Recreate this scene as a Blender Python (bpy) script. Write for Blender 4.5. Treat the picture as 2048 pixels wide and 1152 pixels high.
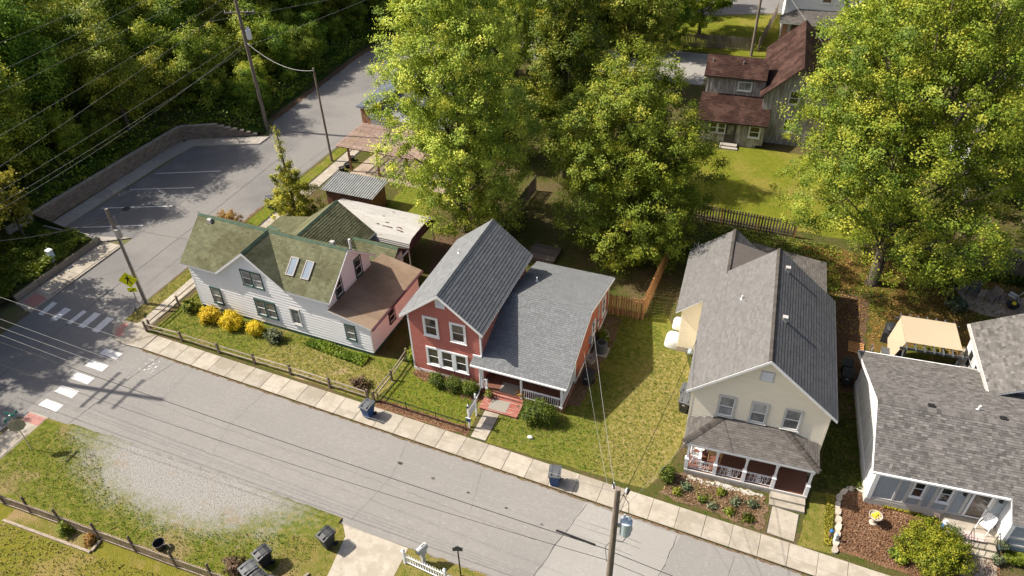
import bpy, bmesh, math, random
import numpy as np
from mathutils import Vector, Matrix
R_ = math.radians
random.seed(7)
for o in list(bpy.data.objects): bpy.data.objects.remove(o)
S = bpy.context.scene
COL = S.collection

# ------------------------------------------------------------------ camera
def make_camera():
    pt, ro, yaw = R_(38.241), R_(-1.8487), R_(22.5573)
    fw = Vector((0, math.cos(pt), -math.sin(pt))); rt = Vector((1, 0, 0)); up = Vector((0, math.sin(pt), math.cos(pt)))
    c, s = math.cos(ro), math.sin(ro)
    rt, up = rt * c + up * s, up * c - rt * s
    rz = Matrix.Rotation(yaw, 3, 'Z')
    fw, rt, up = rz @ fw, rz @ rt, rz @ up
    cd = bpy.data.cameras.new('camera'); cam = bpy.data.objects.new('camera', cd); COL.objects.link(cam)
    cd.sensor_width = 36.0; cd.lens = 1490.0 / 2048 * 36; cd.clip_end = 2000; cd.clip_start = 0.5
    m = Matrix(((rt.x, up.x, -fw.x, 0), (rt.y, up.y, -fw.y, 0), (rt.z, up.z, -fw.z, 35.0), (0, 0, 0, 1)))
    cam.matrix_world = m
    S.camera = cam
make_camera()
# ------------------------------------------------------------------ sky, sun, exposure
SUN_EL, SHADOW_AZ = R_(46.5), R_(9.0)
w = bpy.data.worlds.new('World'); S.world = w; w.use_nodes = True
nt = w.node_tree; nt.nodes.clear()
sky = nt.nodes.new('ShaderNodeTexSky'); sky.sky_type = 'NISHITA'; sky.sun_disc = False
sky.sun_elevation = SUN_EL; sky.sun_rotation = R_(261.5); sky.air_density = 0.7; sky.dust_density = 3.5; sky.ozone_density = 1.0
bg = nt.nodes.new('ShaderNodeBackground'); bg.inputs[1].default_value = 0.1
wo = nt.nodes.new('ShaderNodeOutputWorld')
nt.links.new(sky.outputs[0], bg.inputs[0]); nt.links.new(bg.outputs[0], wo.inputs[0])
sl = bpy.data.lights.new('sun', 'SUN'); sl.energy = 4.6; sl.angle = R_(0.55); sl.color = (1.0, 0.93, 0.82)
so = bpy.data.objects.new('sun', sl); COL.objects.link(so)
sd = Vector((math.cos(SUN_EL) * math.cos(SHADOW_AZ), math.cos(SUN_EL) * math.sin(SHADOW_AZ), -math.sin(SUN_EL)))
so.rotation_euler = sd.to_track_quat('-Z', 'Y').to_euler(); so.location = (-60, 20, 60)
S.view_settings.view_transform = 'Standard'; S.view_settings.look = 'None'
S.view_settings.exposure = 0.82; S.view_settings.gamma = 1.0; S.view_settings.use_curve_mapping = False

# ------------------------------------------------------------------ materials
MATS = {}
def lin(h):
    if isinstance(h, tuple): return (*h, 1) if len(h) == 3 else h
def P(name, col, col2=None, scale=4.0, rough=0.8, bump=0.0, bscale=40.0, spec=0.25, metal=0.0, stretch=None,
      shade=0.0, objrand=0.0, lo=0.35, hi=0.65, col3=None, scale3=0.35, lo3=0.45, hi3=0.6, col4=None, scale4=1.2, lo4=.6, hi4=.7, world=False, trans=0.0,
      detail=5.0, bdist=0.02):
    m = bpy.data.materials.new(name); m.use_nodes = True; n = m.node_tree; N = n.nodes; L = n.links
    b = N['Principled BSDF']; b.inputs['Roughness'].default_value = rough; b.inputs['Metallic'].default_value = metal
    b.inputs['Specular IOR Level'].default_value = spec
    if world: src = N.new('ShaderNodeNewGeometry').outputs['Position']
    else: src = N.new('ShaderNodeTexCoord').outputs['Object']
    if stretch or not world:
        mp = N.new('ShaderNodeMapping'); mp.inputs['Scale'].default_value = stretch or (1, 1, 1); L.new(src, mp.inputs[0])
        if not world:
            oi = N.new('ShaderNodeObjectInfo'); ad = N.new('ShaderNodeVectorMath'); ad.operation = 'SCALE'
            ad.inputs[0].default_value = (37, 19, 53); L.new(oi.outputs['Random'], ad.inputs['Scale']); L.new(ad.outputs[0], mp.inputs['Location'])
        src = mp.outputs[0]
    def noise(sc, det=detail):
        t = N.new('ShaderNodeTexNoise'); t.inputs['Scale'].default_value = sc; t.inputs['Detail'].default_value = det; t.inputs['Roughness'].default_value = .62
        L.new(src, t.inputs['Vector']); return t.outputs[0]
    def mixc(fac, a, c):
        x = N.new('ShaderNodeMix'); x.data_type = 'RGBA'
        L.new(fac, x.inputs[0])
        if isinstance(a, tuple): x.inputs[6].default_value = lin(a)
        else: L.new(a, x.inputs[6])
        if isinstance(c, tuple): x.inputs[7].default_value = lin(c)
        else: L.new(c, x.inputs[7])
        return x.outputs[2]
    def rng(v, a, c):
        r = N.new('ShaderNodeMapRange'); r.inputs[1].default_value = a; r.inputs[2].default_value = c; r.interpolation_type = 'SMOOTHSTEP'
        L.new(v, r.inputs[0]); return r.outputs[0]
    cur = lin(col)
    if col2: cur = mixc(rng(noise(scale), lo, hi), col, col2)
    if col3: cur = mixc(rng(noise(scale3, 3), lo3, hi3), cur, col3)
    if col4: cur = mixc(rng(noise(scale4, 6), lo4, hi4), cur, col4)
    def mulv(cur, val, amt):
        r = N.new('ShaderNodeMapRange'); r.inputs[3].default_value = 1 - amt; r.inputs[4].default_value = 1 + amt; L.new(val, r.inputs[0])
        x = N.new('ShaderNodeMix'); x.data_type = 'RGBA'; x.blend_type = 'MULTIPLY'; x.inputs[0].default_value = 1
        if isinstance(cur, tuple): x.inputs[6].default_value = cur
        else: L.new(cur, x.inputs[6])
        L.new(r.outputs[0], x.inputs[7]); return x.outputs[2]
    if shade:
        at = N.new('ShaderNodeAttribute'); at.attribute_name = 'shade'; cur = mulv(cur, at.outputs['Fac'], shade)
    if objrand:
        oi = N.new('ShaderNodeObjectInfo'); cur = mulv(cur, oi.outputs['Random'], objrand)
    if isinstance(cur, tuple): b.inputs['Base Color'].default_value = cur
    else: L.new(cur, b.inputs['Base Color'])
    if bump:
        bp = N.new('ShaderNodeBump'); bp.inputs['Strength'].default_value = bump; bp.inputs['Distance'].default_value = bdist
        L.new(noise(bscale, 4), bp.inputs['Height']); L.new(bp.outputs[0], b.inputs['Normal'])
    if trans:
        tr = N.new('ShaderNodeBsdfTranslucent'); mx = N.new('ShaderNodeMixShader'); mx.inputs[0].default_value = trans
        if isinstance(cur, tuple): tr.inputs[0].default_value = cur
        else: L.new(cur, tr.inputs[0])
        L.new(b.outputs[0], mx.inputs[1]); L.new(tr.outputs[0], mx.inputs[2]); L.new(mx.outputs[0], N['Material Output'].inputs[0])
    MATS[name] = m; return m
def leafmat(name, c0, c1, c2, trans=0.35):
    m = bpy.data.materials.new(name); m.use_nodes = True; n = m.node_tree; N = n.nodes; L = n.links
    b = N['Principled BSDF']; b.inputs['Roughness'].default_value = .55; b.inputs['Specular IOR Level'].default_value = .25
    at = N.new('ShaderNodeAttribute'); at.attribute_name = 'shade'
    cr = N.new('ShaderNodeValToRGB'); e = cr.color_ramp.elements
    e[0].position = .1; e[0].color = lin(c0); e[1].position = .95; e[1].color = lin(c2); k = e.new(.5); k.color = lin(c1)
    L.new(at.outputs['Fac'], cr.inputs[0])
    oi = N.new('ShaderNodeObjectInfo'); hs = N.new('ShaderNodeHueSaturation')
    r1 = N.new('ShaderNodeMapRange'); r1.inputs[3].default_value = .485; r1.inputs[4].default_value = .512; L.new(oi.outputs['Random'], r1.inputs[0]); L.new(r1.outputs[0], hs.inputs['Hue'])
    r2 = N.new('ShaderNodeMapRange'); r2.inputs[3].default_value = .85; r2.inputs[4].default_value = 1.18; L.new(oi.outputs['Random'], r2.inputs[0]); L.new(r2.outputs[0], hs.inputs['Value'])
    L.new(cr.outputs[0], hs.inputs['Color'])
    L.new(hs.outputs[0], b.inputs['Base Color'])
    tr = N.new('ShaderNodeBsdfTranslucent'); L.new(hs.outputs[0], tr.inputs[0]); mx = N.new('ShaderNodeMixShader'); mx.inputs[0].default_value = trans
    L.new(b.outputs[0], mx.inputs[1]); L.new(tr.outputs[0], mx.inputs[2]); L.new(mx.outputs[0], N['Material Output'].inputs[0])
    MATS[name] = m

# ground
P('soil', (.13, .10, .06), (.10, .11, .035), .8, world=True, bump=.5, bscale=14, rough=.95)
P('asphalt', (.205, .195, .182), (.18, .171, .16), 7, world=True, bump=.35, bscale=30, rough=.95, spec=.12, col3=(.15, .145, .14), scale3=.13, lo3=.44, hi3=.68, col4=(.24, .228, .212), scale4=11, lo4=.56, hi4=.7, bdist=.012)
P('asphalt_lane', (.232, .22, .203), (.21, .198, .184), 6, world=True, bump=.4, bscale=22, rough=.95, spec=.12, stretch=(.55, 1, 1), col3=(.205, .195, .182), scale3=.28, lo3=.4, hi3=.7, col4=(.262, .249, .23), scale4=9, lo4=.54, hi4=.68, bdist=.015)
P('asphalt_patch', (.195, .186, .175), (.17, .162, .153), 8, world=True, bump=.35, bscale=30, rough=.95, spec=.12, bdist=.012)
P('asphalt_dark', (.12, .118, .118), (.15, .146, .145), 9, world=True, bump=.4, bscale=30, rough=.95, spec=.12, col3=(.17, .165, .16), scale3=.2, bdist=.012, col4=(.2, .195, .188), scale4=11, lo4=.58, hi4=.7)
P('concrete_road', (.285, .272, .25), (.255, .243, .225), 7, world=True, bump=.35, bscale=30, rough=.95, spec=.12, col3=(.26, .247, .227), scale3=.3, bdist=.012, col4=(.32, .305, .28), scale4=11, lo4=.58, hi4=.7)
P('concrete', (.335, .298, .242), (.375, .336, .276), 2.4, bump=.2, bscale=40, rough=.92, spec=.12, objrand=.10, col3=(.295, .26, .207), scale3=.8, col4=(.23, .195, .148), scale4=4, lo4=.58, hi4=.76)
P('concrete_old', (.30, .275, .24), (.36, .33, .285), 3, bump=.2, bscale=30, rough=.92, spec=.15, objrand=.1, col4=(.20, .18, .15), scale4=3, lo4=.56, hi4=.75)
P('tactile', (.34, .16, .135), (.39, .195, .165), 5, bump=.3, bscale=40, rough=.85, col4=(.29, .2, .165), scale4=3, lo4=.5, hi4=.75)
P('paint', (.60, .60, .58), (.52, .515, .50), 7, world=True, rough=.8, col4=(.33, .32, .305), scale4=9, lo4=.58, hi4=.70)
P('tar', (.035, .033, .032), rough=.7)
LAWN = dict(world=True, rough=1, bump=1.0, bscale=14, bdist=.09, spec=.03, detail=8)
P('lawn', (.125, .135, .022), (.21, .175, .05), 2.4, col3=(.24, .185, .075), scale3=.28, lo3=.47, hi3=.66, col4=(.075, .105, .014), scale4=7, lo4=.52, hi4=.66, **LAWN)
P('lawn_dry', (.20, .165, .05), (.13, .14, .025), 1.6, col3=(.27, .20, .095), scale3=.34, lo3=.42, hi3=.62, col4=(.32, .25, .15), scale4=6, lo4=.58, hi4=.7, **LAWN)
P('lawn_green', (.115, .15, .016), (.175, .165, .03), 2.6, col3=(.22, .185, .05), scale3=.3, lo3=.52, hi3=.7, col4=(.065, .11, .01), scale4=6, lo4=.5, hi4=.66, **LAWN)
P('lawn_back', (.175, .175, .022), (.13, .15, .016), 1.4, col3=(.215, .185, .04), scale3=.25, lo3=.45, hi3=.68, col4=(.10, .125, .012), scale4=5, lo4=.5, hi4=.66, **LAWN)
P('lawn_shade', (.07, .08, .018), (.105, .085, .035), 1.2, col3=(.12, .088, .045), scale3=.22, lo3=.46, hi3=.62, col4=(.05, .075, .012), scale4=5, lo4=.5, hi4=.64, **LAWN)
P('litter', (.17, .095, .035), (.10, .095, .02), 1.3, col3=(.08, .095, .015), scale3=.3, lo3=.5, hi3=.62, col4=(.24, .14, .055), scale4=5, lo4=.54, hi4=.66, **LAWN)
P('forest_floor', (.05, .065, .015), (.085, .075, .03), 1.0, col3=(.035, .06, .01), scale3=.2, **LAWN)
P('mulch', (.115, .058, .028), (.23, .13, .075), 12, col3=(.10, .052, .026), scale3=1.2, lo3=.5, hi3=.7, col4=(.33, .225, .15), scale4=13, lo4=.56, hi4=.64, world=True, rough=1, spec=.05, bump=1, bscale=16, bdist=.08, detail=8)
P('mulch_dark', (.085, .05, .028), (.13, .08, .045), 9, col4=(.2, .14, .09), scale4=20, lo4=.62, hi4=.7, world=True, rough=.95, bump=1, bscale=30, bdist=.05)
P('bed_soil', (.135, .088, .052), (.20, .135, .082), 6, col3=(.11, .105, .03), scale3=.9, lo3=.54, hi3=.66, col4=(.075, .05, .03), scale4=5, lo4=.52, hi4=.66, world=True, rough=1, spec=.05, bump=1, bscale=9, bdist=.1, detail=8)
P('patio', (.31, .24, .18), (.36, .29, .22), 2, world=True, bump=.2, rough=.9, col3=(.25, .20, .155), scale3=.6)
P('gravel_white', (.36, .34, .29), (.48, .46, .42), 20, world=True, bump=1, bscale=30, col4=(.17, .14, .08), scale4=5, lo4=.5, hi4=.6)
# building stuff
P('white_paint', (.78, .78, .77), (.72, .72, .71), 3, rough=.55, spec=.3)
P('white_siding', (.80, .79, .775), (.745, .735, .72), 2, rough=.6, stretch=(1, 1, 6), col4=(.66, .65, .635), scale4=1.2, lo4=.55, hi4=.75)
P('white_metal', (.42, .41, .385), (.37, .355, .33), 1.2, rough=.6, spec=.15, stretch=(.6, 4, 1), col4=(.29, .24, .19), scale4=2.6, lo4=.58, hi4=.72)
P('red_siding', (.44, .15, .113), (.40, .13, .10), 2, rough=.7, stretch=(1, 1, 6), col4=(.48, .19, .15), scale4=1.2, lo4=.5, hi4=.75)
P('orange_siding', (.42, .13, .07), (.37, .11, .06), 2, rough=.65, stretch=(1, 1, 6))
P('red_paint', (.29, .09, .065), (.24, .07, .052), 3, rough=.75, col4=(.40, .27, .22), scale4=2, lo4=.48, hi4=.62, stretch=(.5, 9, 1))
P('cream_siding', (.85, .77, .60), (.80, .725, .56), 2, rough=.65, stretch=(1, 1, 6))
P('blue_panel', (.33, .375, .405), (.31, .35, .38), 4, rough=.75)
P('grey_panel', (.60, .61, .61), (.56, .57, .57), 3, rough=.75)
P('trim_grey', (.52, .51, .48), (.48, .47, .44), 3, rough=.7)
P('brown_roll', (.225, .162, .112), (.20, .142, .097), 2.5, rough=.9, spec=.1, bump=.15, bscale=60, col3=(.25, .185, .13), scale3=.5)
P('dark_membrane', (.10, .088, .08), (.115, .10, .09), 3, rough=.85)
P('green_trim', (.035, .085, .065), (.03, .07, .055), 3, rough=.5)
P('dark_trim', (.06, .05, .045), rough=.6)
P('purple_trim', (.085, .035, .05), rough=.6)
P('shingle_green', (.118, .12, .068), (.138, .138, .083), 6, rough=.95, spec=.1, shade=.2, bump=.3, bscale=60, bdist=.006, col3=(.098, .096, .053), scale3=.5)
P('shingle_teal', (.065, .098, .066), (.08, .115, .08), 5, rough=.95, spec=.1, shade=.15)
P('shingle_grey', (.165, .17, .172), (.142, .148, .153), 9, rough=.95, spec=.1, shade=.13, bump=.3, bscale=60, bdist=.006)
P('shingle_warm', (.148, .143, .137), (.126, .122, .117), 9, rough=.95, spec=.1, shade=.13, bump=.3, bscale=60, bdist=.006)
P('shingle_brown', (.118, .107, .098), (.098, .09, .083), 7, rough=.95, spec=.1, shade=.22, bump=.3, bscale=60, bdist=.006)
P('shingle_mix', (.140, .131, .123), (.117, .110, .104), 5, rough=.95, spec=.1, shade=.36, bump=.3, bscale=60, bdist=.006)
P('shingle_cap', (.07, .062, .055), (.058, .052, .047), 5, rough=.95, spec=.1, shade=.25)
P('shingle_rust', (.042, .022, .017), (.033, .018, .014), 2.5, rough=.95, spec=.1, shade=.25, col3=(.065, .036, .028), scale3=.6)
P('shingle_slate', (.10, .115, .14), (.08, .092, .115), 4, rough=.9, shade=.25)
P('wood_grey', (.24, .195, .155), (.17, .135, .11), 3, rough=.9, stretch=(7, 7, .7), objrand=.22, bump=.3, bscale=30)
P('wood_weather', (.37, .345, .33), (.21, .18, .165), 2.2, rough=.9, stretch=(3, 3, .5), col3=(.47, .45, .44), scale3=1.3, lo3=.48, hi3=.62)
P('wood_rail', (.33, .275, .215), (.20, .16, .12), 3, rough=.9, stretch=(1.2, 6, 6), objrand=.15, bump=.3)
P('wood_post', (.19, .145, .105), (.12, .09, .065), 4, rough=.9, stretch=(6, 6, 1), objrand=.15, bump=.3)
P('wood_orange', (.44, .235, .10), (.34, .17, .07), 3, rough=.8, stretch=(6, 6, .8), objrand=.18)
P('wood_fence', (.115, .095, .08), (.17, .135, .105), 3, rough=.9, stretch=(6, 6, .8), objrand=.3)
P('wood_red', (.26, .13, .085), (.20, .095, .06), 3, rough=.8, stretch=(4, 4, 1), objrand=.15)
P('picket', (.40, .30, .225), (.29, .21, .155), 3, rough=.9, stretch=(6, 6, 1), objrand=.15)
P('pole_wood', (.25, .205, .165), (.15, .12, .095), 3, rough=.9, stretch=(5, 5, .3), bump=.4, bscale=18)
P('bark', (.13, .105, .08), (.075, .06, .045), 4, rough=.95, bump=.8, bscale=8, stretch=(3, 3, .6))
P('stone_tan', (.50, .44, .35), (.38, .33, .27), 5, rough=.9, bump=.5, bscale=15, objrand=.18)
P('block', (.27, .215, .165), (.215, .17, .135), 4, rough=.92, bump=.6, bscale=18, shade=.18)
P('block_cap', (.38, .33, .27), (.32, .275, .225), 4, rough=.9, shade=.1)
P('brick', (.42, .22, .13), (.33, .165, .10), 5, rough=.9, shade=.35)
P('wood_slat', (.40, .285, .235), (.32, .22, .175), 3, rough=.8, stretch=(1, 4, 4), objrand=.15)  # pergola wood in a paler copy, sunlight on the top slats painted in
P('metal_corr', (.25, .255, .25), (.19, .195, .19), 2, rough=.6, metal=.15)
P('steel', (.42, .42, .41), rough=.45, metal=.7)
P('galv', (.46, .55, .60), (.38, .46, .51), 3, rough=.5, metal=.15)
P('sign_back', (.42, .38, .28), (.37, .335, .25), 3, rough=.5, metal=.1)
P('trim_bronze', (.27, .25, .23), rough=.5)
P('black_metal', (.018, .018, .019), rough=.45)
P('black_plastic', (.026, .027, .029), (.035, .036, .038), 4, rough=.5, spec=.35)
P('grey_plastic', (.075, .08, .085), (.10, .105, .11), 4, rough=.55)
P('blue_plastic', (.022, .06, .16), (.026, .07, .18), 4, rough=.5)
P('blue_bright', (.02, .14, .42), rough=.5)
P('white_plastic', (.82, .82, .81), (.77, .77, .76), 2, rough=.5)
P('yellow_sign', (.80, .78, .01), rough=.5)
P('green_sign', (.005, .17, .13), rough=.5)
P('tan_fabric', (.43, .35, .245), (.415, .337, .235), 8, rough=.95, spec=.1, stretch=(1, 5, 1))
P('tan_plastic', (.40, .34, .25), (.36, .30, .22), 3, rough=.7)
P('terracotta', (.42, .15, .05), rough=.8)
P('wicker', (.50, .33, .15), (.40, .25, .10), 20, rough=.85)
P('porch_floor', (.17, .075, .05), (.14, .06, .042), 3, rough=.6, stretch=(1, 8, 1))
P('carpet', (.27, .25, .215), (.24, .22, .19), 20, rough=.95)
P('rug', (.55, .36, .32), (.48, .42, .40), 12, rough=.95)
P('wire_black', (.02, .02, .02), rough=.6)
P('wire_grey', (.30, .29, .275), rough=.6)
P('rust', (.10, .06, .045), (.15, .085, .055), 6, rough=.9)
P('glass', (.045, .04, .036), (.085, .073, .06), 1.6, rough=.08, spec=.6, objrand=.45)
P('glass_curtain', (.28, .285, .27), (.13, .137, .135), 1.3, rough=.15, spec=.4, objrand=.4)
P('glass_dark', (.018, .02, .022), rough=.06, spec=.7)
P('glass_sky', (.17, .21, .26), (.15, .19, .24), 1, rough=.35, spec=.15)
P('pot_blue', (.10, .15, .2), rough=.5)
P('skin_red', (.6, .08, .06), rough=.6)
P('yellow', (.75, .58, .03), rough=.7)
P('board_brown', (.2, .13, .08), rough=.8)
leafmat('leaf_light', (.15, .215, .022), (.36, .43, .05), (.68, .64, .10), .3)  # tree leaf ramps: shadow green to highlight green, light painted into the colour
leafmat('leaf_mid', (.085, .145, .012), (.215, .285, .025), (.47, .46, .052), .3)
leafmat('leaf_fresh', (.09, .16, .013), (.225, .32, .028), (.47, .49, .055), .3)
leafmat('leaf_deep', (.065, .115, .010), (.155, .21, .018), (.36, .35, .04), .3)
leafmat('leaf_wood', (.065, .125, .011), (.18, .275, .024), (.44, .47, .05), .32)
leafmat('leaf_wood2', (.10, .155, .014), (.27, .33, .03), (.62, .58, .07), .32)
leafmat('leaf_yellowish', (.14, .15, .02), (.29, .27, .035), (.50, .43, .07), .42)
leafmat('leaf_lime', (.08, .11, .008), (.19, .215, .012), (.38, .36, .03), .35)
leafmat('leaf_grass', (.07, .115, .012), (.125, .16, .022), (.215, .205, .055), .3)
leafmat('leaf_grass_dry', (.12, .13, .025), (.19, .175, .045), (.30, .25, .09), .25)
leafmat('leaf_gold', (.40, .29, .010), (.74, .57, .018), (.92, .78, .06), .3)
leafmat('leaf_gold_conifer', (.15, .165, .02), (.34, .31, .035), (.58, .49, .065), .3)
leafmat('leaf_rust', (.22, .12, .035), (.36, .20, .05), (.46, .30, .09), .3)
leafmat('leaf_hedge', (.03, .055, .006), (.075, .105, .009), (.17, .19, .02), .25)
leafmat('leaf_cover', (.08, .13, .012), (.17, .22, .02), (.30, .33, .035), .35)
leafmat('leaf_blue', (.06, .085, .04), (.12, .15, .072), (.23, .26, .14), .25)
leafmat('leaf_chip', (.09, .045, .022), (.20, .11, .06), (.40, .27, .17), .05)
leafmat('leaf_brown', (.09, .06, .03), (.16, .11, .06), (.24, .17, .1), .25)

# ------------------------------------------------------------------ mesh building
class MB:
    def __init__(s): s.v = []; s.f = []; s.m = []; s.sh = []
    def poly(s, pts, m=0, sh=.5):
        k = len(s.v); s.v += [tuple(p) for p in pts]; s.f.append(tuple(range(k, k + len(pts)))); s.m.append(m); s.sh.append(sh); return s
    def faces(s, vs, fs, m=0, sh=.5):
        k = len(s.v); s.v += [tuple(p) for p in vs]
        for f in fs: s.f.append(tuple(i + k for i in f)); s.m.append(m); s.sh.append(sh)
        return s
    def box(s, x0, x1, y0, y1, z0, z1, m=0, sh=.5):
        v = [(x0, y0, z0), (x1, y0, z0), (x1, y1, z0), (x0, y1, z0), (x0, y0, z1), (x1, y0, z1), (x1, y1, z1), (x0, y1, z1)]
        return s.faces(v, [(0, 3, 2, 1), (4, 5, 6, 7), (0, 1, 5, 4), (1, 2, 6, 5), (2, 3, 7, 6), (3, 0, 4, 7)], m, sh)
    def obox(s, c, ax, ay, az, m=0, sh=.5):   # centre and three half-vectors
        c, ax, ay, az = map(Vector, (c, ax, ay, az)); v = []
        for k in (-1, 1):
            for i, j in ((-1, -1), (1, -1), (1, 1), (-1, 1)): v.append(c + ax * i + ay * j + az * k)
        return s.faces(v, [(0, 3, 2, 1), (4, 5, 6, 7), (0, 1, 5, 4), (1, 2, 6, 5), (2, 3, 7, 6), (3, 0, 4, 7)], m, sh)
    def taper(s, x0, x1, y0, y1, z0, z1, k, m=0, oy=0):     # box whose top is scaled by k
        cx, cy = (x0 + x1) / 2, (y0 + y1) / 2
        a, b = (x1 - x0) / 2 * k, (y1 - y0) / 2 * k
        v = [(x0, y0, z0), (x1, y0, z0), (x1, y1, z0), (x0, y1, z0), (cx - a, cy - b + oy, z1), (cx + a, cy - b + oy, z1), (cx + a, cy + b + oy, z1), (cx - a, cy + b + oy, z1)]
        return s.faces(v, [(0, 3, 2, 1), (4, 5, 6, 7), (0, 1, 5, 4), (1, 2, 6, 5), (2, 3, 7, 6), (3, 0, 4, 7)], m)
    def prism(s, pts, vec, m=0, sh=.5):
        vec = Vector(vec); n = len(pts); a = [Vector(p) for p in pts]; b = [p + vec for p in a]
        fs = [tuple(range(n))[::-1], tuple(range(n, 2 * n))] + [(i, (i + 1) % n, n + (i + 1) % n, n + i) for i in range(n)]
        return s.faces(a + b, fs, m, sh)
    def tube(s, pts, rs, n=8, m=0, cap=True):
        pts = [Vector(p) for p in pts]
        if not isinstance(rs, (list, tuple)): rs = [rs] * len(pts)
        k = len(s.v); ref = None
        for i, p in enumerate(pts):
            d = (pts[min(i + 1, len(pts) - 1)] - pts[max(i - 1, 0)])
            d = d.normalized() if d.length > 1e-9 else Vector((0, 0, 1))
            if ref is None: ref = Vector((1, 0, 0)) if abs(d.x) < .8 else Vector((0, 1, 0))
            a = (ref - d * ref.dot(d)).normalized(); b = d.cross(a); ref = a
            for j in range(n):
                t = 2 * math.pi * j / n; s.v.append(tuple(p + (a * math.cos(t) + b * math.sin(t)) * rs[i]))
        for i in range(len(pts) - 1):
            for j in range(n):
                s.f.append((k + i * n + j, k + i * n + (j + 1) % n, k + (i + 1) * n + (j + 1) % n, k + (i + 1) * n + j)); s.m.append(m); s.sh.append(.5)
        if cap:
            s.f.append(tuple(range(k, k + n))[::-1]); s.m.append(m); s.sh.append(.5)
            e = k + (len(pts) - 1) * n; s.f.append(tuple(range(e, e + n))); s.m.append(m); s.sh.append(.5)
        return s
    def lathe(s, prof, c=(0, 0, 0), n=14, m=0, sx=1, sy=1):
        k = len(s.v)
        for r, z in prof:
            for j in range(n):
                t = 2 * math.pi * j / n; s.v.append((c[0] + r * sx * math.cos(t), c[1] + r * sy * math.sin(t), c[2] + z))
        for i in range(len(prof) - 1):
            for j in range(n):
                s.f.append((k + i * n + j, k + i * n + (j + 1) % n, k + (i + 1) * n + (j + 1) % n, k + (i + 1) * n + j)); s.m.append(m); s.sh.append(.5)
        s.f.append(tuple(range(k, k + n))[::-1]); s.m.append(m); s.sh.append(.5)
        e = k + (len(prof) - 1) * n; s.f.append(tuple(range(e, e + n))); s.m.append(m); s.sh.append(.5)
        return s
    def mesh(s, name, mats, smooth=False, fix=True):
        me = bpy.data.meshes.new(name); me.from_pydata(s.v, [], s.f)
        for x in (mats if isinstance(mats, (list, tuple)) else [mats]): me.materials.append(MATS[x] if isinstance(x, str) else x)
        me.polygons.foreach_set('material_index', s.m)
        a = me.attributes.new('shade', 'FLOAT', 'FACE'); a.data.foreach_set('value', s.sh)
        if fix:
            bm = bmesh.new(); bm.from_mesh(me); bmesh.ops.recalc_face_normals(bm, faces=bm.faces); bm.to_mesh(me); bm.free()
        if smooth: me.polygons.foreach_set('use_smooth', [True] * len(me.polygons))
        me.update(); return me
    def build(s, name, mats, parent=None, smooth=False, kind=None, fix=True):
        return obj(name, s.mesh(name, mats, smooth, fix), parent, kind=kind)
def obj(name, me, parent=None, loc=None, rz=0, kind=None):
    o = bpy.data.objects.new(name, me); COL.objects.link(o)
    if parent: o.parent = parent
    if loc: o.location = loc
    if rz: o.rotation_euler = (0, 0, rz)
    if kind: o['kind'] = kind
    return o
def thing(name, label, cat, loc=(0, 0, 0), rz=0, group=None):
    o = bpy.data.objects.new(name, None); COL.objects.link(o); o.empty_display_size = .3
    o.location = loc; o.rotation_euler = (0, 0, rz); return tag(o, label, cat, group)
def tag(o, label, cat, group=None):
    o['label'] = label; o['category'] = cat
    if group: o['group'] = group
    return o
def copy_tree(o, loc=None, rz=None, label=None, scale=None, parent=None):
    c = o.copy(); COL.objects.link(c)
    if parent: c.parent = parent
    if loc is not None: c.location = loc
    if rz is not None: c.rotation_euler = (0, 0, rz)
    if scale is not None: c.scale = scale if isinstance(scale, tuple) else (scale,) * 3
    if label: c['label'] = label
    for ch in o.children: copy_tree(ch, parent=c)
    return c
def part(name, mats, parent, fn, smooth=False, kind=None):
    b = MB(); fn(b); return b.build(name, mats, parent, smooth, kind)

# ------------------------------------------------------------------ roofs, walls, windows
def clip2(poly, q):      # Sutherland-Hodgman, q convex and counter-clockwise
    out = poly
    for i in range(len(q)):
        ax, ay = q[i]; bx, by = q[(i + 1) % len(q)]; inp = out; out = []
        if not inp: return []
        d = [(bx - ax) * (p[1] - ay) - (by - ay) * (p[0] - ax) for p in inp]
        for j in range(len(inp)):
            p, r = inp[j - 1], inp[j]; dp, dr = d[j - 1], d[j]
            if (dp >= 0) != (dr >= 0):
                t = dp / (dp - dr); out.append((p[0] + (r[0] - p[0]) * t, p[1] + (r[1] - p[1]) * t))
            if dr >= 0: out.append(r)
    return out
def plane_frame(pts):
    pts = [Vector(p) for p in pts]; n = Vector((0, 0, 0))
    for i in range(len(pts)): a, b = pts[i], pts[(i + 1) % len(pts)]; n += a.cross(b)
    n.normalize()
    if n.z < 0: n = -n
    u = Vector((0, 0, 1)).cross(n)
    u = u.normalized() if u.length > 1e-4 else Vector((1, 0, 0))
    v = n.cross(u)
    return n, u, v
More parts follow.
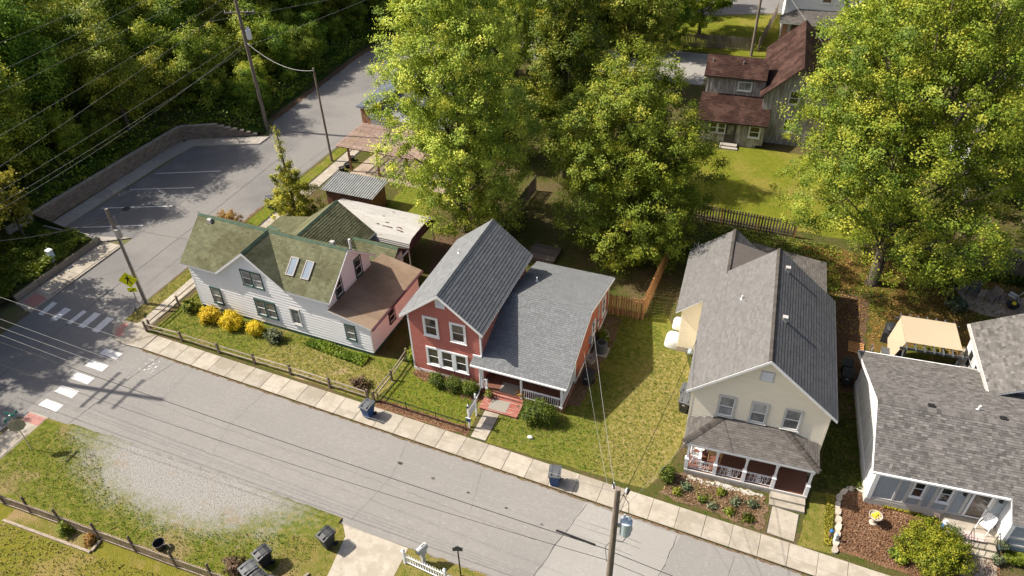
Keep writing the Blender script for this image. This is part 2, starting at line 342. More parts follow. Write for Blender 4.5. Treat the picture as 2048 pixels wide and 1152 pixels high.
def shingle_plane(B, pts, rnd, e=.145, tw=.31, t=.016, lift=.012, lam=0.0, m=0):
    n, u, v = plane_frame(pts); o = Vector(pts[0])
    q = [((Vector(p) - o).dot(u), (Vector(p) - o).dot(v)) for p in pts]
    ar = sum(q[i][0] * q[(i + 1) % len(q)][1] - q[(i + 1) % len(q)][0] * q[i][1] for i in range(len(q)))
    if ar < 0: q = q[::-1]
    u0, u1 = min(p[0] for p in q), max(p[0] for p in q); v0, v1 = min(p[1] for p in q), max(p[1] for p in q)
    rows = int((v1 - v0) / e) + 1
    for r in range(rows):
        a = v0 + r * e; b = a + e; x = u0 - rnd.random() * tw
        if abs(b - v1) < 1e-6: b += .001
        while x < u1:
            w = tw * (1 if not lam else (.55 + .9 * rnd.random())); tt = t * (1 + lam * (rnd.random() - .3)); gap = .012 if not lam else .003
            c = clip2([(x, a), (x + w - gap, a), (x + w - gap, b), (x, b)], q)
            x += w
            if len(c) < 3: continue
            sh = min(1, max(0, .5 + .28 * rnd.gauss(0, 1)))
            hh = lambda y: lift + tt * (1 - .8 * (y - a) / e)
            B.poly([o + u * p[0] + v * p[1] + n * hh(p[1]) for p in c], m, sh)
            bot = [p for p in c if abs(p[1] - a) < 1e-5]
            if len(bot) >= 2:
                xa, xb = min(p[0] for p in bot), max(p[0] for p in bot)
                f = lambda px, h: o + u * px + v * a + n * h
                B.poly([f(xa, 0.002), f(xb, 0.002), f(xb, lift + tt), f(xa, lift + tt)], m, sh * .9)
def ridge_caps(B, p0, p1, s1, s2, w=.19, step=.22, t=.045, rnd=random, m=0):
    p0, p1 = Vector(p0), Vector(p1); L = (p1 - p0).length; d = (p1 - p0) / L; k = max(1, int(L / step))
    h = Vector((-d.y, d.x, 0)).normalized() if abs(d.z) < .95 else Vector((1, 0, 0))
    a = (h + Vector((0, 0, -s1))).normalized() * w; b = (-h + Vector((0, 0, -s2))).normalized() * w; up = Vector((0, 0, 1))
    for i in range(k):
        c0 = p0 + d * (L * i / k); c1 = p0 + d * (L * (i + 1) / k); sh = .5 + .25 * rnd.gauss(0, 1)
        z0, z1 = up * (t + .016), up * t
        B.poly([c0 + a + z0, c1 + a + z1, c1 + z1 * 1.3, c0 + z0 * 1.3], m, sh); B.poly([c0 + z0 * 1.3, c1 + z1 * 1.3, c1 + b + z1, c0 + b + z0], m, sh)
        B.poly([c0 + a, c0 + a + z0, c0 + z0 * 1.3, c0], m, sh); B.poly([c0, c0 + z0 * 1.3, c0 + b + z0, c0 + b], m, sh)
        B.poly([c0 + a, c1 + a, c1 + a + z1, c0 + a + z0], m, sh); B.poly([c0 + b, c1 + b, c1 + b + z1, c0 + b + z0], m, sh)
def roof(parent, planes, smat, deck='white_paint', e=.145, tw=.31, t=.016, lam=0.0, thick=.13, caps=(), capmat=None, seed=1, name='roof'):
    D = MB()
    for p in planes: D.prism([(q[0], q[1], q[2] - thick) for q in p], (0, 0, thick), 0)
    r = D.build(name, deck, parent)
    rnd = random.Random(seed); B = MB()
    for p in planes: shingle_plane(B, p, rnd, e, tw, t, .012, lam)
    B.build('shingles', smat, r, kind='stuff', fix=False)
    if caps:
        K = MB()
        for c in caps: ridge_caps(K, *c, rnd=rnd)
        K.build('ridge_cap', capmat or smat, r, kind='stuff', fix=False)
    return r
def siding(parent, O, A, N, poly, mat, e=.15, d=.034, name='siding', up=(0, 0, 1)):
    O, A, N, U = Vector(O), Vector(A), Vector(N), Vector(up); B = MB()
    ar = sum(poly[i][0] * poly[(i + 1) % len(poly)][1] - poly[(i + 1) % len(poly)][0] * poly[i][1] for i in range(len(poly)))
    q = poly if ar > 0 else poly[::-1]
    z0, z1 = min(p[1] for p in q), max(p[1] for p in q); k = max(1, round((z1 - z0) / e)); e = (z1 - z0) / k
    x0, x1 = min(p[0] for p in q) - 1, max(p[0] for p in q) + 1
    for i in range(k):
        a, b = z0 + i * e, z0 + (i + 1) * e + .004
        c = clip2(q, [(x0, a), (x1, a), (x1, b), (x0, b)])
        if len(c) < 3: continue
        f = lambda p, h: O + A * p[0] + U * p[1] + N * h
        hh = lambda p: .004 + d * (1 - (p[1] - a) / (b - a))
        B.poly([f(p, hh(p)) for p in c])
        bot = sorted([p for p in c if abs(p[1] - a) < 1e-5])
        if len(bot) >= 2: B.poly([f(bot[0], 0), f(bot[-1], 0), f(bot[-1], hh(bot[-1])), f(bot[0], hh(bot[0]))])
    return B.build(name, mat, parent, kind='stuff', fix=False)
def window(parent, O, A, N, a0, a1, z0, z1, trim='white_paint', sash='white_paint', glass='glass', tw=.1, proud=.095, split=True, muntin=0, sill=True):
    """frame as the part; panes, sash and sill as sub-parts"""
    O, A, N = Vector(O), Vector(A), Vector(N); U = Vector((0, 0, 1))
    def bx(B, x0, x1, y0, y1, h0, h1):
        c = O + A * (x0 + x1) / 2 + U * (y0 + y1) / 2 + N * (h0 + h1) / 2
        B.obox(c, A * (x1 - x0) / 2, N * (h1 - h0) / 2, U * (y1 - y0) / 2)
    F = MB()
    bx(F, a0, a1, z1 - tw, z1, 0, proud); bx(F, a0, a1, z0, z0 + tw * .8, 0, proud)
    bx(F, a0, a0 + tw, z0 + tw * .8, z1 - tw, 0, proud); bx(F, a1 - tw, a1, z0 + tw * .8, z1 - tw, 0, proud)
    w = F.build('window', trim, parent)
    i0, i1, j0, j1 = a0 + tw, a1 - tw, z0 + tw * .8, z1 - tw; jm = (j0 + j1) / 2
    for k, (p, r) in enumerate(((j0, jm), (jm, j1)) if split else ((j0, j1),)):
        G = MB(); bx(G, i0, i1, p, r, .04, .046 + .012 * k); G.build('pane', glass, w)
    Sx = MB()
    if split: bx(Sx, i0, i1, jm - .025, jm + .025, .045, .075)
    for x in (i0, i1 - .035): bx(Sx, x, x + .035, j0, j1, .045, .07)
    bx(Sx, i0, i1, j0, j0 + .04, .045, .072); bx(Sx, i0, i1, j1 - .035, j1, .045, .07)
    for k in range(muntin):
        x = i0 + (i1 - i0) * (k + 1) / (muntin + 1); bx(Sx, x - .012, x + .012, j0, j1, .045, .068)
    Sx.build('sash', sash, w)
    if sill:
        Q = MB(); bx(Q, a0 - .04, a1 + .04, z0 - .05, z0, 0, proud + .04); Q.build('sill', trim, w)
    return w
def boxp(parent, name, mat, *b, kind=None):
    B = MB(); B.box(*b); return B.build(name, mat, parent, kind=kind)
# ================================================================== GROUND AND ROADS
def wob(poly, amp, step=.5, seed=0):
    r = random.Random(seed); out = []
    for i in range(len(poly)):
        a, b = Vector(poly[i]), Vector(poly[(i + 1) % len(poly)]); L = (b - a).length; k = max(1, int(L / step)); n = Vector((-(b - a).y, (b - a).x)) / max(L, 1e-6)
        for j in range(k):
            p = a + (b - a) * (j / k); out.append(tuple(p + n * r.uniform(-amp, amp)))
    return out
def sheet(name, poly, z, mat, kind='structure', depth=0.0, parent=None, amp=0, step=.5, seed=0):
    if amp: poly = wob(poly, amp, step, seed)
    bm = bmesh.new(); vs = [bm.verts.new((p[0], p[1], z)) for p in poly]; f = bm.faces.new(vs)
    if f.normal.z < 0: f.normal_flip()
    bm.normal_update()
    if bm.faces[:][0].normal.z < 0: bmesh.ops.reverse_faces(bm, faces=bm.faces[:])
    if depth:
        ex = bmesh.ops.extrude_face_region(bm, geom=bm.faces[:])
        bmesh.ops.translate(bm, vec=(0, 0, -depth), verts=[g for g in ex['geom'] if isinstance(g, bmesh.types.BMVert)])
        bmesh.ops.recalc_face_normals(bm, faces=bm.faces[:])
    bmesh.ops.triangulate(bm, faces=[f for f in bm.faces if len(f.verts) > 4])
    me = bpy.data.meshes.new(name); bm.to_mesh(me); bm.free(); me.materials.append(MATS[mat])
    return obj(name, me, parent, kind=kind)
# surfaces that run into each other: an inner ground with a ragged elliptical edge inside an outer one
def blend_mat(name, c, r, inner_, tan_, outer, outer2, isc=34, osc=3.2, rag=1.0, lo=.8, hi=1.2):
    m = bpy.data.materials.new(name); m.use_nodes = True; n = m.node_tree; N = n.nodes; L = n.links; b = N['Principled BSDF']; b.inputs['Roughness'].default_value = 1; b.inputs['Specular IOR Level'].default_value = .03
    pos = N.new('ShaderNodeNewGeometry').outputs['Position']
    def noise(sc, d=6):
        t = N.new('ShaderNodeTexNoise'); t.inputs['Scale'].default_value = sc; t.inputs['Detail'].default_value = d; t.inputs['Roughness'].default_value = .68; L.new(pos, t.inputs['Vector']); return t.outputs[0]
    def math_(op, a, c_):
        x = N.new('ShaderNodeMath'); x.operation = op
        for i, q in enumerate((a, c_)):
            if isinstance(q, (int, float)): x.inputs[i].default_value = q
            else: L.new(q, x.inputs[i])
        return x.outputs[0]
    def ramp(v, stops):
        q = N.new('ShaderNodeValToRGB'); e = q.color_ramp.elements; L.new(v, q.inputs[0])
        e[0].position, e[0].color = stops[0][0], lin(stops[0][1]); e[1].position, e[1].color = stops[-1][0], lin(stops[-1][1])
        for p_, c_ in stops[1:-1]: k = e.new(p_); k.color = lin(c_)
        return q.outputs[0]
    def mix(f, a, c_, lo, hi):
        rr_ = N.new('ShaderNodeMapRange'); rr_.interpolation_type = 'SMOOTHSTEP'; rr_.inputs[1].default_value = lo; rr_.inputs[2].default_value = hi; L.new(f, rr_.inputs[0])
        x = N.new('ShaderNodeMix'); x.data_type = 'RGBA'; L.new(rr_.outputs[0], x.inputs[0]); L.new(a, x.inputs[6])
        if isinstance(c_, tuple): x.inputs[7].default_value = lin(c_)
        else: L.new(c_, x.inputs[7])
        return x.outputs[2]
    sx = N.new('ShaderNodeSeparateXYZ'); L.new(pos, sx.inputs[0])
    dx = math_('DIVIDE', math_('ADD', sx.outputs[0], -c[0]), r[0]); dy = math_('DIVIDE', math_('ADD', sx.outputs[1], -c[1]), r[1])
    d = math_('SQRT', math_('ADD', math_('MULTIPLY', dx, dx), math_('MULTIPLY', dy, dy)), 0)
    d = math_('ADD', d, math_('MULTIPLY', math_('ADD', noise(.9), -.5), rag)); d = math_('ADD', d, math_('MULTIPLY', math_('ADD', noise(5), -.5), rag))
    inn = mix(noise(.5), ramp(noise(isc, 3), inner_), tan_, .54, .7)
    out = mix(noise(.32, 4), ramp(noise(osc, 9), outer), outer2, .5, .66)
    col = mix(d, inn, out, lo, hi)
    L.new(col, b.inputs['Base Color'])
    bp = N.new('ShaderNodeBump'); bp.inputs['Strength'].default_value = 1; bp.inputs['Distance'].default_value = .08; L.new(noise(14), bp.inputs['Height']); L.new(bp.outputs[0], b.inputs['Normal'])
    MATS[name] = m
GRASS = [(.3, (.055, .085, .008)), (.44, (.105, .13, .017)), (.57, (.165, .16, .034)), (.7, (.25, .20, .08))]
DRY = [(.3, (.10, .11, .018)), (.46, (.175, .16, .038)), (.6, (.25, .205, .075)), (.74, (.33, .265, .13))]
blend_mat('gravel_verge', (-28.6, 18.6), (7.2, 3.2), [(.28, (.165, .15, .13)), (.42, (.255, .243, .222)), (.58, (.315, .302, .28)), (.74, (.25, .215, .175))], (.265, .21, .152), GRASS, (.235, .185, .08), 9, lo=.6, hi=1.35)
blend_mat('side_lawn_m', (-3.2, 31.5), (3.6, 7.5), DRY, (.26, .205, .085), GRASS, (.17, .165, .032), 4)
blend_mat('white_lawn_m', (-25.5, 28.4), (5.5, 1.8), DRY, (.33, .25, .14), GRASS, (.24, .19, .06), 4)
G0, ROAD = -.115, -.10
sheet('ground', [(-900, -700), (900, -700), (900, 1100), (-900, 1100)], G0, 'soil')
curb = lambda x: 25.81 - .0362 * (x + 36)
inner = lambda x: curb(x) + 1.47
west = [(-50, -60), (-50, 55.6), (-52.2, 60), (-52.5, 64.3), (-52.4, 70), (-52.8, 79), (-52.2, 86), (-50, 90), (-45, 97), (-38, 104), (-20, 115), (10, 128)]
east = [(16, 119), (-18, 106), (-36, 95.5), (-43, 86.5), (-45.2, 81), (-43.6, 70), (-42.2, 60), (-42.5, 50), (-42.75, 30), (-42.5, 27.6)]
sheet('side_street', west + east + [(-42, 26.2), (-42, 18.3), (-41.8, -60)], ROAD + .0, 'asphalt')
sheet('main_street', [(-41.98, 18.2), (-41.98, 26.4), (-39, curb(-39)), (-36, curb(-36)), (5, curb(5)), (70, curb(70)), (70, 16.5), (0, 18.3), (-18, 18.62), (-40, 18.7)], ROAD + .004, 'asphalt_lane')
sheet('parking_lot', [(-56.95, 34.6), (-50.02, 36.6), (-50.02, 55.5), (-56.5, 52.2)], ROAD + .002, 'asphalt_dark')
sheet('concrete_road_panel', [(-6.2, 24.55), (-.9, 24.32), (-1.9, 18.5), (-7.5, 18.6)], ROAD + .008, 'concrete_road', amp=.04)
sheet('back_street', [(-46, 84), (-10.3, 83.2), (-10.3, 93.0), (-46, 92)], ROAD + .004, 'concrete_road')
# yards raised a kerb's height above the road
NB = [(-42.5, 28.0), (-42.3, 26.75), (-41.4, 26.05), (-40.4, 25.9), (-39, curb(-39) + .01)] + [(x, curb(x) + .01) for x in range(-36, 70, 6)] + \
     [(70, 83), (-10, 83), (-40, 84), (-43.5, 84), (-45, 80), (-43.3, 69.8), (-41.9, 60), (-42.2, 50), (-42.5, 30)]
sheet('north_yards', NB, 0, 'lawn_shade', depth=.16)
sheet('south_yards', [(-39.97, -60), (70, -60), (70, 16.3), (0, 18.2), (-9, 18.5), (-18, 18.55), (-28, 18.7), (-38.5, 18.75), (-39.97, 18.72)], 0, 'lawn', depth=.16)
sheet('far_yards', [(-36, 94.5), (-18, 105), (16, 118), (70, 118), (70, 93.2), (-36, 93.2)], 0, 'lawn_back', depth=.16)
Z1 = .006
sheet('white_house_lawn', [(-39.7, 27.7), (-21.2, 27.0), (-20.3, 31), (-23, 31.1), (-38, 31.2), (-39.6, 36)], Z1, 'white_lawn_m', amp=.05)
sheet('street_verge', [(-42.45, 28.0), (-41.3, 28.1), (-41.1, 40), (-42.35, 40)], Z1, 'lawn', amp=.1, seed=2)
sheet('verge_by_path', [(-42.2, 40), (-40.9, 40), (-40.8, 60), (-41.8, 60)], Z1 + .004, 'lawn_green', amp=.08, seed=3)
sheet('red_house_lawn', [(-20.9, 27.5), (-14.4, 27.2), (-14.3, 31), (-20.2, 31.2)], Z1 + .004, 'lawn_green', amp=.06, seed=4)
sheet('side_lawn', [(-13.0, 26.5), (-3.2, 26.55), (-2.4, 28.6), (-1.5, 34), (-3.2, 38), (-5.5, 42), (-6.7, 41), (-9.6, 40.6), (-9.8, 31.2), (-10.2, 29.8), (-13.1, 29.9)], Z1 + .006, 'side_lawn_m', amp=.05, seed=5)
sheet('rear_lawn', [(-12, 56), (9, 56), (12, 60), (4, 69.5), (-12, 69.8)], Z1, 'lawn_back', amp=.1, seed=7)
sheet('lawn_strip_back_street', [(-18, 93.1), (-3, 93.4), (-3, 97), (-18, 97)], Z1 + .004, 'lawn_back', amp=.1, seed=8)
sheet('mulch_strip_front', [(-20.8, 26.75), (-14.3, 26.58), (-14.4, 27.25), (-20.8, 27.45)], Z1 + .012, 'mulch', amp=.1, step=.3, seed=9)
sheet('mulch_red_house', [(-19.8, 30.1), (-15.3, 29.3), (-14.4, 29.6), (-14.5, 30.8), (-19.9, 30.8)], Z1 + .012, 'mulch', amp=.2, step=.3, seed=10)
sheet('side_bed', [(-9.6, 30.8), (-8.6, 31.2), (-8.3, 36), (-8.2, 40.3), (-9.6, 40.4)], Z1 + .012, 'bed_soil', amp=.15, step=.3, seed=11)
sheet('garden_bed', [(-2.6, 26.5), (2.6, 26.1), (3.2, 26.2), (3.1, 28.3), (-1.4, 28.4), (-2.5, 28.1)], Z1 + .014, 'bed_soil', amp=.16, step=.3, seed=12)
sheet('white_gravel', [(-1.3, 27.95), (2.9, 28.2), (2.9, 28.5), (-1.3, 28.28)], Z1 + .018, 'gravel_white', amp=.12, step=.2, seed=13)
sheet('mulch_bed', [(6.7, 26.2), (14.5, 25.8), (14.5, 29.6), (8.2, 30.0), (7.8, 30.6), (7.0, 30.2), (6.7, 28.5)], Z1 + .008, 'mulch', amp=.06, seed=14)
sheet('mulch_side', [(5.5, 36), (7.6, 36), (8.0, 48.5), (6.0, 48.8)], Z1 + .008, 'mulch_dark', amp=.2, seed=15)
sheet('patch_lawn', [(4.9, 25.8), (6.6, 25.9), (6.6, 29.6), (5.4, 29.6)], Z1 + .006, 'lawn', amp=.08, seed=16)
sheet('leaf_litter', [(6, 49), (14, 50), (20, 54.3), (2.5, 54.4)], Z1 + .002, 'litter', amp=.3, seed=17)
sheet('leaf_litter', [(8.2, 42.5), (14, 43.5), (20, 48), (20, 49.5), (14, 50), (8.2, 48.8)], Z1 + .003, 'litter', amp=.3, seed=27)
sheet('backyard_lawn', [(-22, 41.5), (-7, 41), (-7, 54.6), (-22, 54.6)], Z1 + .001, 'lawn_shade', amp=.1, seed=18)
sheet('small_patio_lawn', [(-31.9, 46.5), (-28, 46.5), (-28, 52), (-31.9, 52)], Z1 + .003, 'lawn_green', amp=.1, seed=19)
sheet('patio', [(-38.1, 52.2), (-28, 51.8), (-28, 60), (-37.6, 60)], Z1 + .008, 'patio')
sheet('fire_pit_gravel', [(13.6, 52.6), (18.6, 52.4), (18.6, 49.0), (14.5, 49.6)], Z1 + .01, 'patio', amp=.2, seed=20)
sheet('dirt_driveway', [(-23, 38), (-20.4, 38), (-19.5, 46), (-26, 46)], Z1 + .002, 'mulch_dark', amp=.2, seed=21)
sheet('gravel_verge', [(-39.9, 13.3), (-19, 13.3), (-18.1, 16.0), (-18.4, 18.45), (-28, 18.6), (-38.4, 18.66), (-39.9, 18.6)], Z1, 'gravel_verge')
P('picket_lawn_m', (.19, .165, .028), (.15, .15, .022), 2.2, col3=(.25, .19, .07), scale3=.4, lo3=.48, hi3=.66, col4=(.10, .12, .015), scale4=6, lo4=.54, hi4=.68, **LAWN)
sheet('picket_yard_lawn', [(-39.9, 2), (-18, 2), (-18, 13.25), (-39.9, 13.1)], Z1 + .002, 'picket_lawn_m')
sheet('flower_strip', [(-36.0, 12.2), (-29.9, 12.35), (-29.95, 13.1), (-36, 12.95)], Z1 + .006, 'lawn_dry', amp=.05)
sheet('stony_strip', [(-20.4, 17.2), (-18.2, 17.4), (-17.6, 16), (-18.4, 14), (-20.0, 14)], Z1 + .005, 'lawn_dry', amp=.2, seed=31)
sheet('driveway', [(-18.15, 18.6), (-14.1, 18.5), (-14.0, 16), (-13.6, 5), (-18, 5), (-17.25, 15.6), (-17.6, 17.95)], Z1 + .012, 'concrete', amp=0)
sheet('mailbox_verge', [(-14.0, 18.35), (-9.5, 18.4), (-4, 18.1), (-4, 12), (-13.7, 12)], Z1 + .004, 'lawn', amp=.05, seed=22)
# ---- pavements: every slab a piece
bed = sheet('sidewalk', [(-39.9, curb(-39.9) + .02), (14, curb(14) + .02), (14, inner(14) - .02), (-39.9, inner(-39.9) - .02)], .004, 'tar')
rr = random.Random(3)
SL = MB(); SL.box(-.715, .715, 0, 1.44, -.10, .035); slab = SL.mesh('paving_slab', 'concrete')
bv = bmesh.new(); bv.from_mesh(slab); bmesh.ops.bevel(bv, geom=[e for e in bv.edges if all(v.co.z > 0 for v in e.verts)], offset=.012, segments=1, affect='EDGES'); bv.to_mesh(slab); bv.free()
x = -38.9
while x < 14:
    o = obj('paving_slab', slab, bed, (x + .715, curb(x + .715) + .015, rr.uniform(-.006, .006)), math.atan(-.0362) + rr.uniform(-.003, .003)); x += 1.447
# corner with ramp
cw = sheet('corner_pavement', [(-42.35, 27.9), (-42.75, 27.15), (-42.3, 26.55), (-41.45, 26.0), (-40.4, 25.86), (-38.95, curb(-38.95) + .02), (-38.95, inner(-38.95)), (-39.9, 27.4), (-41.0, 28.4), (-41.35, 27.95)], .028, 'concrete', depth=.14)
for k in range(3):
    a0, a1 = R_(150 + k * 38), R_(186 + k * 38); c = Vector((-41.25, 27.25)); pts = []
    for r0, lst in ((1.05, (a0, (a0 + a1) / 2, a1)), (.5, (a1, (a0 + a1) / 2, a0))): pts += [(c.x + r0 * math.cos(t), c.y + r0 * math.sin(t)) for t in lst]
    sheet('tactile_pad', pts, .034, 'tactile', kind=None, parent=cw)
sw = sheet('side_path', [(-41.25, 27.95), (-40.15, 27.9), (-39.95, 36), (-39.5, 42), (-39.3, 58), (-40.6, 58), (-40.85, 42), (-41.1, 36)], .010, 'tar')
S2 = MB(); S2.box(-.56, .56, -.6, .6, -.1, .03); slab2 = S2.mesh('paving_slab', 'concrete')
for k in range(24):
    y = 28.65 + k * 1.215; xx = -40.68 + (0 if y < 34 else min(1, (y - 34) / 8) * .63); obj('paving_slab', slab2, sw, (xx, y, 0), rr.uniform(-.005, .005))
rp = sheet('red_house_path', [(-14.12, 26.6), (-13.14, 26.55), (-13.12, 28.95), (-14.08, 28.95)], .012, 'tar')
S3 = MB(); S3.box(-.48, .48, -.58, .58, -.1, .03); slab3 = S3.mesh('paving_slab', 'concrete')
for y in (27.2, 28.38): obj('paving_slab', slab3, rp, (-13.6, y, 0))
cp = sheet('cream_house_path', [(3.3, 26.0), (4.75, 25.9), (4.9, 27.75), (3.45, 27.8)], .012, 'tar')
S4 = MB(); S4.box(-.69, .69, -.9, .9, -.1, .03); obj('paving_slab', S4.mesh('paving_slab', 'concrete'), cp, (4.1, 26.88, 0), R_(-3))
sp = sheet('blue_house_path', [(12.4, 25.7), (14.2, 25.7), (14.4, 28.3), (12.9, 28.3)], .032, 'concrete')
lp = sheet('west_pavement', [(-41.62, -20), (-39.97, -20), (-39.97, 18.78), (-41.5, 18.78)], .004, 'concrete', depth=.12)
S5 = MB(); S5.box(-.74, .74, -.68, .68, -.05, .03); slab5 = S5.mesh('paving_slab', 'concrete')
for k in range(8): obj('paving_slab', slab5, lp, (-40.78, 16.6 - k * 1.4, .004))
sheet('tactile_pad', [(-41.4, 18.02), (-40.03, 18.0), (-40.0, 18.66), (-41.45, 18.68)], .02, 'tactile', kind=None, parent=lp)
pp = sheet('parking_pavement', [(-58.6, 33.2), (-56.95, 34.5), (-56.95, 42), (-56.85, 48.4), (-56.45, 51.95), (-50.2, 54.6), (-50.2, 56.3), (-57.9, 53.2), (-58.6, 45)], 0, 'concrete_old', depth=.13)
S6 = MB(); S6.box(-.77, .77, -.72, .72, -.05, .012); slab6 = S6.mesh('paving_slab', 'concrete_old')
for k in range(12): obj('paving_slab', slab6, pp, (-57.75 + rr.uniform(-.01, .01), 35.6 + k * 1.46, .004))
for k in range(4): obj('paving_slab', slab6, pp, (-55.9 + k * 1.46, 53.1 + k * .62, .004), R_(23))
sheet('planter_pavement', [(-51.95, 26.6), (-49.95, 26.2), (-49.95, 35.4), (-52.0, 35.4)], .004, 'concrete', depth=.13)
S7 = MB(); S7.box(-.85, .85, -.7, .7, -.05, .012); slab7 = S7.mesh('paving_slab', 'concrete')
wp = sheet('planter_walk_slabs', [(-51.9, 28.3), (-50.1, 28.3), (-50.1, 35.2), (-51.9, 35.2)], .008, 'tar')
for k in range(5): obj('paving_slab', slab7, wp, (-51.0, 28.95 + k * 1.42, .01))
sheet('tactile_pad', [(-51.5, 26.9), (-50.1, 26.7), (-50.1, 27.9), (-51.5, 28.1)], .014, 'tactile', kind=None, parent=wp)
sheet('planter_path', [(-59.6, 33.0), (-52.2, 35.2), (-50.1, 36.6), (-56.95, 34.62)], .0, 'concrete_old', depth=.1)
# dirt and weeds gathered along the road edges, road patches
sheet('kerb_dirt', [(-38.9, curb(-38.9) - .10), (-20, curb(-20) - .09), (0, curb(0) - .1), (14, curb(14) - .1), (14, curb(14) + .02), (-38.9, curb(-38.9) + .02)], ROAD + .014, 'bed_soil', amp=.05, step=.22, seed=41)
ge = MB(); gr_ = random.Random(12); pv_ = None
for i in range(45):
    x = -38.2 + i * .45; f = min(1, max(.15, (x + 38.2) / 3), max(.15, (-18.2 - x) / 5)); c = [(x, 18.4, .016), (x, 18.8, .012), (x, 18.95 + f * gr_.uniform(.0, .22), ROAD + .0075)]
    if pv_: ge.poly([pv_[0], c[0], c[1], pv_[1]]); ge.poly([pv_[1], c[1], c[2], pv_[2]])
    pv_ = c
ge.build('gravel_spill', 'gravel_verge', kind='structure', fix=False)
sheet('road_edge_dirt', [(-14, 18.3), (-4, 18.1), (-4, 18.45), (-14, 18.62)], ROAD + .012, 'lawn_dry', amp=.1, step=.25, seed=43)
sheet('verge_dirt', [(-42.6, 28.4), (-42.75, 40), (-42.5, 50), (-42.2, 50), (-42.45, 40), (-42.3, 28.4)], ROAD + .012, 'bed_soil', amp=.1, step=.3, seed=44)
sheet('woods_edge_dirt', [(-52.1, 60), (-52.4, 70), (-52.7, 79), (-52.1, 86), (-52.7, 87), (-53.4, 79), (-53.2, 70), (-52.8, 60)], ROAD + .013, 'mulch_dark', amp=.15, step=.5, seed=45)
sheet('road_patch', [(-33.6, 20.2), (-30.8, 20.15), (-30.7, 21.6), (-33.5, 21.7)], ROAD + .007, 'asphalt_patch', amp=.06, step=.3, seed=46) if False else None
sheet('road_patch', [(-49.9, 19), (-42.2, 18.9), (-42.2, 25.6), (-49.9, 25.8)], ROAD + .005, 'asphalt_patch', amp=.05, seed=48)
mk = random.Random(8)
for k in range(26):
    x, y = -37.9 + mk.uniform(0, 1.3), 24.2 + mk.uniform(0, 1.1); l = mk.uniform(.05, .22); w_ = .03
    sheet('survey_mark', [(x, y), (x + w_, y - .01), (x + w_ + mk.uniform(-.1, .1), y + l), (x + mk.uniform(-.05, .05), y + l)], ROAD + .014, 'paint')
# ---- painted markings
PZ = ROAD + .012
bars = [[(-49.35, 26.3), (-48.85, 26.3), (-49.0, 27.8), (-49.5, 27.8)], [(-47.98, 26.23), (-47.37, 26.21), (-47.36, 27.6), (-48.02, 27.6)], [(-46.45, 26.28), (-46.03, 26.28), (-46.03, 27.8), (-46.45, 27.84)], [(-45.35, 26.26), (-44.76, 26.26), (-44.79, 27.93), (-45.41, 27.95)], [(-44.0, 26.24), (-43.42, 26.23), (-43.46, 27.85), (-44.1, 27.86)]]
bars += [[(-41.6, y), (-40.0, y - .06), (-40.0, y + .56), (-41.53, y + .6)] for y in (24.56, 23.29, 22.02, 20.7, 19.42)]
for b in bars: sheet('crosswalk_bar', b, PZ, 'paint', amp=.012, step=.25, seed=int(b[0][0] * 10))
for x0, y0, x1, y1 in ((-56.5, 36.1, -50.6, 38.55), (-56.4, 39.5, -50.4, 41.95), (-56.3, 43.0, -50.7, 45.3), (-56.2, 46.2, -50.4, 48.7)):
    d = Vector((x1 - x0, y1 - y0)).normalized() * .06; sheet('parking_line', [(x0 + d.y, y0 - d.x), (x1 + d.y, y1 - d.x), (x1 - d.y, y1 + d.x), (x0 - d.y, y0 + d.x)], PZ + .002, 'paint')
cr = random.Random(5)
def crack(pts, w=.035, z=PZ - .002):
    B = MB(); line = []
    for i in range(len(pts) - 1):
        a, b = Vector(pts[i]), Vector(pts[i + 1]); k = max(2, int((b - a).length / .35))
        for j in range(k): line.append(a + (b - a) * (j / k) + Vector((cr.uniform(-.04, .04), cr.uniform(-.04, .04))))
    line.append(Vector(pts[-1]))
    for a, b in zip(line[:-1], line[1:]):
        n = (b - a).normalized() * w * cr.uniform(.3, .6); n = Vector((-n.y, n.x)); B.poly([(*(a - n), z), (*(b - n), z), (*(b + n), z), (*(a + n), z)])
    B.build('road_crack', 'tar', kind='structure', fix=False)
for c in ([(-6.1, 24.5), (-6.9, 21.5), (-7.5, 18.7)], [(-1.0, 24.3), (-1.6, 20.5), (-1.9, 18.5)], [(-38.4, 18.9), (-38.1, 21), (-37.7, 23.6), (-37.3, 25.7)], [(-46.2, 19), (-46.3, 26), (-46.25, 40), (-46.5, 55)], [(-35.9, 25.6), (-36.6, 23.2)]): crack(c)
for c, w_ in (([(-39, 22.4), (-30, 22.0), (-20, 21.9), (-8, 21.4)], .012), ([(-37.5, 20.3), (-31, 20.1), (-24, 20.0)], .01), ([(-28.3, 25.3), (-28.7, 22.5), (-28.2, 20.2)], .012), ([(-17.6, 25.0), (-17.2, 22.4), (-17.9, 19.0)], .01), ([(-12.5, 24.7), (-12.0, 21.9)], .01), ([(2.0, 24.1), (1.6, 20.2), (2.4, 18.4)], .012), ([(-44.0, 28), (-44.3, 44), (-44.1, 52)], .012), ([(-49.5, 30), (-47, 33.5), (-44, 34.5)], .01)): crack(c, w_, PZ - .003)
man = MB(); man.lathe([(.0, 0), (.36, 0), (.36, .012), (.3, .02), (0, .02)], (-54.1, 40.2, ROAD + .004), 20); man.build('manhole_cover', 'tar', smooth=False)
tag(bpy.data.objects['manhole_cover'], 'round dark manhole cover between the parking lines', 'manhole')
rp2 = MB(); rp2.lathe([(.0, 0), (.22, 0), (.22, .01), (0, .015)], (-43.2, 24.9, ROAD + .006), 16); tag(rp2.build('valve_cover', 'concrete'), 'small pale valve cover in the road beside the crosswalk', 'valve cover')
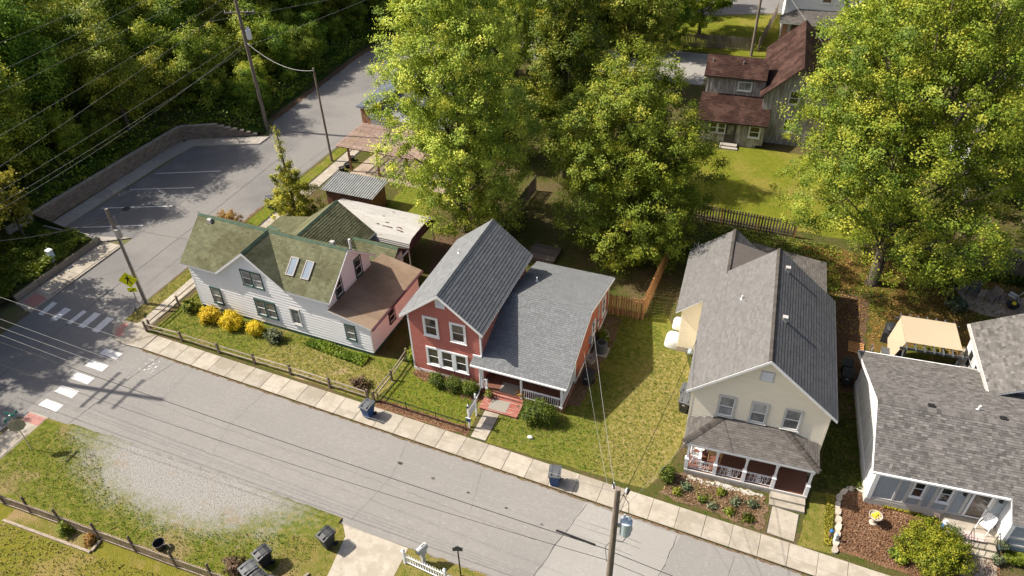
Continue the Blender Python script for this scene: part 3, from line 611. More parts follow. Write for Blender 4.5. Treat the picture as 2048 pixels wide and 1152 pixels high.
for i, (x, y, r) in enumerate(((-17.2, 23.4, .10), (-14.9, 23.1, .08), (-12.6, 22.9, .06), (-10.2, 22.7, .06), (-8.0, 22.4, .06))):
    B = MB(); B.poly([(x + r * (1 + .5 * math.sin(5 * t)) * math.cos(t) * 1.7, y + r * math.sin(t), ROAD + .009) for t in [k * math.pi / 5 for k in range(10)]]); B.build('road_stain', 'tar', kind='structure', fix=False)
# ================================================================== WEST SIDE: hill, retaining wall, planter
def bx_(y):
    pts = [(-80, -52.2), (26.5, -52.2), (34.9, -52.2), (35.1, -59.0), (52.8, -58.7), (56.6, -51.0), (60, -52.9), (64, -53.2), (70, -53.2), (79, -53.6), (86, -53), (90, -51), (97, -46), (104, -39), (115, -21), (128, 9)]
    for (a, xa), (b, xb) in zip(pts[:-1], pts[1:]):
        if a <= y <= b: return xa + (xb - xa) * (y - a) / (b - a)
    return pts[0][1] if y < -80 else pts[-1][1]
def base_(y):
    if y < 26: return .05
    if y < 35: return .5
    if y < 53: return 1.35
    if y < 57: return 1.35 - 1.3 * (y - 53) / 4
    return .02
def hill(x, y):
    d = max(0, bx_(y) - x); b = base_(y)
    if y < 35: d = max(0, d - 5)
    return b + .34 * d + .5 * math.sin(x * .35 + 1) * min(1, d / 6) + .4 * math.sin(y * .27) * min(1, d / 6)
H = MB(); ys = [-60, -30, 0, 10, 20, 26, 30, 34.9, 35.1, 40, 46, 52.8, 54.5, 56.6, 58, 60, 64, 70, 75, 79, 86, 90, 97, 104, 115, 128]; ds = [0, .6, 1.5, 3, 5, 8, 12, 17, 24, 34, 50, 80, 140]
g = [[(bx_(y) - d, y, hill(bx_(y) - d, y)) for d in ds] for y in ys]
vs = [p for row in g for p in row]; n = len(ds)
H.faces(vs, [(i * n + j, i * n + j + 1, (i + 1) * n + j + 1, (i + 1) * n + j) for i in range(len(ys) - 1) for j in range(n - 1)])
H.build('hillside', 'forest_floor', kind='structure')
# block retaining wall: courses of individual blocks with a cap
rw = thing('retaining_wall', 'tan block retaining wall with a pale cap along the parking lot', 'retaining wall', (0, 0, 0))
path = [(-59.1, 32.6), (-58.95, 40), (-58.75, 46), (-58.5, 52.9), (-51.6, 56.2)]
br = random.Random(11); BL = MB(); CP = MB(); core = MB()
for (a, b), last in zip(zip(path[:-1], path[1:]), (0, 0, 0, 1)):
    a, b = Vector(a), Vector(b); L = (b - a).length; d = (b - a) / L; nrm = Vector((d.y, -d.x)); k0 = int(L / .42)
    for c in range(7):
        for k in range(k0 + 1):
            s0 = k * L / k0 - (L / k0 / 2 if c % 2 else 0); s1 = s0 + L / k0 - .012; s0, s1 = max(0, s0), min(L, s1)
            if s1 - s0 < .05: continue
            if last and c > 6 - 6 * max(0, (s0 / L - .45) / .55): continue
            m = a + d * (s0 + s1) / 2 + nrm * (.02 - c * .015 + br.uniform(-.012, .012)); z = -.02 + c * .2
            BL.obox((m.x, m.y, z + .1), (d.x * (s1 - s0) / 2, d.y * (s1 - s0) / 2, 0), (nrm.x * .14, nrm.y * .14, 0), (0, 0, .093), 0, min(1, max(0, br.gauss(.5, .3))))
            if (c == 6 and not last) or (last and c + 1 > 6 - 6 * max(0, (s0 / L - .45) / .55)):
                CP.obox((m.x - nrm.x * .03, m.y - nrm.y * .03, z + .235), (d.x * (s1 - s0) / 2, d.y * (s1 - s0) / 2, 0), (nrm.x * .19, nrm.y * .19, 0), (0, 0, .032), 0, br.random())
BL.build('block_courses', 'block', rw, kind='stuff', fix=False); CP.build('cap_stones', 'block_cap', rw, kind='stuff', fix=False)
# timber wall of the planter
tw_ = thing('timber_planter_wall', 'low weathered timber wall edging the planting bed by the side street', 'planter wall', (0, 0, 0))
for c in range(2):
    for k in range(4):
        B = MB(); y0 = 26.9 + k * 2.06; B.box(-52.33 - c * .05, -52.08 - c * .05, y0, y0 + 2.03, -.05 + c * .27, .21 + c * .27); B.build('timber', 'wood_rail', tw_)
B = MB(); B.box(-54.6, -52.1, 35.1, 35.32, 0, .4); B.build('timber', 'wood_rail', tw_)
B = MB(); B.box(-60.0, -54.7, 33.4, 33.6, 0, .35); B.build('timber', 'wood_rail', tw_)

kb = MB(); kb.box(-59.0, -52.1, 34.75, 35.12, -.1, .66); kb.box(-59.15, -58.85, 32.5, 35.1, -.1, 1.3); kb.build('planter_kerb', 'concrete_old', tw_)
# ================================================================== HOUSES
X_, Y_, Z_ = (1, 0, 0), (0, 1, 0), (0, 0, 1); NX, NY = (-1, 0, 0), (0, -1, 0)
def pent(parent, name, mat, prof, axis, a0, a1):
    """extrude a profile: axis 'x' -> prof in (y,z), axis 'y' -> prof in (x,z)"""
    B = MB()
    if axis == 'x': B.prism([(a0, p, z) for p, z in prof], (a1 - a0, 0, 0))
    else: B.prism([(p, a0, z) for p, z in prof], (0, a1 - a0, 0))
    return B.build(name, mat, parent)
def strip(parent, name, mat, pts, w, t):
    """a board following 3-D points: width vector w, thickness vector t"""
    B = MB(); w, t = Vector(w), Vector(t)
    for a, b in zip(pts[:-1], pts[1:]):
        a, b = Vector(a), Vector(b); B.faces([a, b, b + w, a + w, a + t, b + t, b + w + t, a + w + t], [(0, 1, 2, 3), (4, 7, 6, 5), (0, 4, 5, 1), (1, 5, 6, 2), (2, 6, 7, 3), (3, 7, 4, 0)])
    return B.build(name, mat, parent)
def pipe(parent, x, y, z, h=.35, r=.045, mat='white_paint'):
    B = MB(); B.lathe([(r * 2.4, 0), (r * 2.2, .04), (r, .06), (r, h), (r * .7, h), (r * .7, h - .05)], (x, y, z), 10); return B.build('vent_pipe', mat, parent)
# ------------------------------------------------------------------ red house
RH = thing('red_house', 'two-storey red clapboard house with grey shingle roof and a red front porch', 'house', (-19.96, 30.74, 0))
pent(RH, 'wall', 'red_siding', [(0, 0), (4.95, 0), (4.95, 4.98), (2.475, 6.95), (0, 4.98)], 'y', 0, 8.0)
siding(RH, (0, 0, 0), X_, NY, [(0, .24), (4.95, .24), (4.95, 5.0), (2.475, 7.0), (0, 5.0)], 'red_siding', .14)
siding(RH, (4.95, 0, 0), Y_, X_, [(0, 2.3), (8, 2.3), (8, 5.0), (0, 5.0)], 'red_siding', .14)
siding(RH, (0, 0, 0), Y_, NX, [(0, .2), (8, .2), (8, 5.0), (0, 5.0)], 'red_siding', .14)
boxp(RH, 'foundation', 'white_paint', -.05, 5.0, -.05, 8.0, -.05, .24)
for x in (0, 4.95): boxp(RH, 'corner_board', 'white_paint', x - .055, x + .055, -.035, .09, .2, 5.02)
mr = roof(RH, [[(-.38, -.42, 4.92), (-.38, 8.4, 4.92), (2.475, 8.4, 7.24), (2.475, -.42, 7.24)], [(5.33, -.42, 4.92), (5.33, 8.4, 4.92), (2.475, 8.4, 7.24), (2.475, -.42, 7.24)]], 'shingle_grey', 'white_paint', e=.225, tw=.33, t=.02, lam=.1,
          caps=[((2.475, 8.4, 7.24), (2.475, -.42, 7.24), .81, .81)], seed=3)
for sx in (-.38, 5.33):
    strip(RH, 'rake_board', 'white_paint', [(sx, -.445, 4.72), (2.475, -.445, 7.04)], (0, 0, .2), (0, .03, 0))
for a0, a1, z0, z1 in ((1.07, 2.14, 3.43, 5.04), (2.94, 4.03, 3.45, 5.04)): window(RH, (0, 0, 0), X_, NY, a0, a1, z0, z1, tw=.14, glass='glass')
for k in range(3):
    window(RH, (0, 0, 0), X_, NY, 1.05 + k * .99, 1.05 + (k + 1) * .99, .88, 2.45, tw=.13, glass='glass')
B = MB(); B.prism([(2.1, -.06, 5.95), (2.72, -.06, 5.95), (2.72, -.06, 6.66), (2.475, -.06, 6.82), (2.1, -.06, 6.62)], (0, .05, 0)); vt = B.build('gable_vent', 'white_paint', RH)
B = MB()
for k in range(5): B.obox((2.41, -.075, 6.04 + k * .11), (.24, 0, 0), (0, .02, .03), (0, .006, -.005))
B.build('louvre', 'white_siding', vt)
# side wing with the porch
pent(RH, 'wing_wall', 'orange_siding', [(2.2, 0), (9.9, 0), (9.9, 2.85), (4.5, 4.3), (2.2, 3.35)], 'x', 4.95, 10.45)
siding(RH, (10.45, 0, 0), Y_, X_, [(2.2, .3), (9.9, .3), (9.9, 2.85), (4.5, 4.3), (2.2, 3.35)], 'orange_siding', .14)
boxp(RH, 'base_board', 'white_paint', 10.45, 10.52, 2.2, 9.95, .1, .32)
boxp(RH, 'wing_foundation', 'concrete_old', 4.9, 10.47, 2.2, 9.92, -.05, .1)
for y in (2.2, 9.9): boxp(RH, 'corner_board', 'white_paint', 10.42, 10.5, y - .06, y + .06, .3, 2.85)
ze = lambda y: 2.42 + (y + .63) * (4.5 - 2.42) / 5.13
roof(RH, [[(4.97, -.63, 2.42), (10.75, -.63, 2.42), (10.75, 4.5, 4.5), (4.97, 4.5, 4.5)], [(4.45, -.63, 2.42), (4.965, -.63, 2.42), (4.965, -.03, ze(-.03)), (4.45, -.03, ze(-.03))]], 'shingle_grey', 'white_paint', e=.15, tw=.33, t=.02, lam=0, seed=5, name='porch_roof')
roof(RH, [[(4.97, 4.505, 4.5), (10.75, 4.505, 4.5), (10.75, 10.25, 3.02), (4.97, 10.25, 3.02)]], 'shingle_grey', 'white_paint', e=.16, tw=.33, t=.01, seed=6, name='rear_roof')
strip(RH, 'rake_board', 'white_paint', [(10.76, -.63, 2.24), (10.76, 4.5, 4.32), (10.76, 10.25, 2.84)], (0, 0, .17), (.03, 0, 0))
boxp(RH, 'gutter', 'white_paint', 4.45, 10.78, -.72, -.635, 2.3, 2.41)
for a0, a1, z0, z1 in ((5.7, 6.45, 1.15, 2.35), (8.15, 9.0, .95, 2.45)): window(RH, (10.45, 0, 0), Y_, X_, a0, a1, z0, z1, tw=.1, glass='glass_dark')
pipe(RH, 6.15, 7.0, 3.86); pipe(RH, 1.3, 5.2, 6.3, .3)
B = MB(); B.tube([(10.5, 7.3, .3), (10.5, 7.3, 3.4)], .03, 6); B.tube([(10.5, 7.5, .3), (10.5, 7.5, 3.3)], .02, 6); B.build('conduit', 'trim_grey', RH)
boxp(RH, 'meter_box', 'galv', 10.47, 10.66, 5.2, 5.5, 1.0, 1.5); boxp(RH, 'meter_box', 'trim_grey', 10.47, 10.62, 6.9, 7.15, 1.1, 1.6)
# porch
boxp(RH, 'porch_floor', 'porch_floor', 4.98, 10.5, -.5, 2.19, .3, .42); boxp(RH, 'porch_skirt', 'red_paint', 5.0, 10.48, -.46, -.4, 0, .3); boxp(RH, 'porch_skirt', 'red_paint', 10.42, 10.48, -.4, 2.2, 0, .3)
B = MB()
for k in range(9):   # planks of the front landing
    y = -1.9 + k * .135; B.box(5.45, 8.0, y, y + .128, .13, .17)
lb = B.build('landing', 'red_paint', RH); boxp(lb, 'landing_frame', 'red_paint', 5.48, 7.97, -1.88, -.66, 0, .13)
boxp(RH, 'step', 'red_paint', 5.5, 7.95, -.68, -.5, .17, .3)
for x, y in ((5.08, -.45), (7.78, -.45), (10.42, -.45), (10.42, 2.1), (5.42, -.45)):
    h = 2.35 if x != 5.42 else 1.25
    if y > 1: h = 3.1
    B = MB(); B.box(x - .06, x + .06, y - .06, y + .06, .42, h); B.box(x - .08, x + .08, y - .08, y + .08, .42, .55)
    if h > 2: B.box(x - .085, x + .085, y - .085, y + .085, h - .1, h)
    B.build('porch_post', 'white_paint', RH)
boxp(RH, 'porch_beam', 'white_paint', 4.98, 10.5, -.53, -.38, 2.2, 2.36)
def rail(parent, a, b, z, h=.8, mat='white_paint', step=.135, bal='white_paint'):
    a, b = Vector((*a, 0)), Vector((*b, 0)); L = (b - a).length; d = (b - a) / L; n = Vector((-d.y, d.x, 0)); c = (a + b) / 2
    B = MB(); B.obox(c + Vector((0, 0, z + h)), d * L / 2, n * .045, (0, 0, .03)); B.obox(c + Vector((0, 0, z + .1)), d * L / 2, n * .03, (0, 0, .03)); r = B.build('railing', mat, parent)
    me = MB(); me.box(-.02, .02, -.02, .02, .12, h - .02); me = me.mesh('baluster', bal); k = int(L / step)
    for i in range(1, k): p = a + d * (L * i / k); obj('baluster', me, r, (p.x, p.y, z), math.atan2(d.y, d.x))
    return r
rail(RH, (7.86, -.45), (10.34, -.45), .42); rail(RH, (10.42, -.37), (10.42, 2.02), .42); rail(RH, (5.14, -.45), (5.36, -.45), .42, step=.1)
window(RH, (0, 2.2, 0), X_, NY, 8.4, 9.6, 1.1, 2.5, glass='glass_dark')
dr = boxp(RH, 'front_door', 'white_paint', 6.2, 7.15, 2.14, 2.19, .43, 2.5); boxp(dr, 'pane', 'glass_dark', 6.4, 6.95, 2.12, 2.145, 1.3, 2.3)
B = MB(); B.tube([(5.0, -.5, 2.3), (4.98, -.48, 1.0), (5.0, -.5, .45), (5.05, -1.0, .3), (5.0, -1.5, .1)], .045, 8); B.build('downspout', 'white_paint', RH)
boxp(RH, 'wall_cap', 'white_paint', 4.4, 5.0, -.1, .0, ze(-.03), ze(-.03) + .1)
# ------------------------------------------------------------------ white house
WHt = thing('white_house', 'white clapboard house with moss green shingle roof, two skylights and a brown lean-to roof', 'house', (-23.20, 30.88, 0), R_(-1.4))
sW = .8136
pent(WHt, 'wall', 'white_siding', [(0, 0), (5.3, 0), (5.3, 4.12), (2.65, 6.25), (0, 4.12)], 'x', -14.8, -3.0)
B = MB(); B.prism([(-12.0, 0.002, 3.9), (-6.25, 0.002, 3.9), (-6.45, 0.002, 4.12), (-9.125, 0.002, 6.28), (-11.8, .002, 4.12)], (0, 2.5, 0)); B.build('gable_wall', 'white_siding', WHt)
siding(WHt, (0, 0, 0), X_, NY, [(-14.8, .28), (0, .28), (0, 2.36), (-2.98, 3.12), (-3.0, 4.2), (-6.4, 4.2), (-9.125, 6.35), (-11.85, 4.2), (-14.8, 4.2)][::1], 'white_siding', .2) if False else None
for pg in ([(-14.8, .28), (-3.0, .28), (-3.0, 4.2), (-14.8, 4.2)], [(-11.85, 4.2), (-6.4, 4.2), (-9.125, 6.32)], [(-3.0, .28), (0, .28), (0, 2.4), (-3, 3.12)]): siding(WHt, (0, 0, 0), X_, NY, pg, 'white_siding', .24, .042)
siding(WHt, (-3.0, 0, 0), Y_, X_, [(0, 3.3), (5.3, 3.3), (5.3, 4.12), (2.65, 6.25), (0, 4.12)], 'white_siding', .19)
siding(WHt, (-14.8, 0, 0), Y_, NX, [(0, .28), (5.3, .28), (5.3, 4.12), (2.65, 6.25), (0, 4.12)], 'white_siding', .19)
pent(WHt, 'lean_to_wall', 'white_siding', [(-3.05, 0), (0, 0), (0, 2.45), (-3.05, 3.12)], 'y', .001, 6.6)
siding(WHt, (0, 0, 0), Y_, X_, [(0, .28), (6.6, .28), (6.6, 2.45), (0, 2.45)], 'white_siding', .17)
boxp(WHt, 'foundation', 'green_trim', -14.82, .02, -.03, 6.6, -.05, .27)
for x in (-14.8, 0): boxp(WHt, 'corner_board', 'white_siding', x - .06, x + .06, -.04, .08, .27, 2.4 if x == 0 else 4.2)
v = [(-15.25, -.3, 4.1), (-12.075, -.3, 4.1), (-9.125, 2.65, 6.5), (-15.25, 2.65, 6.5)]
planes = [v, [(-6.175, -.3, 4.1), (-2.62, -.3, 4.1), (-2.62, 2.65, 6.5), (-9.125, 2.65, 6.5)], [(-12.075, -.3, 4.1), (-9.125, -.3, 6.5), (-9.125, 2.65, 6.5)], [(-6.175, -.3, 4.1), (-9.125, -.3, 6.5), (-9.125, 2.65, 6.5)],
          [(-15.25, 5.6, 4.1), (-2.62, 5.6, 4.1), (-2.62, 2.65, 6.5), (-15.25, 2.65, 6.5)]]
roof(WHt, planes, 'shingle_green', 'white_paint', e=.16, tw=.25, t=.015, lam=.2, capmat='shingle_teal', caps=[((-15.25, 2.65, 6.5), (-2.62, 2.65, 6.5), .81, .81), ((-9.125, 2.65, 6.5), (-9.125, -.3, 6.5), .81, .81)], seed=8)
strip(WHt, 'rake_board', 'white_paint', [(-12.075, -.325, 3.92), (-9.125, -.325, 6.32)], (0, 0, .18), (0, .03, 0)); strip(WHt, 'rake_board', 'white_paint', [(-6.175, -.325, 3.92), (-9.125, -.325, 6.32)], (0, 0, .18), (0, .03, 0))
strip(WHt, 'rake_board', 'white_paint', [(-2.60, -.3, 3.92), (-2.6, 2.65, 6.32), (-2.6, 5.6, 3.92)], (0, 0, .18), (.03, 0, 0))
for x0 in (-6.5, -5.27):      # two skylights lying in the front slope
    zf = lambda y: 4.1 + (y + .3) * sW
    F = MB(); n = Vector((0, -sW, 1)).normalized(); vv = Vector((0, 1, sW)).normalized(); c = Vector((x0 + .3, 1.07, zf(1.07))); hl = .66
    for sx in (-1, 1): F.obox(c + Vector((sx * .29, 0, 0)) + n * .06, (.04, 0, 0), vv * hl, n * .06)
    for sv in (-1, 1): F.obox(c + vv * (sv * (hl - .04)) + n * .061, (.33, 0, 0), vv * .04, n * .06)
    sk = F.build('skylight', 'trim_bronze', WHt); G = MB(); G.obox(c + n * .08, (.26, 0, 0), vv * (hl - .07), n * .01); G.build('pane', 'glass_sky', sk)
B = MB(); B.box(-14.15, -13.85, 2.2, 2.5, 5.95, 6.4); B.tube([(-14.15, 2.35, 6.4), (-13.85, 2.35, 6.4)], .15, 10); B.build('roof_vent', 'white_metal', WHt)
B = MB(); B.box(-4.2, -3.9, 2.85, 3.1, 6.25, 6.6); B.build('roof_vent', 'white_metal', WHt); pipe(WHt, -3.1, 3.6, 5.6, 1.0, .08)
# brown lean-to roof laid in sheets
zb_ = lambda x: 3.34 - (x + 3.0) * .2121
LR = MB(); LR.prism([(.3, -.2, 2.5), (.3, 6.85, 2.5), (-3.0, 6.85, 3.2), (-3.0, -.2, 3.2)], (0, 0, .1)); lr = LR.build('lean_to_roof', 'white_paint', WHt)
for k in range(7):
    B = MB(); y0 = -.2 + k * 1.007; y1 = y0 + 1.0; d = .006 * (k % 2)
    B.prism([(.31, y0, 2.604 + d), (.31, y1, 2.604 + d), (-3.0, y1, 3.304 + d), (-3.0, y0, 3.304 + d)], (0, 0, .012)); B.build('roofing_sheet', 'brown_roll', lr)
boxp(WHt, 'gutter', 'purple_trim', .3, .42, -.2, 6.85, 2.47, 2.58)
strip(WHt, 'wall_flashing', 'white_paint', [(-2.97, -.05, 3.32), (-2.97, 5.3, 3.32)], (0, 0, .12), (.03, 0, 0))
GT = dict(trim='green_trim', sash='white_paint', glass='glass_curtain', tw=.085)
window(WHt, (0, 0, 0), X_, NY, -13.42, -12.5, .85, 2.35, **GT)
for a in (-9.48, -8.58): window(WHt, (0, 0, 0), X_, NY, a, a + .9, .9, 2.38, **GT)
for a in (-9.97, -9.085): window(WHt, (0, 0, 0), X_, NY, a, a + .88, 3.47, 4.8, trim='green_trim', glass='glass_curtain', tw=.06)
window(WHt, (0, 0, 0), X_, NY, -6.45, -5.6, 1.0, 2.43, trim='trim_grey', glass='glass_curtain', tw=.08, split=False)
window(WHt, (0, 0, 0), X_, NY, -1.97, -1.14, .98, 2.32, **GT)
window(WHt, (0, 0, 0), Y_, X_, 2.3, 3.1, 1.0, 2.1, trim='dark_trim', glass='glass_dark', tw=.07)
for a in (.95, 3.42): window(WHt, (-3.0, 0, 0), Y_, X_, a, a + .84, 3.45, 4.95, trim='green_trim', glass='glass_dark', tw=.08)
# rear wings
pent(WHt, 'rear_wall', 'white_siding', [(-10.9, 0), (-5.5, 0), (-5.5, 2.9), (-8.2, 4.85), (-10.9, 2.9)], 'y', 5.31, 9.1)
roof(WHt, [[(-5.15, 4.2, 2.95), (-5.15, 9.45, 2.95), (-8.2, 9.45, 5.2), (-8.2, 3.9, 5.2)], [(-11.25, 4.2, 2.95), (-11.25, 9.45, 2.95), (-8.2, 9.45, 5.2), (-8.2, 3.9, 5.2)]], 'shingle_green', 'white_paint', e=.19, tw=.32, t=.03, lam=.3,
     capmat='shingle_teal', caps=[((-8.2, 9.45, 5.2), (-8.2, 4.3, 5.2), .74, .74)], seed=9, name='rear_roof')
boxp(WHt, 'shed_wall', 'white_siding', -5.5, -2.3, 6.9, 8.5, 0, 2.6)
roof(WHt, [[(-6, 6.45, 2.62), (-1.95, 6.45, 2.62), (-1.95, 7.6, 3.5), (-6, 7.6, 3.5)], [(-6, 8.75, 2.62), (-1.95, 8.75, 2.62), (-1.95, 7.6, 3.5), (-6, 7.6, 3.5)]], 'shingle_green', 'purple_trim', e=.19, t=.03, lam=.3, capmat='shingle_teal', caps=[((-6, 7.6, 3.5), (-1.95, 7.6, 3.5), .7, .7)], seed=10, name='shed_roof')
boxp(WHt, 'gutter', 'white_paint', -1.95, -1.86, 6.4, 8.7, 2.5, 2.6)
boxp(WHt, 'side_shed_wall', 'white_siding', -13.6, -10.9, 5.6, 9.0, 0, 2.6)
roof(WHt, [[(-14.0, 5.5, 2.55), (-14.0, 9.3, 2.55), (-11.0, 9.3, 3.15), (-11.0, 5.5, 3.15)]], 'shingle_green', 'white_paint', e=.15, t=.015, lam=.3, capmat='shingle_teal', caps=[((-13.9, 7.6, 2.62), (-12.4, 7.0, 2.9), .05, .05)], seed=12, name='side_roof')
# ------------------------------------------------------------------ carport with its white ribbed metal roof
CPt = thing('carport', 'white ribbed metal carport roof with rust streaks behind the green roof', 'carport', (-23.20, 30.88, 0), R_(-1.4))
B = MB(); nx = 54; prof = []
ysec = [(9.15, 2.35), (9.3, 2.75), (9.7, 2.98), (10.6, 3.05), (11.6, 3.08), (12.4, 3.02), (13.1, 2.8), (13.4, 2.4)]
def cy(t, k): return ysec[k][0] + (0 if t > .5 else 0), ysec[k][1]
for k in range(len(ysec) - 1):
    (y0, z0), (y1, z1) = ysec[k], ysec[k + 1]
    n = 3 if k in (0, 1, 6) else 8
    for j in range(n):
        ya, yb = y0 + (y1 - y0) * j / n, y0 + (y1 - y0) * (j + 1) / n; za, zb2 = z0 + (z1 - z0) * j / n, z0 + (z1 - z0) * (j + 1) / n
        B.poly([(-10.5, ya, za), (-2.05, ya, za), (-2.05, yb - .07, zb2), (-10.5, yb - .07, zb2)]); B.poly([(-10.5, yb - .07, zb2), (-2.05, yb - .07, zb2), (-2.05, yb - .04, zb2 - .05), (-10.5, yb - .04, zb2 - .05)]); B.poly([(-10.5, yb - .04, zb2 - .05), (-2.05, yb - .04, zb2 - .05), (-2.05, yb, zb2), (-10.5, yb, zb2)])
B.build('carport_roof', 'white_metal', CPt, fix=False)
B = MB(); B.prism([(-2.06, y, z - .02) for y, z in ysec] + [(-2.06, 13.4, 2.2), (-2.06, 9.15, 2.2)], (-.05, 0, 0)); B.build('end_panel', 'purple_trim', CPt)
for x, y in ((-2.2, 9.3), (-2.2, 13.2), (-6.2, 9.6), (-10.3, 9.6), (-10.3, 13.2), (-6.2, 13.2)): B = MB(); B.box(x - .04, x + .04, y - .04, y + .04, 0, 2.5); B.build('carport_post', 'white_metal', CPt)
B = MB(); rc = random.Random(4)
for x, y, l in ((-4.6, 10.4, .9), (-3.6, 10.55, .5), (-4.9, 10.9, .3), (-5.5, 10.5, .25), (-5.6, 11.6, .22), (-5.2, 12.4, .18), (-3.4, 10.2, .7)):
    pts = [(x + (l * i / 6) - l / 2, y + rc.uniform(-.03, .03) + (.05 if 0 < i < 6 else 0), 3.085) for i in range(7)]; B.poly(pts + [(p[0], p[1] - rc.uniform(.05, .13), p[2]) for p in pts[::-1]])
B.build('rust_patch', 'rust', CPt, fix=False)
# ------------------------------------------------------------------ cream house
CH = thing('cream_house', 'cream vinyl-sided house with broad grey gable roof and railed front porch', 'house', (-1.49, 28.30, 0), R_(3.5))
YW = 1.9; sC = (8.37 - 5.1) / 3.905
pent(CH, 'wall', 'cream_siding', [(-.3, 0), (6.83, 0), (6.83, 5.15), (3.265, 8.1), (-.3, 5.15)], 'y', YW, 11.5)
siding(CH, (0, YW, 0), X_, NY, [(-.3, 2.5), (6.83, 2.5), (6.83, 5.2), (3.265, 8.15), (-.3, 5.2)], 'cream_siding', .13, .03)
siding(CH, (0, YW, 0), X_, NY, [(-.3, .45), (6.83, .45), (6.83, 2.5), (-.3, 2.5)], 'cream_siding', .13, .03)
siding(CH, (-.3, 0, 0), Y_, NX, [(YW, .3), (11.5, .3), (11.5, 5.1), (YW, 5.1)], 'cream_siding', .13, .03); siding(CH, (6.83, 0, 0), Y_, X_, [(YW, .3), (11.5, .3), (11.5, 5.1), (YW, 5.1)], 'cream_siding', .13, .03)
for x in (-.3, 6.83): boxp(CH, 'corner_board', 'cream_siding', x - .05, x + .05, YW - .04, YW + .08, .4, 5.2)
boxp(CH, 'foundation', 'stone_tan', -.33, 6.86, YW, 11.5, -.05, .35)
roof(CH, [[(-.66, 1.55, 5.1), (-.66, 11.8, 5.1), (3.245, 11.8, 8.37), (3.245, 1.55, 8.37)]], 'shingle_warm', 'white_paint', e=.14, tw=.32, t=.012, lam=.6, caps=[((3.245, 11.8, 8.37), (3.245, 1.55, 8.37), .84, .84)], capmat='shingle_cap', seed=13)
roof(CH, [[(7.15, 1.55, 5.1), (7.15, 11.8, 5.1), (3.25, 11.8, 8.37), (3.25, 1.55, 8.37)]], 'shingle_warm', 'white_paint', e=.225, tw=.33, t=.018, lam=.1, seed=14)
for sx in (-.66, 7.15): strip(CH, 'rake_board', 'white_paint', [(sx, 1.525, 4.92), (3.245, 1.525, 8.19)], (0, 0, .18), (0, .03, 0))
for a in (1.1, 2.82, 4.55): window(CH, (0, YW, 0), X_, NY, a, a + .95, 3.45, 5.02, trim='trim_grey', sash='white_paint', glass='glass_curtain', tw=.09, muntin=0)
gv = boxp(CH, 'gable_vent', 'trim_grey', 2.91, 3.62, YW - .06, YW + .01, 6.62, 7.32); B = MB()
for k in range(6): B.obox((3.265, YW - .07, 6.72 + k * .1), (.28, 0, 0), (0, .02, .03), (0, .005, -.004))
B.build('louvre', 'white_siding', gv)
for y in (5.5, 10.2):
    B = MB(); z = 8.37 - .55 * sC; B.box(3.70, 3.92, y - .1, y + .1, z - .1, z + .3); B.box(3.67, 3.95, y - .13, y + .13, z + .3, z + .33); B.build('roof_vent', 'white_metal', CH)
pipe(CH, 1.5, 8.1, 5.1 + 2.16 * sC - .02, .3)
# hipped porch roof
roof(CH, [[(-.3, -.05, 2.74), (6.75, -.05, 2.74), (4.9, 1.9, 3.32), (1.55, 1.9, 3.32)], [(-.3, -.05, 2.74), (-.3, 1.9, 2.74), (1.55, 1.9, 3.32)], [(6.75, -.05, 2.74), (6.75, 1.9, 2.74), (4.9, 1.9, 3.32)]], 'shingle_brown', 'white_paint', e=.14, tw=.3, t=.016, lam=.8,
     caps=[((-.3, -.05, 2.74), (1.55, 1.9, 3.32), .2, .2), ((6.75, -.05, 2.74), (4.9, 1.9, 3.32), .2, .2)], capmat='shingle_cap', seed=15, name='porch_roof')
boxp(CH, 'porch_beam', 'white_paint', -.15, 6.62, .05, .2, 2.42, 2.62)
boxp(CH, 'porch_floor', 'porch_floor', -.02, 6.58, .06, 1.89, .36, .46); boxp(CH, 'porch_edge', 'trim_grey', -.05, 6.6, .0, .06, .33, .465); boxp(CH, 'porch_skirt', 'stone_tan', 0, 6.55, .03, .09, 0, .33)
for x in (.03, 1.6, 3.17, 4.74, 6.5):
    B = MB(); B.taper(x - .1, x + .1, .03, .23, .46, 1.3, .95); B.taper(x - .125, x + .125, .005, .255, 1.3, 1.4, .6); B.box(x - .06, x + .06, .07, .19, 1.36, 2.44); B.box(x - .1, x + .1, .03, .23, 2.32, 2.42); B.build('porch_post', 'white_paint', CH)
def iron_panel(parent, x0, x1, y, z):
    B = MB()
    for h in (.08, .74, .82): B.tube([(x0, y, z + h), (x1, y, z + h)], .018, 6)
    r = B.build('railing', 'white_paint', parent); L = x1 - x0; c = (x0 + x1) / 2; k = 6
    for i in range(1, k):
        x = x0 + L * i / k
        if i == k // 2: continue
        B = MB(); B.tube([(x, y, z + .08), (x, y, z + .74)], .011, 6); s = .08
        B.tube([(x, y, z + .3), (x + s, y, z + .42), (x + s * 1.2, y, z + .58), (x + s * .5, y, z + .68), (x + .02, y, z + .6)], .009, 5)
        B.tube([(x, y, z + .5), (x - s, y, z + .4), (x - s * 1.2, y, z + .25), (x - s * .5, y, z + .14), (x - .02, y, z + .22)], .009, 5); B.build('scroll_baluster', 'white_paint', r)
    B = MB()
    for s in (-.1, .1): B.box(c + s - .012, c + s + .012, y - .01, y + .01, z + .08, z + .74)
    for h in (.12, .25, .4, .55, .68): B.lathe([(.02, -.03), (.075, -.03), (.075, .03), (.02, .03)], (c, y, z + h), 8, sy=.2)
    B.build('lattice_centre', 'white_paint', r)
for a, b in ((.14, 1.49), (1.71, 3.06), (3.28, 4.63)): iron_panel(CH, a, b, .13, .46)
B = MB(); B.tube([(.03, .2, 1.28), (.03, 1.85, 1.28)], .02, 6); B.tube([(.03, .2, .55), (.03, 1.85, .55)], .02, 6)
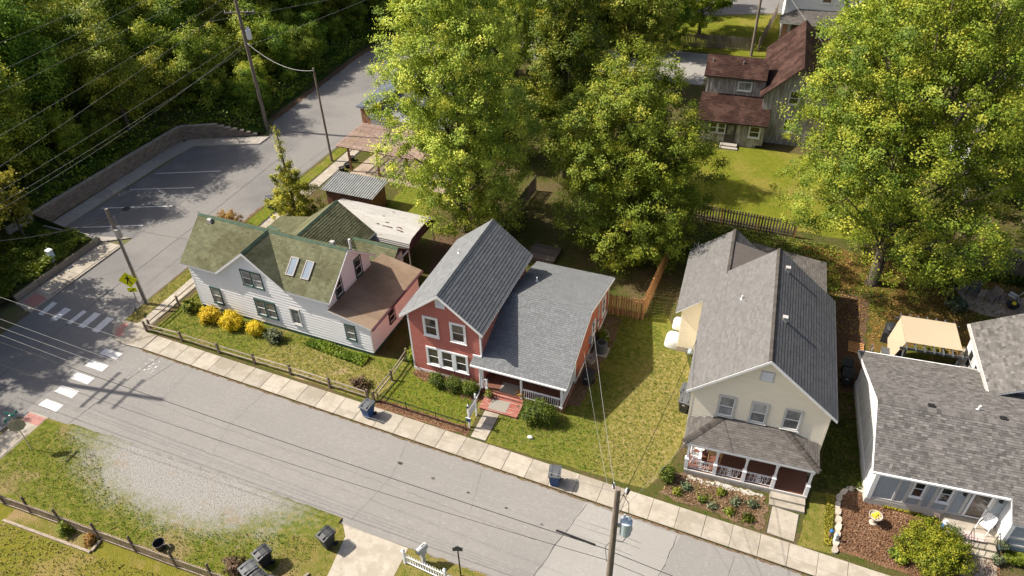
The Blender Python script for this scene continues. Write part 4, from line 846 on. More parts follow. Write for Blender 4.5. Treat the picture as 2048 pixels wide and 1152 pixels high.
for k in range(8): B.tube([(.03, .3 + k * .2, .55), (.03, .3 + k * .2, 1.28)], .01, 5)
B.build('railing', 'white_paint', CH)
window(CH, (0, YW, 0), X_, NY, .7, 1.9, 1.0, 2.4, glass='glass_dark'); window(CH, (0, YW, 0), X_, NY, 2.4, 3.6, 1.0, 2.4, glass='glass_dark')
d_ = boxp(CH, 'front_door', 'dark_trim', 5.0, 5.95, YW - .07, YW - .02, .47, 2.45); boxp(d_, 'pane', 'glass_dark', 5.2, 5.75, YW - .085, YW - .068, 1.3, 2.3)
for k, (y0, y1, z) in enumerate(((-.42, 0.0, .3), (-.8, -.42, .15))): boxp(CH, 'step', 'concrete', 4.72, 6.55, y0, y1, -.02, z)
# rear wing
boxp(CH, 'rear_wall', 'cream_siding', -1.9, 3.0, 10.2, 16.6, 0, 3.55); siding(CH, (0, 10.2, 0), X_, NY, [(-1.9, .45), (-.3, .45), (-.3, 4.85), (-1.9, 3.5)], 'cream_siding', .13, .03)
B = MB(); B.prism([(-1.9, 10.201, 3.5), (-.3, 10.201, 3.5), (-.3, 10.201, 4.9)], (0, .1, 0)); B.build('rear_gable', 'cream_siding', CH)
B = MB(); B.prism([(-1.9, 10.2, .4), (-.32, 10.2, .4), (-.32, 10.2, 0), (-1.9, 10.2, 0)], (0, -.03, 0)); B.build('rear_foundation', 'stone_tan', CH)
roof(CH, [[(-2.25, 9.85, 3.62), (-2.25, 17.1, 3.62), (.6, 16.8, 6.07), (.6, 9.85, 6.07)], [(.61, 15.4, 6.07), (.61, 16.8, 6.07), (3.4, 16.95, 3.7), (3.4, 15.4, 3.7)]], 'shingle_warm', 'white_paint', e=.14, tw=.32, t=.014, lam=.6, caps=[((.6, 16.8, 6.07), (.6, 11.6, 6.07), .8, .3)], capmat='shingle_cap', seed=16, name='rear_roof')
B = MB(); B.prism([(.66, 11.5, 5.95), (.66, 15.38, 5.95), (4.4, 15.38, 5.0), (4.4, 11.5, 5.0)], (0, 0, .1)); B.build('flat_roof', 'dark_membrane', CH)
boxp(CH, 'rear_shed_wall', 'cream_siding', 2.0, 6.8, 11.5, 18.7, 0, 2.9)
roof(CH, [[(7.15, 11.4, 3.0), (7.15, 19.0, 3.0), (2.0, 19.0, 3.75), (2.0, 11.4, 3.75)]], 'shingle_brown', 'white_paint', e=.14, tw=.3, t=.014, lam=.6, seed=17, name='rear_shed_roof')
B = MB(); B.tube([(-1.7, 15.6, 4.2), (-1.7, 15.6, 5.4)], .02, 6); B.tube([(-1.95, 15.6, 4.9), (-1.95, 15.6, 5.3), (-1.7, 15.6, 5.0), (-1.45, 15.6, 5.3), (-1.45, 15.6, 4.9)], .012, 5); B.tube([(-1.9, 15.4, 4.6), (-1.5, 15.8, 4.6)], .012, 5); B.build('antenna', 'steel', CH)
B = MB(); B.lathe([(.0, 0), (.14, .02), (.16, .15), (.1, .3), (.05, .34), (0, .34)], (-.95, 9.9, .25), 10); B.tube([(-1.1, 9.95, .1), (-1.1, 9.95, .6), (-.7, 9.95, .6), (-.7, 9.95, .1)], .03, 6); B.build('gas_meter', 'galv', CH)
# ------------------------------------------------------------------ blue-grey house
BH = thing('blue_house', 'blue-grey panelled house with mottled brown-grey shingle roof', 'house', (8.16, 29.87, 0), R_(5))
pent(BH, 'wall', 'blue_panel', [(0, 0), (9.1, 0), (9.1, 2.6), (2.9, 4.75), (0, 3.05)], 'x', 0, 12.0)
pent(BH, 'side_wall', 'grey_panel', [(.02, .45), (9.05, .45), (9.05, 2.55), (2.9, 4.7), (.02, 3.0)], 'x', -.03, 0)
for y in (1.35, 2.7, 4.05, 5.4, 6.75, 8.1):
    zt = 3.05 + y * .586 if y < 2.9 else 4.75 - (y - 2.9) * .347
    boxp(BH, 'batten', 'white_paint', -.055, -.03, y - .035, y + .035, .45, zt - .05)
strip(BH, 'batten', 'white_paint', [(-.06, 0, .5), (-.06, 9.05, .5)], (0, 0, .1), (.03, 0, 0))
boxp(BH, 'foundation', 'trim_grey', -.12, 12, -.06, 9.1, -.05, .45)
roof(BH, [[(-.42, -.4, 3.06), (12.5, -.4, 3.06), (12.5, 2.9, 4.95), (-.42, 2.9, 4.95)]], 'shingle_mix', 'white_paint', e=.135, tw=.22, t=.02, lam=.9, caps=[((-.42, 2.9, 4.95), (12.5, 2.9, 4.95), .37, .57)], seed=18)
roof(BH, [[(-.42, 9.4, 2.7), (12.5, 9.4, 2.7), (12.5, 2.905, 4.95), (-.42, 2.905, 4.95)]], 'shingle_mix', 'white_paint', e=.135, tw=.22, t=.014, lam=.9, seed=19, name='rear_roof')
strip(BH, 'rake_board', 'white_paint', [(-.45, -.4, 2.86), (-.45, 2.9, 4.75), (-.45, 9.4, 2.5)], (0, 0, .2), (.03, 0, 0))
boxp(BH, 'gutter', 'white_paint', -.42, 6.0, -.52, -.405, 2.94, 3.05); boxp(BH, 'rear_gutter', 'white_paint', -.42, 5.6, 9.4, 9.5, 2.6, 2.7)
boxp(BH, 'corner_board', 'white_paint', -.08, .14, -.07, .02, .4, 3.0); boxp(BH, 'base_trim', 'trim_grey', .14, 4.6, -.05, 0, .45, .62)
for x in (1.2,): boxp(BH, 'batten', 'trim_grey', x - .06, x + .06, -.04, 0, .6, 2.95)
for x in (1.73, 2.5, 3.0, 3.8, 4.45, 5.62): boxp(BH, 'batten', 'trim_grey', x - .08, x + .08, -.045, 0, .45, 2.95)
for a in (1.82, 3.1): window(BH, (0, 0, 0), X_, NY, a, a + .62, 1.3, 2.7, trim='white_paint', glass='glass_dark', tw=.06); boxp(BH, 'batten', 'trim_grey', a, a + .6, -.042, 0, 1.12, 1.24)
do = boxp(BH, 'storm_door', 'white_paint', 4.58, 5.55, -.07, -.02, .58, 2.72); boxp(do, 'pane', 'glass', 4.7, 5.43, -.085, -.068, .72, 2.62); B = MB(); B.tube([(5.48, -.1, 1.5), (5.48, -.1, 1.68)], .015, 6); B.build('handle', 'black_metal', do)
for x in (4.2, 5.86):
    B = MB(); B.lathe([(.03, .3), (.09, .26), (.1, .05), (.06, 0), (.02, -.03)], (x, -.13, 2.25), 8); B.box(x - .03, x + .03, -.13, 0, 2.5, 2.56); B.tube([(x, -.13, 2.5), (x, -.13, 2.56)], .03, 6); B.build('wall_lantern', 'black_metal', BH)
boxp(BH, 'porch_slab', 'concrete', 3.75, 6.3, -1.35, -.06, .0, .5)
for k, (y0, y1, z) in enumerate(((-1.7, -1.35, .34), (-2.05, -1.7, .17))): boxp(BH, 'step', 'concrete', 4.45, 6.05, y0, y1, -.02, z)
for x in (4.75, 5.95):
    B = MB(); B.tube([(x, -1.3, .5), (x, -1.3, 1.35), (x, -2.05, .95), (x, -2.05, .1)], .02, 6); B.tube([(x, -1.3, 1.0), (x, -2.05, .6)], .015, 6); B.build('handrail', 'black_metal', BH)
# projecting bay at the right
boxp(BH, 'bay_wall', 'blue_panel', 6.3, 11, -1.2, 0, 0, 2.45); boxp(BH, 'bay_trim', 'white_paint', 6.22, 6.42, -1.27, .0, .45, 2.5); boxp(BH, 'bay_trim', 'trim_grey', 6.42, 11, -1.25, -1.2, .45, .6); boxp(BH, 'bay_trim', 'trim_grey', 6.42, 11, -1.25, -1.2, 1.05, 1.18)
roof(BH, [[(6.05, -1.5, 2.43), (12.5, -1.5, 2.43), (12.5, -.41, 3.06), (6.05, -.41, 3.06)]], 'shingle_mix', 'white_paint', e=.135, tw=.22, t=.02, lam=.9, seed=20, name='bay_roof')
# rear wing at the right
boxp(BH, 'rear_wing_wall', 'white_siding', 6.35, 12, 7.0, 12.3, 0, 3.7)
roof(BH, [[(6.0, 6.2, 3.75), (6.0, 12.5, 3.75), (9.6, 12.5, 5.7), (9.6, 6.2, 5.7)]], 'shingle_mix', 'white_paint', e=.16, tw=.28, t=.02, lam=.9, seed=21, name='wing_roof')
boxp(BH, 'wing_gutter', 'white_metal', 5.88, 6.0, 6.2, 12.5, 3.6, 3.72)
for a in (7.8, 9.2, 10.6): window(BH, (6.35, 0, 0), Y_, NX, a, a + .9, 1.3, 2.8, glass='glass_dark', tw=.08)
B = MB(); B.tube([(5.3, 9.45, 2.72), (6.3, 9.4, 2.72)], .06, 8); B.build('downspout', 'white_metal', BH)
for x in (2.3, 5.75): B = MB(); B.box(x - .16, x + .16, 3.15, 3.4, 4.82, 4.95); B.build('roof_vent', 'black_metal', BH)
pipe(BH, 4.75, 3.9, 4.58, .35, .06)
# ------------------------------------------------------------------ weathered wooden house behind the lawn
GH = thing('weathered_house', 'weathered grey board house with rusty red roofs behind the rear lawn', 'house', (-2.12, 69.59, 0), R_(3.5))
pent(GH, 'wall', 'wood_weather', [(0, 0), (6.5, 0), (6.5, 4.5), (5.0, 6.8), (2.8, 5.75), (2.8, 3.9), (0, 2.4)], 'x', -6.2, -.62)
def boards(parent, O, A, N, poly, mat, e=.22, seed=0):   # vertical boards, joined
    B = MB(); r = random.Random(seed); O, A, N = Vector(O), Vector(A), Vector(N); x0, x1 = min(p[0] for p in poly), max(p[0] for p in poly); x = x0
    ar = sum(poly[i][0] * poly[(i + 1) % len(poly)][1] - poly[(i + 1) % len(poly)][0] * poly[i][1] for i in range(len(poly))); q = poly if ar > 0 else poly[::-1]
    while x < x1:
        c = clip2([(x, -1), (x + e - .015, -1), (x + e - .015, 20), (x, 20)], q)
        if len(c) >= 3: B.prism([O + A * p[0] + Vector((0, 0, p[1])) for p in c], N * r.uniform(.012, .03), 0, r.random())
        x += e
    return B.build('wall_boards', mat, parent, kind='stuff')
boards(GH, (0, 0, 0), X_, NY, [(-6.2, .3), (0, .3), (0, 2.4), (-6.2, 2.4)], 'wood_weather', .22, 1)
boards(GH, (0, 2.8, 0), X_, NY, [(-6.2, 3.95), (-1.5, 3.95), (-1.5, 5.7), (-6.2, 5.7)], 'wood_weather', .22, 2)
roof(GH, [[(-6.5, -.35, 2.5), (.25, -.35, 2.5), (.25, 2.78, 4.05), (-6.5, 2.78, 4.05)], [(-6.5, 2.45, 5.85), (-.6, 2.45, 5.85), (-.6, 5.0, 7.05), (-6.5, 5.0, 7.05)], [(-6.5, 7.0, 5.2), (-.6, 7.0, 5.2), (-.6, 5.0, 7.05), (-6.5, 5.0, 7.05)]], 'shingle_rust', 'dark_trim', e=.2, tw=.4, t=.02, lam=.6, seed=22)
for a in (-5.2, -4.4): window(GH, (0, -.03, 0), X_, NY, a, a + .8, 1.2, 2.35, trim='trim_grey', glass='glass_dark', tw=.08)
window(GH, (0, -.03, 0), X_, NY, -1.45, -.35, 1.1, 2.35, trim='white_paint', glass='glass_dark', tw=.1)
gd = boxp(GH, 'door', 'dark_trim', -3.65, -2.6, -.09, -.03, .35, 2.4); boxp(gd, 'pane', 'glass_curtain', -3.4, -2.85, -.1, -.085, 1.2, 2.15)
boxp(GH, 'step', 'concrete_old', -3.9, -2.3, -.7, -.05, 0, .3); boxp(GH, 'step', 'concrete_old', -4.0, -2.2, -1.05, -.7, 0, .15)
window(GH, (0, 2.77, 0), X_, NY, -3.2, -1.85, 4.55, 5.5, trim='white_paint', glass='glass_curtain', tw=.08, muntin=1, split=False)
pent(GH, 'gable_block_wall', 'wood_weather', [(-.6, 0), (5.4, 0), (5.4, 5.0), (2.4, 7.8), (-.6, 5.0)], 'y', 1.5, 14)
boards(GH, (0, 1.5, 0), X_, NY, [(-.6, .3), (5.4, .3), (5.4, 5.0), (2.4, 7.7), (-.6, 5.0)], 'wood_weather', .24, 3)
roof(GH, [[(-1.0, 1.1, 4.75), (-1.0, 14.4, 4.75), (2.4, 14.4, 8.0), (2.4, 1.1, 8.0)], [(5.8, 1.1, 4.75), (5.8, 14.4, 4.75), (2.4, 14.4, 8.0), (2.4, 1.1, 8.0)]], 'shingle_rust', 'dark_trim', e=.2, tw=.4, t=.02, lam=.6, seed=23, name='gable_roof')
for a, z in ((1.6, 1.4), (1.6, 4.2)): window(GH, (0, 1.47, 0), X_, NY, a, a + 1.0, z, z + 1.4, trim='trim_grey', glass='glass_dark', tw=.1)
for x in (-5.9, -3.0): pipe(GH, x, 4.2, 6.6, .35, .07, 'steel')
# ------------------------------------------------------------------ far white house with stone porch piers
FH = thing('far_white_house', 'white two-storey house with boarded window and grey hipped porch roof far behind', 'house', (-3.4, 98.4, 0), R_(4))
pent(FH, 'wall', 'white_siding', [(0, 0), (8, 0), (8, 5.2), (4, 8.6), (0, 5.2)], 'y', 2.2, 12)
siding(FH, (0, 2.2, 0), X_, NY, [(0, .5), (8, .5), (8, 5.2), (4, 8.6), (0, 5.2)], 'white_siding', .22)
roof(FH, [[(-.4, 1.8, 5.0), (-.4, 12.4, 5.0), (4, 12.4, 8.8), (4, 1.8, 8.8)], [(8.4, 1.8, 5.0), (8.4, 12.4, 5.0), (4, 12.4, 8.8), (4, 1.8, 8.8)]], 'shingle_brown', 'white_paint', e=.2, tw=.4, lam=.6, seed=24)
roof(FH, [[(-.4, -.5, 3.0), (8.4, -.5, 3.0), (6.5, 2.2, 3.9), (1.5, 2.2, 3.9)], [(-.4, -.5, 3.0), (-.4, 2.2, 3.0), (1.5, 2.2, 3.9)], [(8.4, -.5, 3.0), (8.4, 2.2, 3.0), (6.5, 2.2, 3.9)]], 'shingle_brown', 'white_paint', e=.2, tw=.4, lam=.6, seed=25, name='porch_roof')
B = MB(); B.taper(0, .7, -.2, .5, 0, 2.9, .8); B.build('stone_pier', 'brick', FH); B = MB(); B.taper(7.3, 8.0, -.2, .5, 0, 2.9, .8); B.build('stone_pier', 'brick', FH)
boxp(FH, 'porch_wall', 'brick', .7, 7.3, -.05, .3, 0, 1.0); boxp(FH, 'porch_floor', 'concrete_old', 0, 8, -.1, 2.2, -.02, .5)
for a in (1.0, 4.0): window(FH, (0, 2.2, 0), X_, NY, a, a + 1.1, 1.0, 2.6, glass='board_brown', split=False)
for a in (4.1,): window(FH, (0, 2.2, 0), X_, NY, a, a + 1.2, 4.8, 6.4, glass='board_brown')
# ------------------------------------------------------------------ house with brick corner behind the light tree
KH = thing('brick_house', 'brick house with dark slate-grey hipped roof half hidden by the light green tree', 'house', (-41.3, 60.2, 0), R_(0))
boxp(KH, 'wall', 'white_siding', .9, 12.6, 2.0, 11, 0, 3.1); boxp(KH, 'brick_corner', 'brick', .1, 1.3, .1, 3.2, 0, 2.9)
B = MB(); r5 = random.Random(9)
for c in range(36):
    for k in range(5): B.box(.12 + k * .235 + (c % 2) * .1, .33 + k * .235 + (c % 2) * .1, .085, .1, .02 + c * .08, .085 + c * .08, 0, r5.random())
B.build('brick_courses', 'brick', KH, kind='stuff')
roof(KH, [[(-.2, -.2, 2.95), (1.6, -.2, 2.95), (5.5, 4.8, 5.6), (5.5, 5.2, 5.6)], [(-.2, -.2, 2.95), (5.5, 5.2, 5.6), (-.2, 11.2, 2.95)], [(1.6, 1.2, 2.95), (13, 1.2, 2.95), (9, 5.2, 5.6), (5.5, 5.2, 5.6)], [(-.2, 11.4, 2.95), (13, 11.4, 2.95), (9, 5.2, 5.6), (5.5, 5.2, 5.6)], [(13, 1.2, 2.95), (13, 11.4, 2.95), (9, 5.2, 5.6)]], 'shingle_slate', 'trim_grey', e=.2, tw=.4, lam=.6, seed=26)
boxp(KH, 'flat_roof', 'metal_corr', 1.4, 12, -.9, 1.1, 2.3, 2.42); boxp(KH, 'rear_wall', 'white_siding', 1.6, 12, -.6, 2.0, 0, 2.3)
# ------------------------------------------------------------------ houses seen only between crowns at the right
EH = thing('east_house', 'pale house glimpsed through the branches of the largest tree', 'house', (15.0, 68, 0), R_(4))
pent(EH, 'wall', 'grey_panel', [(0, 0), (9, 0), (9, 4.2), (4.5, 7.2), (0, 4.2)], 'y', 0, 10)
roof(EH, [[(-.4, -.4, 4.0), (-.4, 10.4, 4.0), (4.5, 10.4, 7.4), (4.5, -.4, 7.4)], [(9.4, -.4, 4.0), (9.4, 10.4, 4.0), (4.5, 10.4, 7.4), (4.5, -.4, 7.4)]], 'shingle_brown', 'white_paint', e=.2, tw=.4, lam=.6, seed=27)
for a in (1.2, 5.8): window(EH, (0, 0, 0), X_, NY, a, a + 1.1, 1.1, 2.6, glass='glass_dark')
for x in (.3, 4.5, 8.7): B = MB(); B.box(x - .08, x + .08, -2.2, -2.04, 0, 2.6); B.build('porch_post', 'white_paint', EH)
boxp(EH, 'porch_roof', 'shingle_brown', -.2, 9.2, -2.4, 0, 2.6, 2.8)
# ================================================================== FENCES
def ang(a, b): return math.atan2(b[1] - a[1], b[0] - a[0])
def split_rail(label, posts, cat='fence', h=.95, skip=()):
    t = thing('split_rail_fence', label, cat, (*posts[0], 0)); o = Vector((*posts[0], 0)); r = random.Random(len(posts))
    pm = MB(); pm.taper(-.075, .075, -.06, .06, 0, h, .9); pm = pm.mesh('post', 'wood_post')
    for p in posts: obj('post', pm, t, Vector((*p, 0)) - o, r.uniform(-.2, .2)).rotation_euler[0] = r.uniform(-.03, .03)
    for i, (a, b) in enumerate(zip(posts[:-1], posts[1:])):
        for z in (.36, .74):
            B = MB(); a3 = Vector((*a, z + r.uniform(-.03, .03))) - o; b3 = Vector((*b, z + r.uniform(-.03, .03))) - o; m = (a3 + b3) / 2 + Vector((r.uniform(-.02, .02), r.uniform(-.02, .02), r.uniform(-.03, .01)))
            B.tube([a3, m, b3], [.04, .055, .045], 6); B.build('rail', 'wood_rail', t)
    return t
split_rail('weathered split-rail fence along the pavement in front of the white house', [(-40.0, 27.5), (-36.8, 27.52), (-33.5, 27.42), (-30.48, 27.37), (-27.53, 27.33), (-24.41, 27.2), (-21.5, 27.12)])
split_rail('split-rail fence running up the side street beside the white house', [(-39.85, 27.75), (-39.8, 30.65), (-39.75, 33.6), (-39.7, 36.4)])
split_rail('short split-rail fence between the white house and the red house', [(-21.05, 27.1), (-20.92, 29.2), (-20.95, 31.4)])
def board_fence(name, label, a, b, h, mat, bw=.14, gap=.02, t=.022, posts=2.4, postmat=None, jag=.02, shadowbox=False, off=0, railmat=None, cat='fence', tips=False):
    f = thing(name, label, cat, (*a, 0), ang(a, b)); L = math.dist(a, b); r = random.Random(int(L * 7)); k = int(L / (bw + gap))
    B = MB(); B.box(-bw / 2, bw / 2, -t / 2, t / 2, .05, h) if not tips else B.prism([(-bw / 2, -t / 2, .05), (bw / 2, -t / 2, .05), (bw / 2, -t / 2, h - bw * .5), (0, -t / 2, h), (-bw / 2, -t / 2, h - bw * .5)], (0, t, 0))
    me = B.mesh('board', mat)
    for i in range(k):
        x = (i + .5) * L / k; y = (.045 if (i % 2 if shadowbox else True) else -.045)
        o = obj('board', me, f, (x, -y, r.uniform(-jag, jag)), r.uniform(-.01, .01)); o.rotation_euler[1] = r.uniform(-.012, .012)
    for z in (.35, h - .3): boxp(f, 'rail', railmat or mat, 0, L, -.02, .02, z - .04, z + .04)
    n = max(1, round(L / posts))
    for i in range(n + 1): x = L * i / n; boxp(f, 'post', postmat or mat, x - .05, x + .05, -.05 + off, .05 + off, 0, h + .02)
    return f
board_fence('wooden_fence', 'new orange wooden fence panel joining the red house', (-9.3, 40.5), (-6.95, 40.68), 1.85, 'wood_orange', bw=.13, gap=.05, shadowbox=True)
board_fence('wooden_fence', 'new orange wooden fence running back along the shaded yard', (-6.93, 40.72), (-6.7, 48.5), 1.85, 'wood_orange', bw=.13, gap=.03, shadowbox=True)
board_fence('board_fence', 'dark weathered board fence at the near edge of the rear lawn', (-6.6, 55.1), (2.25, 54.93), 1.55, 'wood_fence', bw=.13, gap=.1, posts=2.6, postmat='wood_orange', off=-.06)
board_fence('board_fence', 'dark weathered board fence in the shade behind the fire pit', (9.5, 55.3), (22, 55.0), 1.6, 'wood_fence', bw=.14, gap=.11, posts=2.6)
board_fence('board_fence', 'grey board fence across the back street', (-15.5, 94.5), (-6.5, 95.3), 1.65, 'wood_grey', bw=.14, gap=.05)
board_fence('board_fence', 'grey board fence running back beside the far white house', (-5.6, 95.4), (-4.8, 110), 1.65, 'wood_grey', bw=.14, gap=.05)
board_fence('board_fence', 'dark board fence in the shade between the two middle trees', (-20.5, 45.5), (-20.2, 55), 1.6, 'wood_fence', bw=.14, gap=.05)
board_fence('board_fence', 'short grey picket fence seen between the tree crowns', (-19.0, 76.0), (-15.8, 76.2), 1.3, 'wood_grey', bw=.12, gap=.09)
board_fence('privacy_fence', 'tan board screen fence behind the blue-grey house', (8.0, 38.95), (8.0, 41.6), 1.5, 'wood_grey', bw=.15, gap=.005)
board_fence('privacy_fence', 'tan board screen fence under the canopy', (10.0, 40.0), (13.2, 40.3), 1.5, 'wood_grey', bw=.15, gap=.005)
board_fence('board_stub', 'short rough board fence beside the left corner of the red house', (-20.55, 31.9), (-20.2, 33.2), 1.5, 'wood_grey', bw=.16, gap=.02)
# brown picket fence of the near garden: two white-edged rails, tall posts
pf = thing('picket_fence', 'brown picket fence with tall posts round the near garden', 'fence', (-37.2, 12.95, 0)); o_ = Vector((-37.2, 12.95, 0))
pp_ = [(-37.2, 12.95), (-36.75, 12.96), (-34.87, 13.03), (-32.6, 13.1), (-29.96, 13.15), (-27.52, 13.22), (-24.9, 13.28), (-22.6, 13.36), (-20.4, 13.4)]
pk = MB(); pk.box(-.045, .045, -.012, .012, .08, .98); pk = pk.mesh('picket', 'picket'); po = MB(); po.box(-.055, .055, -.055, .055, 0, 1.5); po.taper(-.055, .055, -.055, .055, 1.5, 1.53, .6); po = po.mesh('post', 'wood_post'); r6 = random.Random(2)
for i, p in enumerate(pp_[1:]): obj('post', po, pf, Vector((*p, 0)) - o_, r6.uniform(-.1, .1)).rotation_euler[0] = r6.uniform(-.03, .03)
for a, b in zip(pp_[:-1], pp_[1:]):
    L = math.dist(a, b); k = max(1, int(L / .155)); th = ang(a, b)
    for z in (.16, .88):
        B = MB(); B.box(0, L, -.05, -.012, z - .04, z + .04); o = B.build('rail', 'wood_rail', pf); o.location = Vector((*a, 0)) - o_; o.rotation_euler = (0, 0, th)
    for j in range(k):
        t = (j + .5) / k; obj('picket', pk, pf, (a[0] + (b[0] - a[0]) * t - o_.x, a[1] + (b[1] - a[1]) * t - o_.y, r6.uniform(-.02, .02)), th)
def edging(label, a, b):
    B = MB(); L = math.dist(a, b); B.box(0, L, -.07, .07, 0, .13); o = B.build('landscape_timber', 'wood_rail'); o.location = (*a, 0); o.rotation_euler = (0, 0, ang(a, b)); tag(o, label, 'timber')
edging('long landscape timber edging the flower strip', (-36.0, 12.15), (-29.85, 12.33)); edging('short landscape timber at the end of the flower strip', (-29.83, 12.42), (-29.88, 13.05))
edging('weathered timber lying beside the concrete driveway', (-18.75, 14.1), (-18.2, 15.4))
# white vinyl picket fence
vf = thing('vinyl_fence', 'white vinyl picket fence beside the driveway', 'fence', (-13.85, 17.7, 0), ang((-13.85, 17.7), (-11.0, 17.45)))
vp = MB(); vp.prism([(-.035, -.012, .06), (.035, -.012, .06), (.035, -.012, .88), (0, -.012, .95), (-.035, -.012, .88)], (0, .024, 0)); vp = vp.mesh('picket', 'white_plastic')
for i in range(30): obj('picket', vp, vf, (.2 + i * .155, 0, .02 * math.sin(i)))
for z in (.2, .72): boxp(vf, 'rail', 'white_plastic', 0, 5, -.045, -.013, z - .03, z + .03)
for x in (0, 2.45, 4.9):
    B = MB(); B.box(x - .065, x + .065, -.065, .065, 0, 1.1); B.taper(x - .085, x + .085, -.085, .085, 1.1, 1.2, .2); B.build('post', 'white_plastic', vf)
# low black iron fence
it = thing('iron_fence', 'low black iron fence along the red house lawn', 'fence', (-20.8, 27.2, 0), ang((-20.8, 27.2), (-14.55, 27.0))); L = 6.25
B = MB(); B.box(0, L, -.012, .012, .1, .125); B.box(0, L, -.012, .012, .68, .705); B.box(0, L, -.012, .012, .6, .62); B.build('rail', 'black_metal', it)
B = MB()
for i in range(53): B.tube([(i * .119, 0, .04), (i * .119, 0, .8)], [.009, .006], 4)
B.build('pickets', 'black_metal', it, kind='stuff', fix=False)
for x in (0, 2.08, 4.17, 6.25): boxp(it, 'post', 'black_metal', x - .018, x + .018, -.018, .018, 0, .85)
# ================================================================== UTILITY POLES AND LINES
def pole(label, x, y, h, r=.15, arms=(), group=None):
    t = thing('utility_pole', label, 'utility pole', (x, y, 0), 0, group)
    B = MB(); B.tube([(0, 0, -.3), (0, 0, h * .5), (0, 0, h)], [r, r * .85, r * .68], 12); B.build('shaft', 'pole_wood', t, smooth=False)
    for z, az, L in arms:
        d = Vector((math.cos(az), math.sin(az), 0)); n = Vector((-d.y, d.x, 0)); B = MB(); B.obox(Vector((0, 0, z)) + n * (r + .03), d * L / 2, n * .055, (0, 0, .065)); a = B.build('crossarm', 'pole_wood', t)
        for k in (-.47, -.28, .28, .47): B = MB(); B.lathe([(.02, 0), (.045, .03), (.03, .08), (.045, .1), (.02, .16)], tuple(Vector((0, 0, z + .065)) + n * (r + .03) + d * (k * L)), 8); B.build('insulator', 'white_plastic', a)
    return t
def transformer(t, off, z, h=.85, r=.24, mat='galv'):
    B = MB(); B.lathe([(r * .9, 0), (r, .05), (r, h - .08), (r * 1.04, h - .06), (r * 1.04, h), (r * .5, h + .06), (0.02, h + .08)], (off[0], off[1], z), 18); c = B.build('transformer', mat, t, smooth=False)
    B = MB()
    for a in (.5, 2.6): p = (off[0] + r * .5 * math.cos(a), off[1] + r * .5 * math.sin(a), z + h + .04); B.lathe([(.05, 0), (.07, .05), (.04, .1), (.06, .15), (.03, .26)], p, 8)
    B.build('bushing', 'white_plastic', c)
    B = MB(); B.obox((off[0] * .5, off[1] * .5, z + h * .6), (off[0] * .45, off[1] * .45, 0), (-off[1] * .15, off[0] * .15, 0), (0, 0, .05)); B.build('bracket', 'steel', t)
p1 = pole('utility pole with grey-blue transformer standing at the near kerb', -3.25, 17.85, 11.0, .17); transformer(p1, (.45, .12), 8.1)
B = MB(); B.tube([(.2, .1, 10.6), (.45, .2, 10.0), (.5, .15, 9.4)], .015, 5); B.tube([(.62, .2, 9.0), (.72, .1, 8.5), (.4, 0, 7.6), (.1, .1, 7.4)], .015, 5); B.tube([(-.1, .15, 7.2), (-.35, .3, 6.4), (-.2, .15, 5.6)], .012, 5); B.tube([(-.15, 0, 10.9), (-.25, .1, 11.15)], .03, 6); B.tube([(.35, .1, 10.7), (.42, .1, 11.0)], .05, 8); B.build('jumper_wire', 'wire_black', p1)
B = MB(); B.lathe([(.03, 0), (.06, .03), (.045, .12), (.06, .16), (.02, .3)], (.32, .1, 10.75), 8); B.lathe([(.03, 0), (.06, .03), (.045, .12), (.06, .16), (.02, .3)], (-.2, .1, 10.85), 8); B.build('insulator', 'white_plastic', p1)
p2 = pole('tall utility pole with crossarm and white transformer at the edge of the woods', -51.42, 57.67, 18.2, .2, arms=((12.1, R_(23), 2.9),)); transformer(p2, (.42, .18), 9.6, .9, .24, 'white_plastic')
p3 = pole('slim leaning service pole between side street and pergola', -41.03, 53.82, 9.3, .12); p3.rotation_euler = (R_(-1.5), R_(-1.5), 0)
p4 = pole('short utility pole beside the side street by the yellow crossing sign', -42.34, 30.0, 8.4, .15)
B = MB(); B.box(.1, .4, -.2, .1, 6.1, 6.8); B.build('equipment_box', 'trim_bronze', p4); B = MB(); B.tube([(.1, .05, 7.6), (.35, .1, 7.9), (.3, .1, 7.2)], .02, 6); B.build('jumper_wire', 'wire_grey', p4)
B = MB(); B.tube([(.17, 0, 0), (.15, 0, 6.2)], .035, 6); B.build('conduit', 'trim_grey', p4)
p5 = pole('utility pole standing by the far back-street fence', -6.17, 93.6, 12, .18)
p6 = pole('utility pole with two crossarms just outside the left edge', -51.2, 19.9, 18.0, .22, arms=((13.4, R_(90), 3.4), (15.6, R_(90), 2.8), (14.3, R_(90), 2.4)))
def wire(name, label, a, b, sag, r=.012, mat='wire_grey', group=None, n=16):
    a, b = Vector(a), Vector(b); B = MB(); pts = [a + (b - a) * (i / n) - Vector((0, 0, sag * 4 * (i / n) * (1 - i / n))) for i in range(n + 1)]
    B.tube([p - a for p in pts], r, 5); o = B.build(name, mat, smooth=True, fix=False); o.location = a; tag(o, label, 'power line' if 'line' in name else 'cable', group); return o
for i, (za, zb2, sg) in enumerate(((17.7, 17.5, 0), (15.4, 16.8, 0), (14.2, 15.3, 0), (11.6, 14.1, .3), (9.3, 12.5, .3), (8.2, 9.8, .2), (8.0, 8.9, .5), (7.6, 9.3, .9))):
    wire('power_line', 'thin power line crossing in front of the woods to the tall pole', (-51.2 - .25 * (i % 3 - 1), 19.9, za), (-51.42 + (-1.3 if i == 4 else 0), 57.67, zb2), sg, .0085, 'wire_grey', 'power lines before the woods')
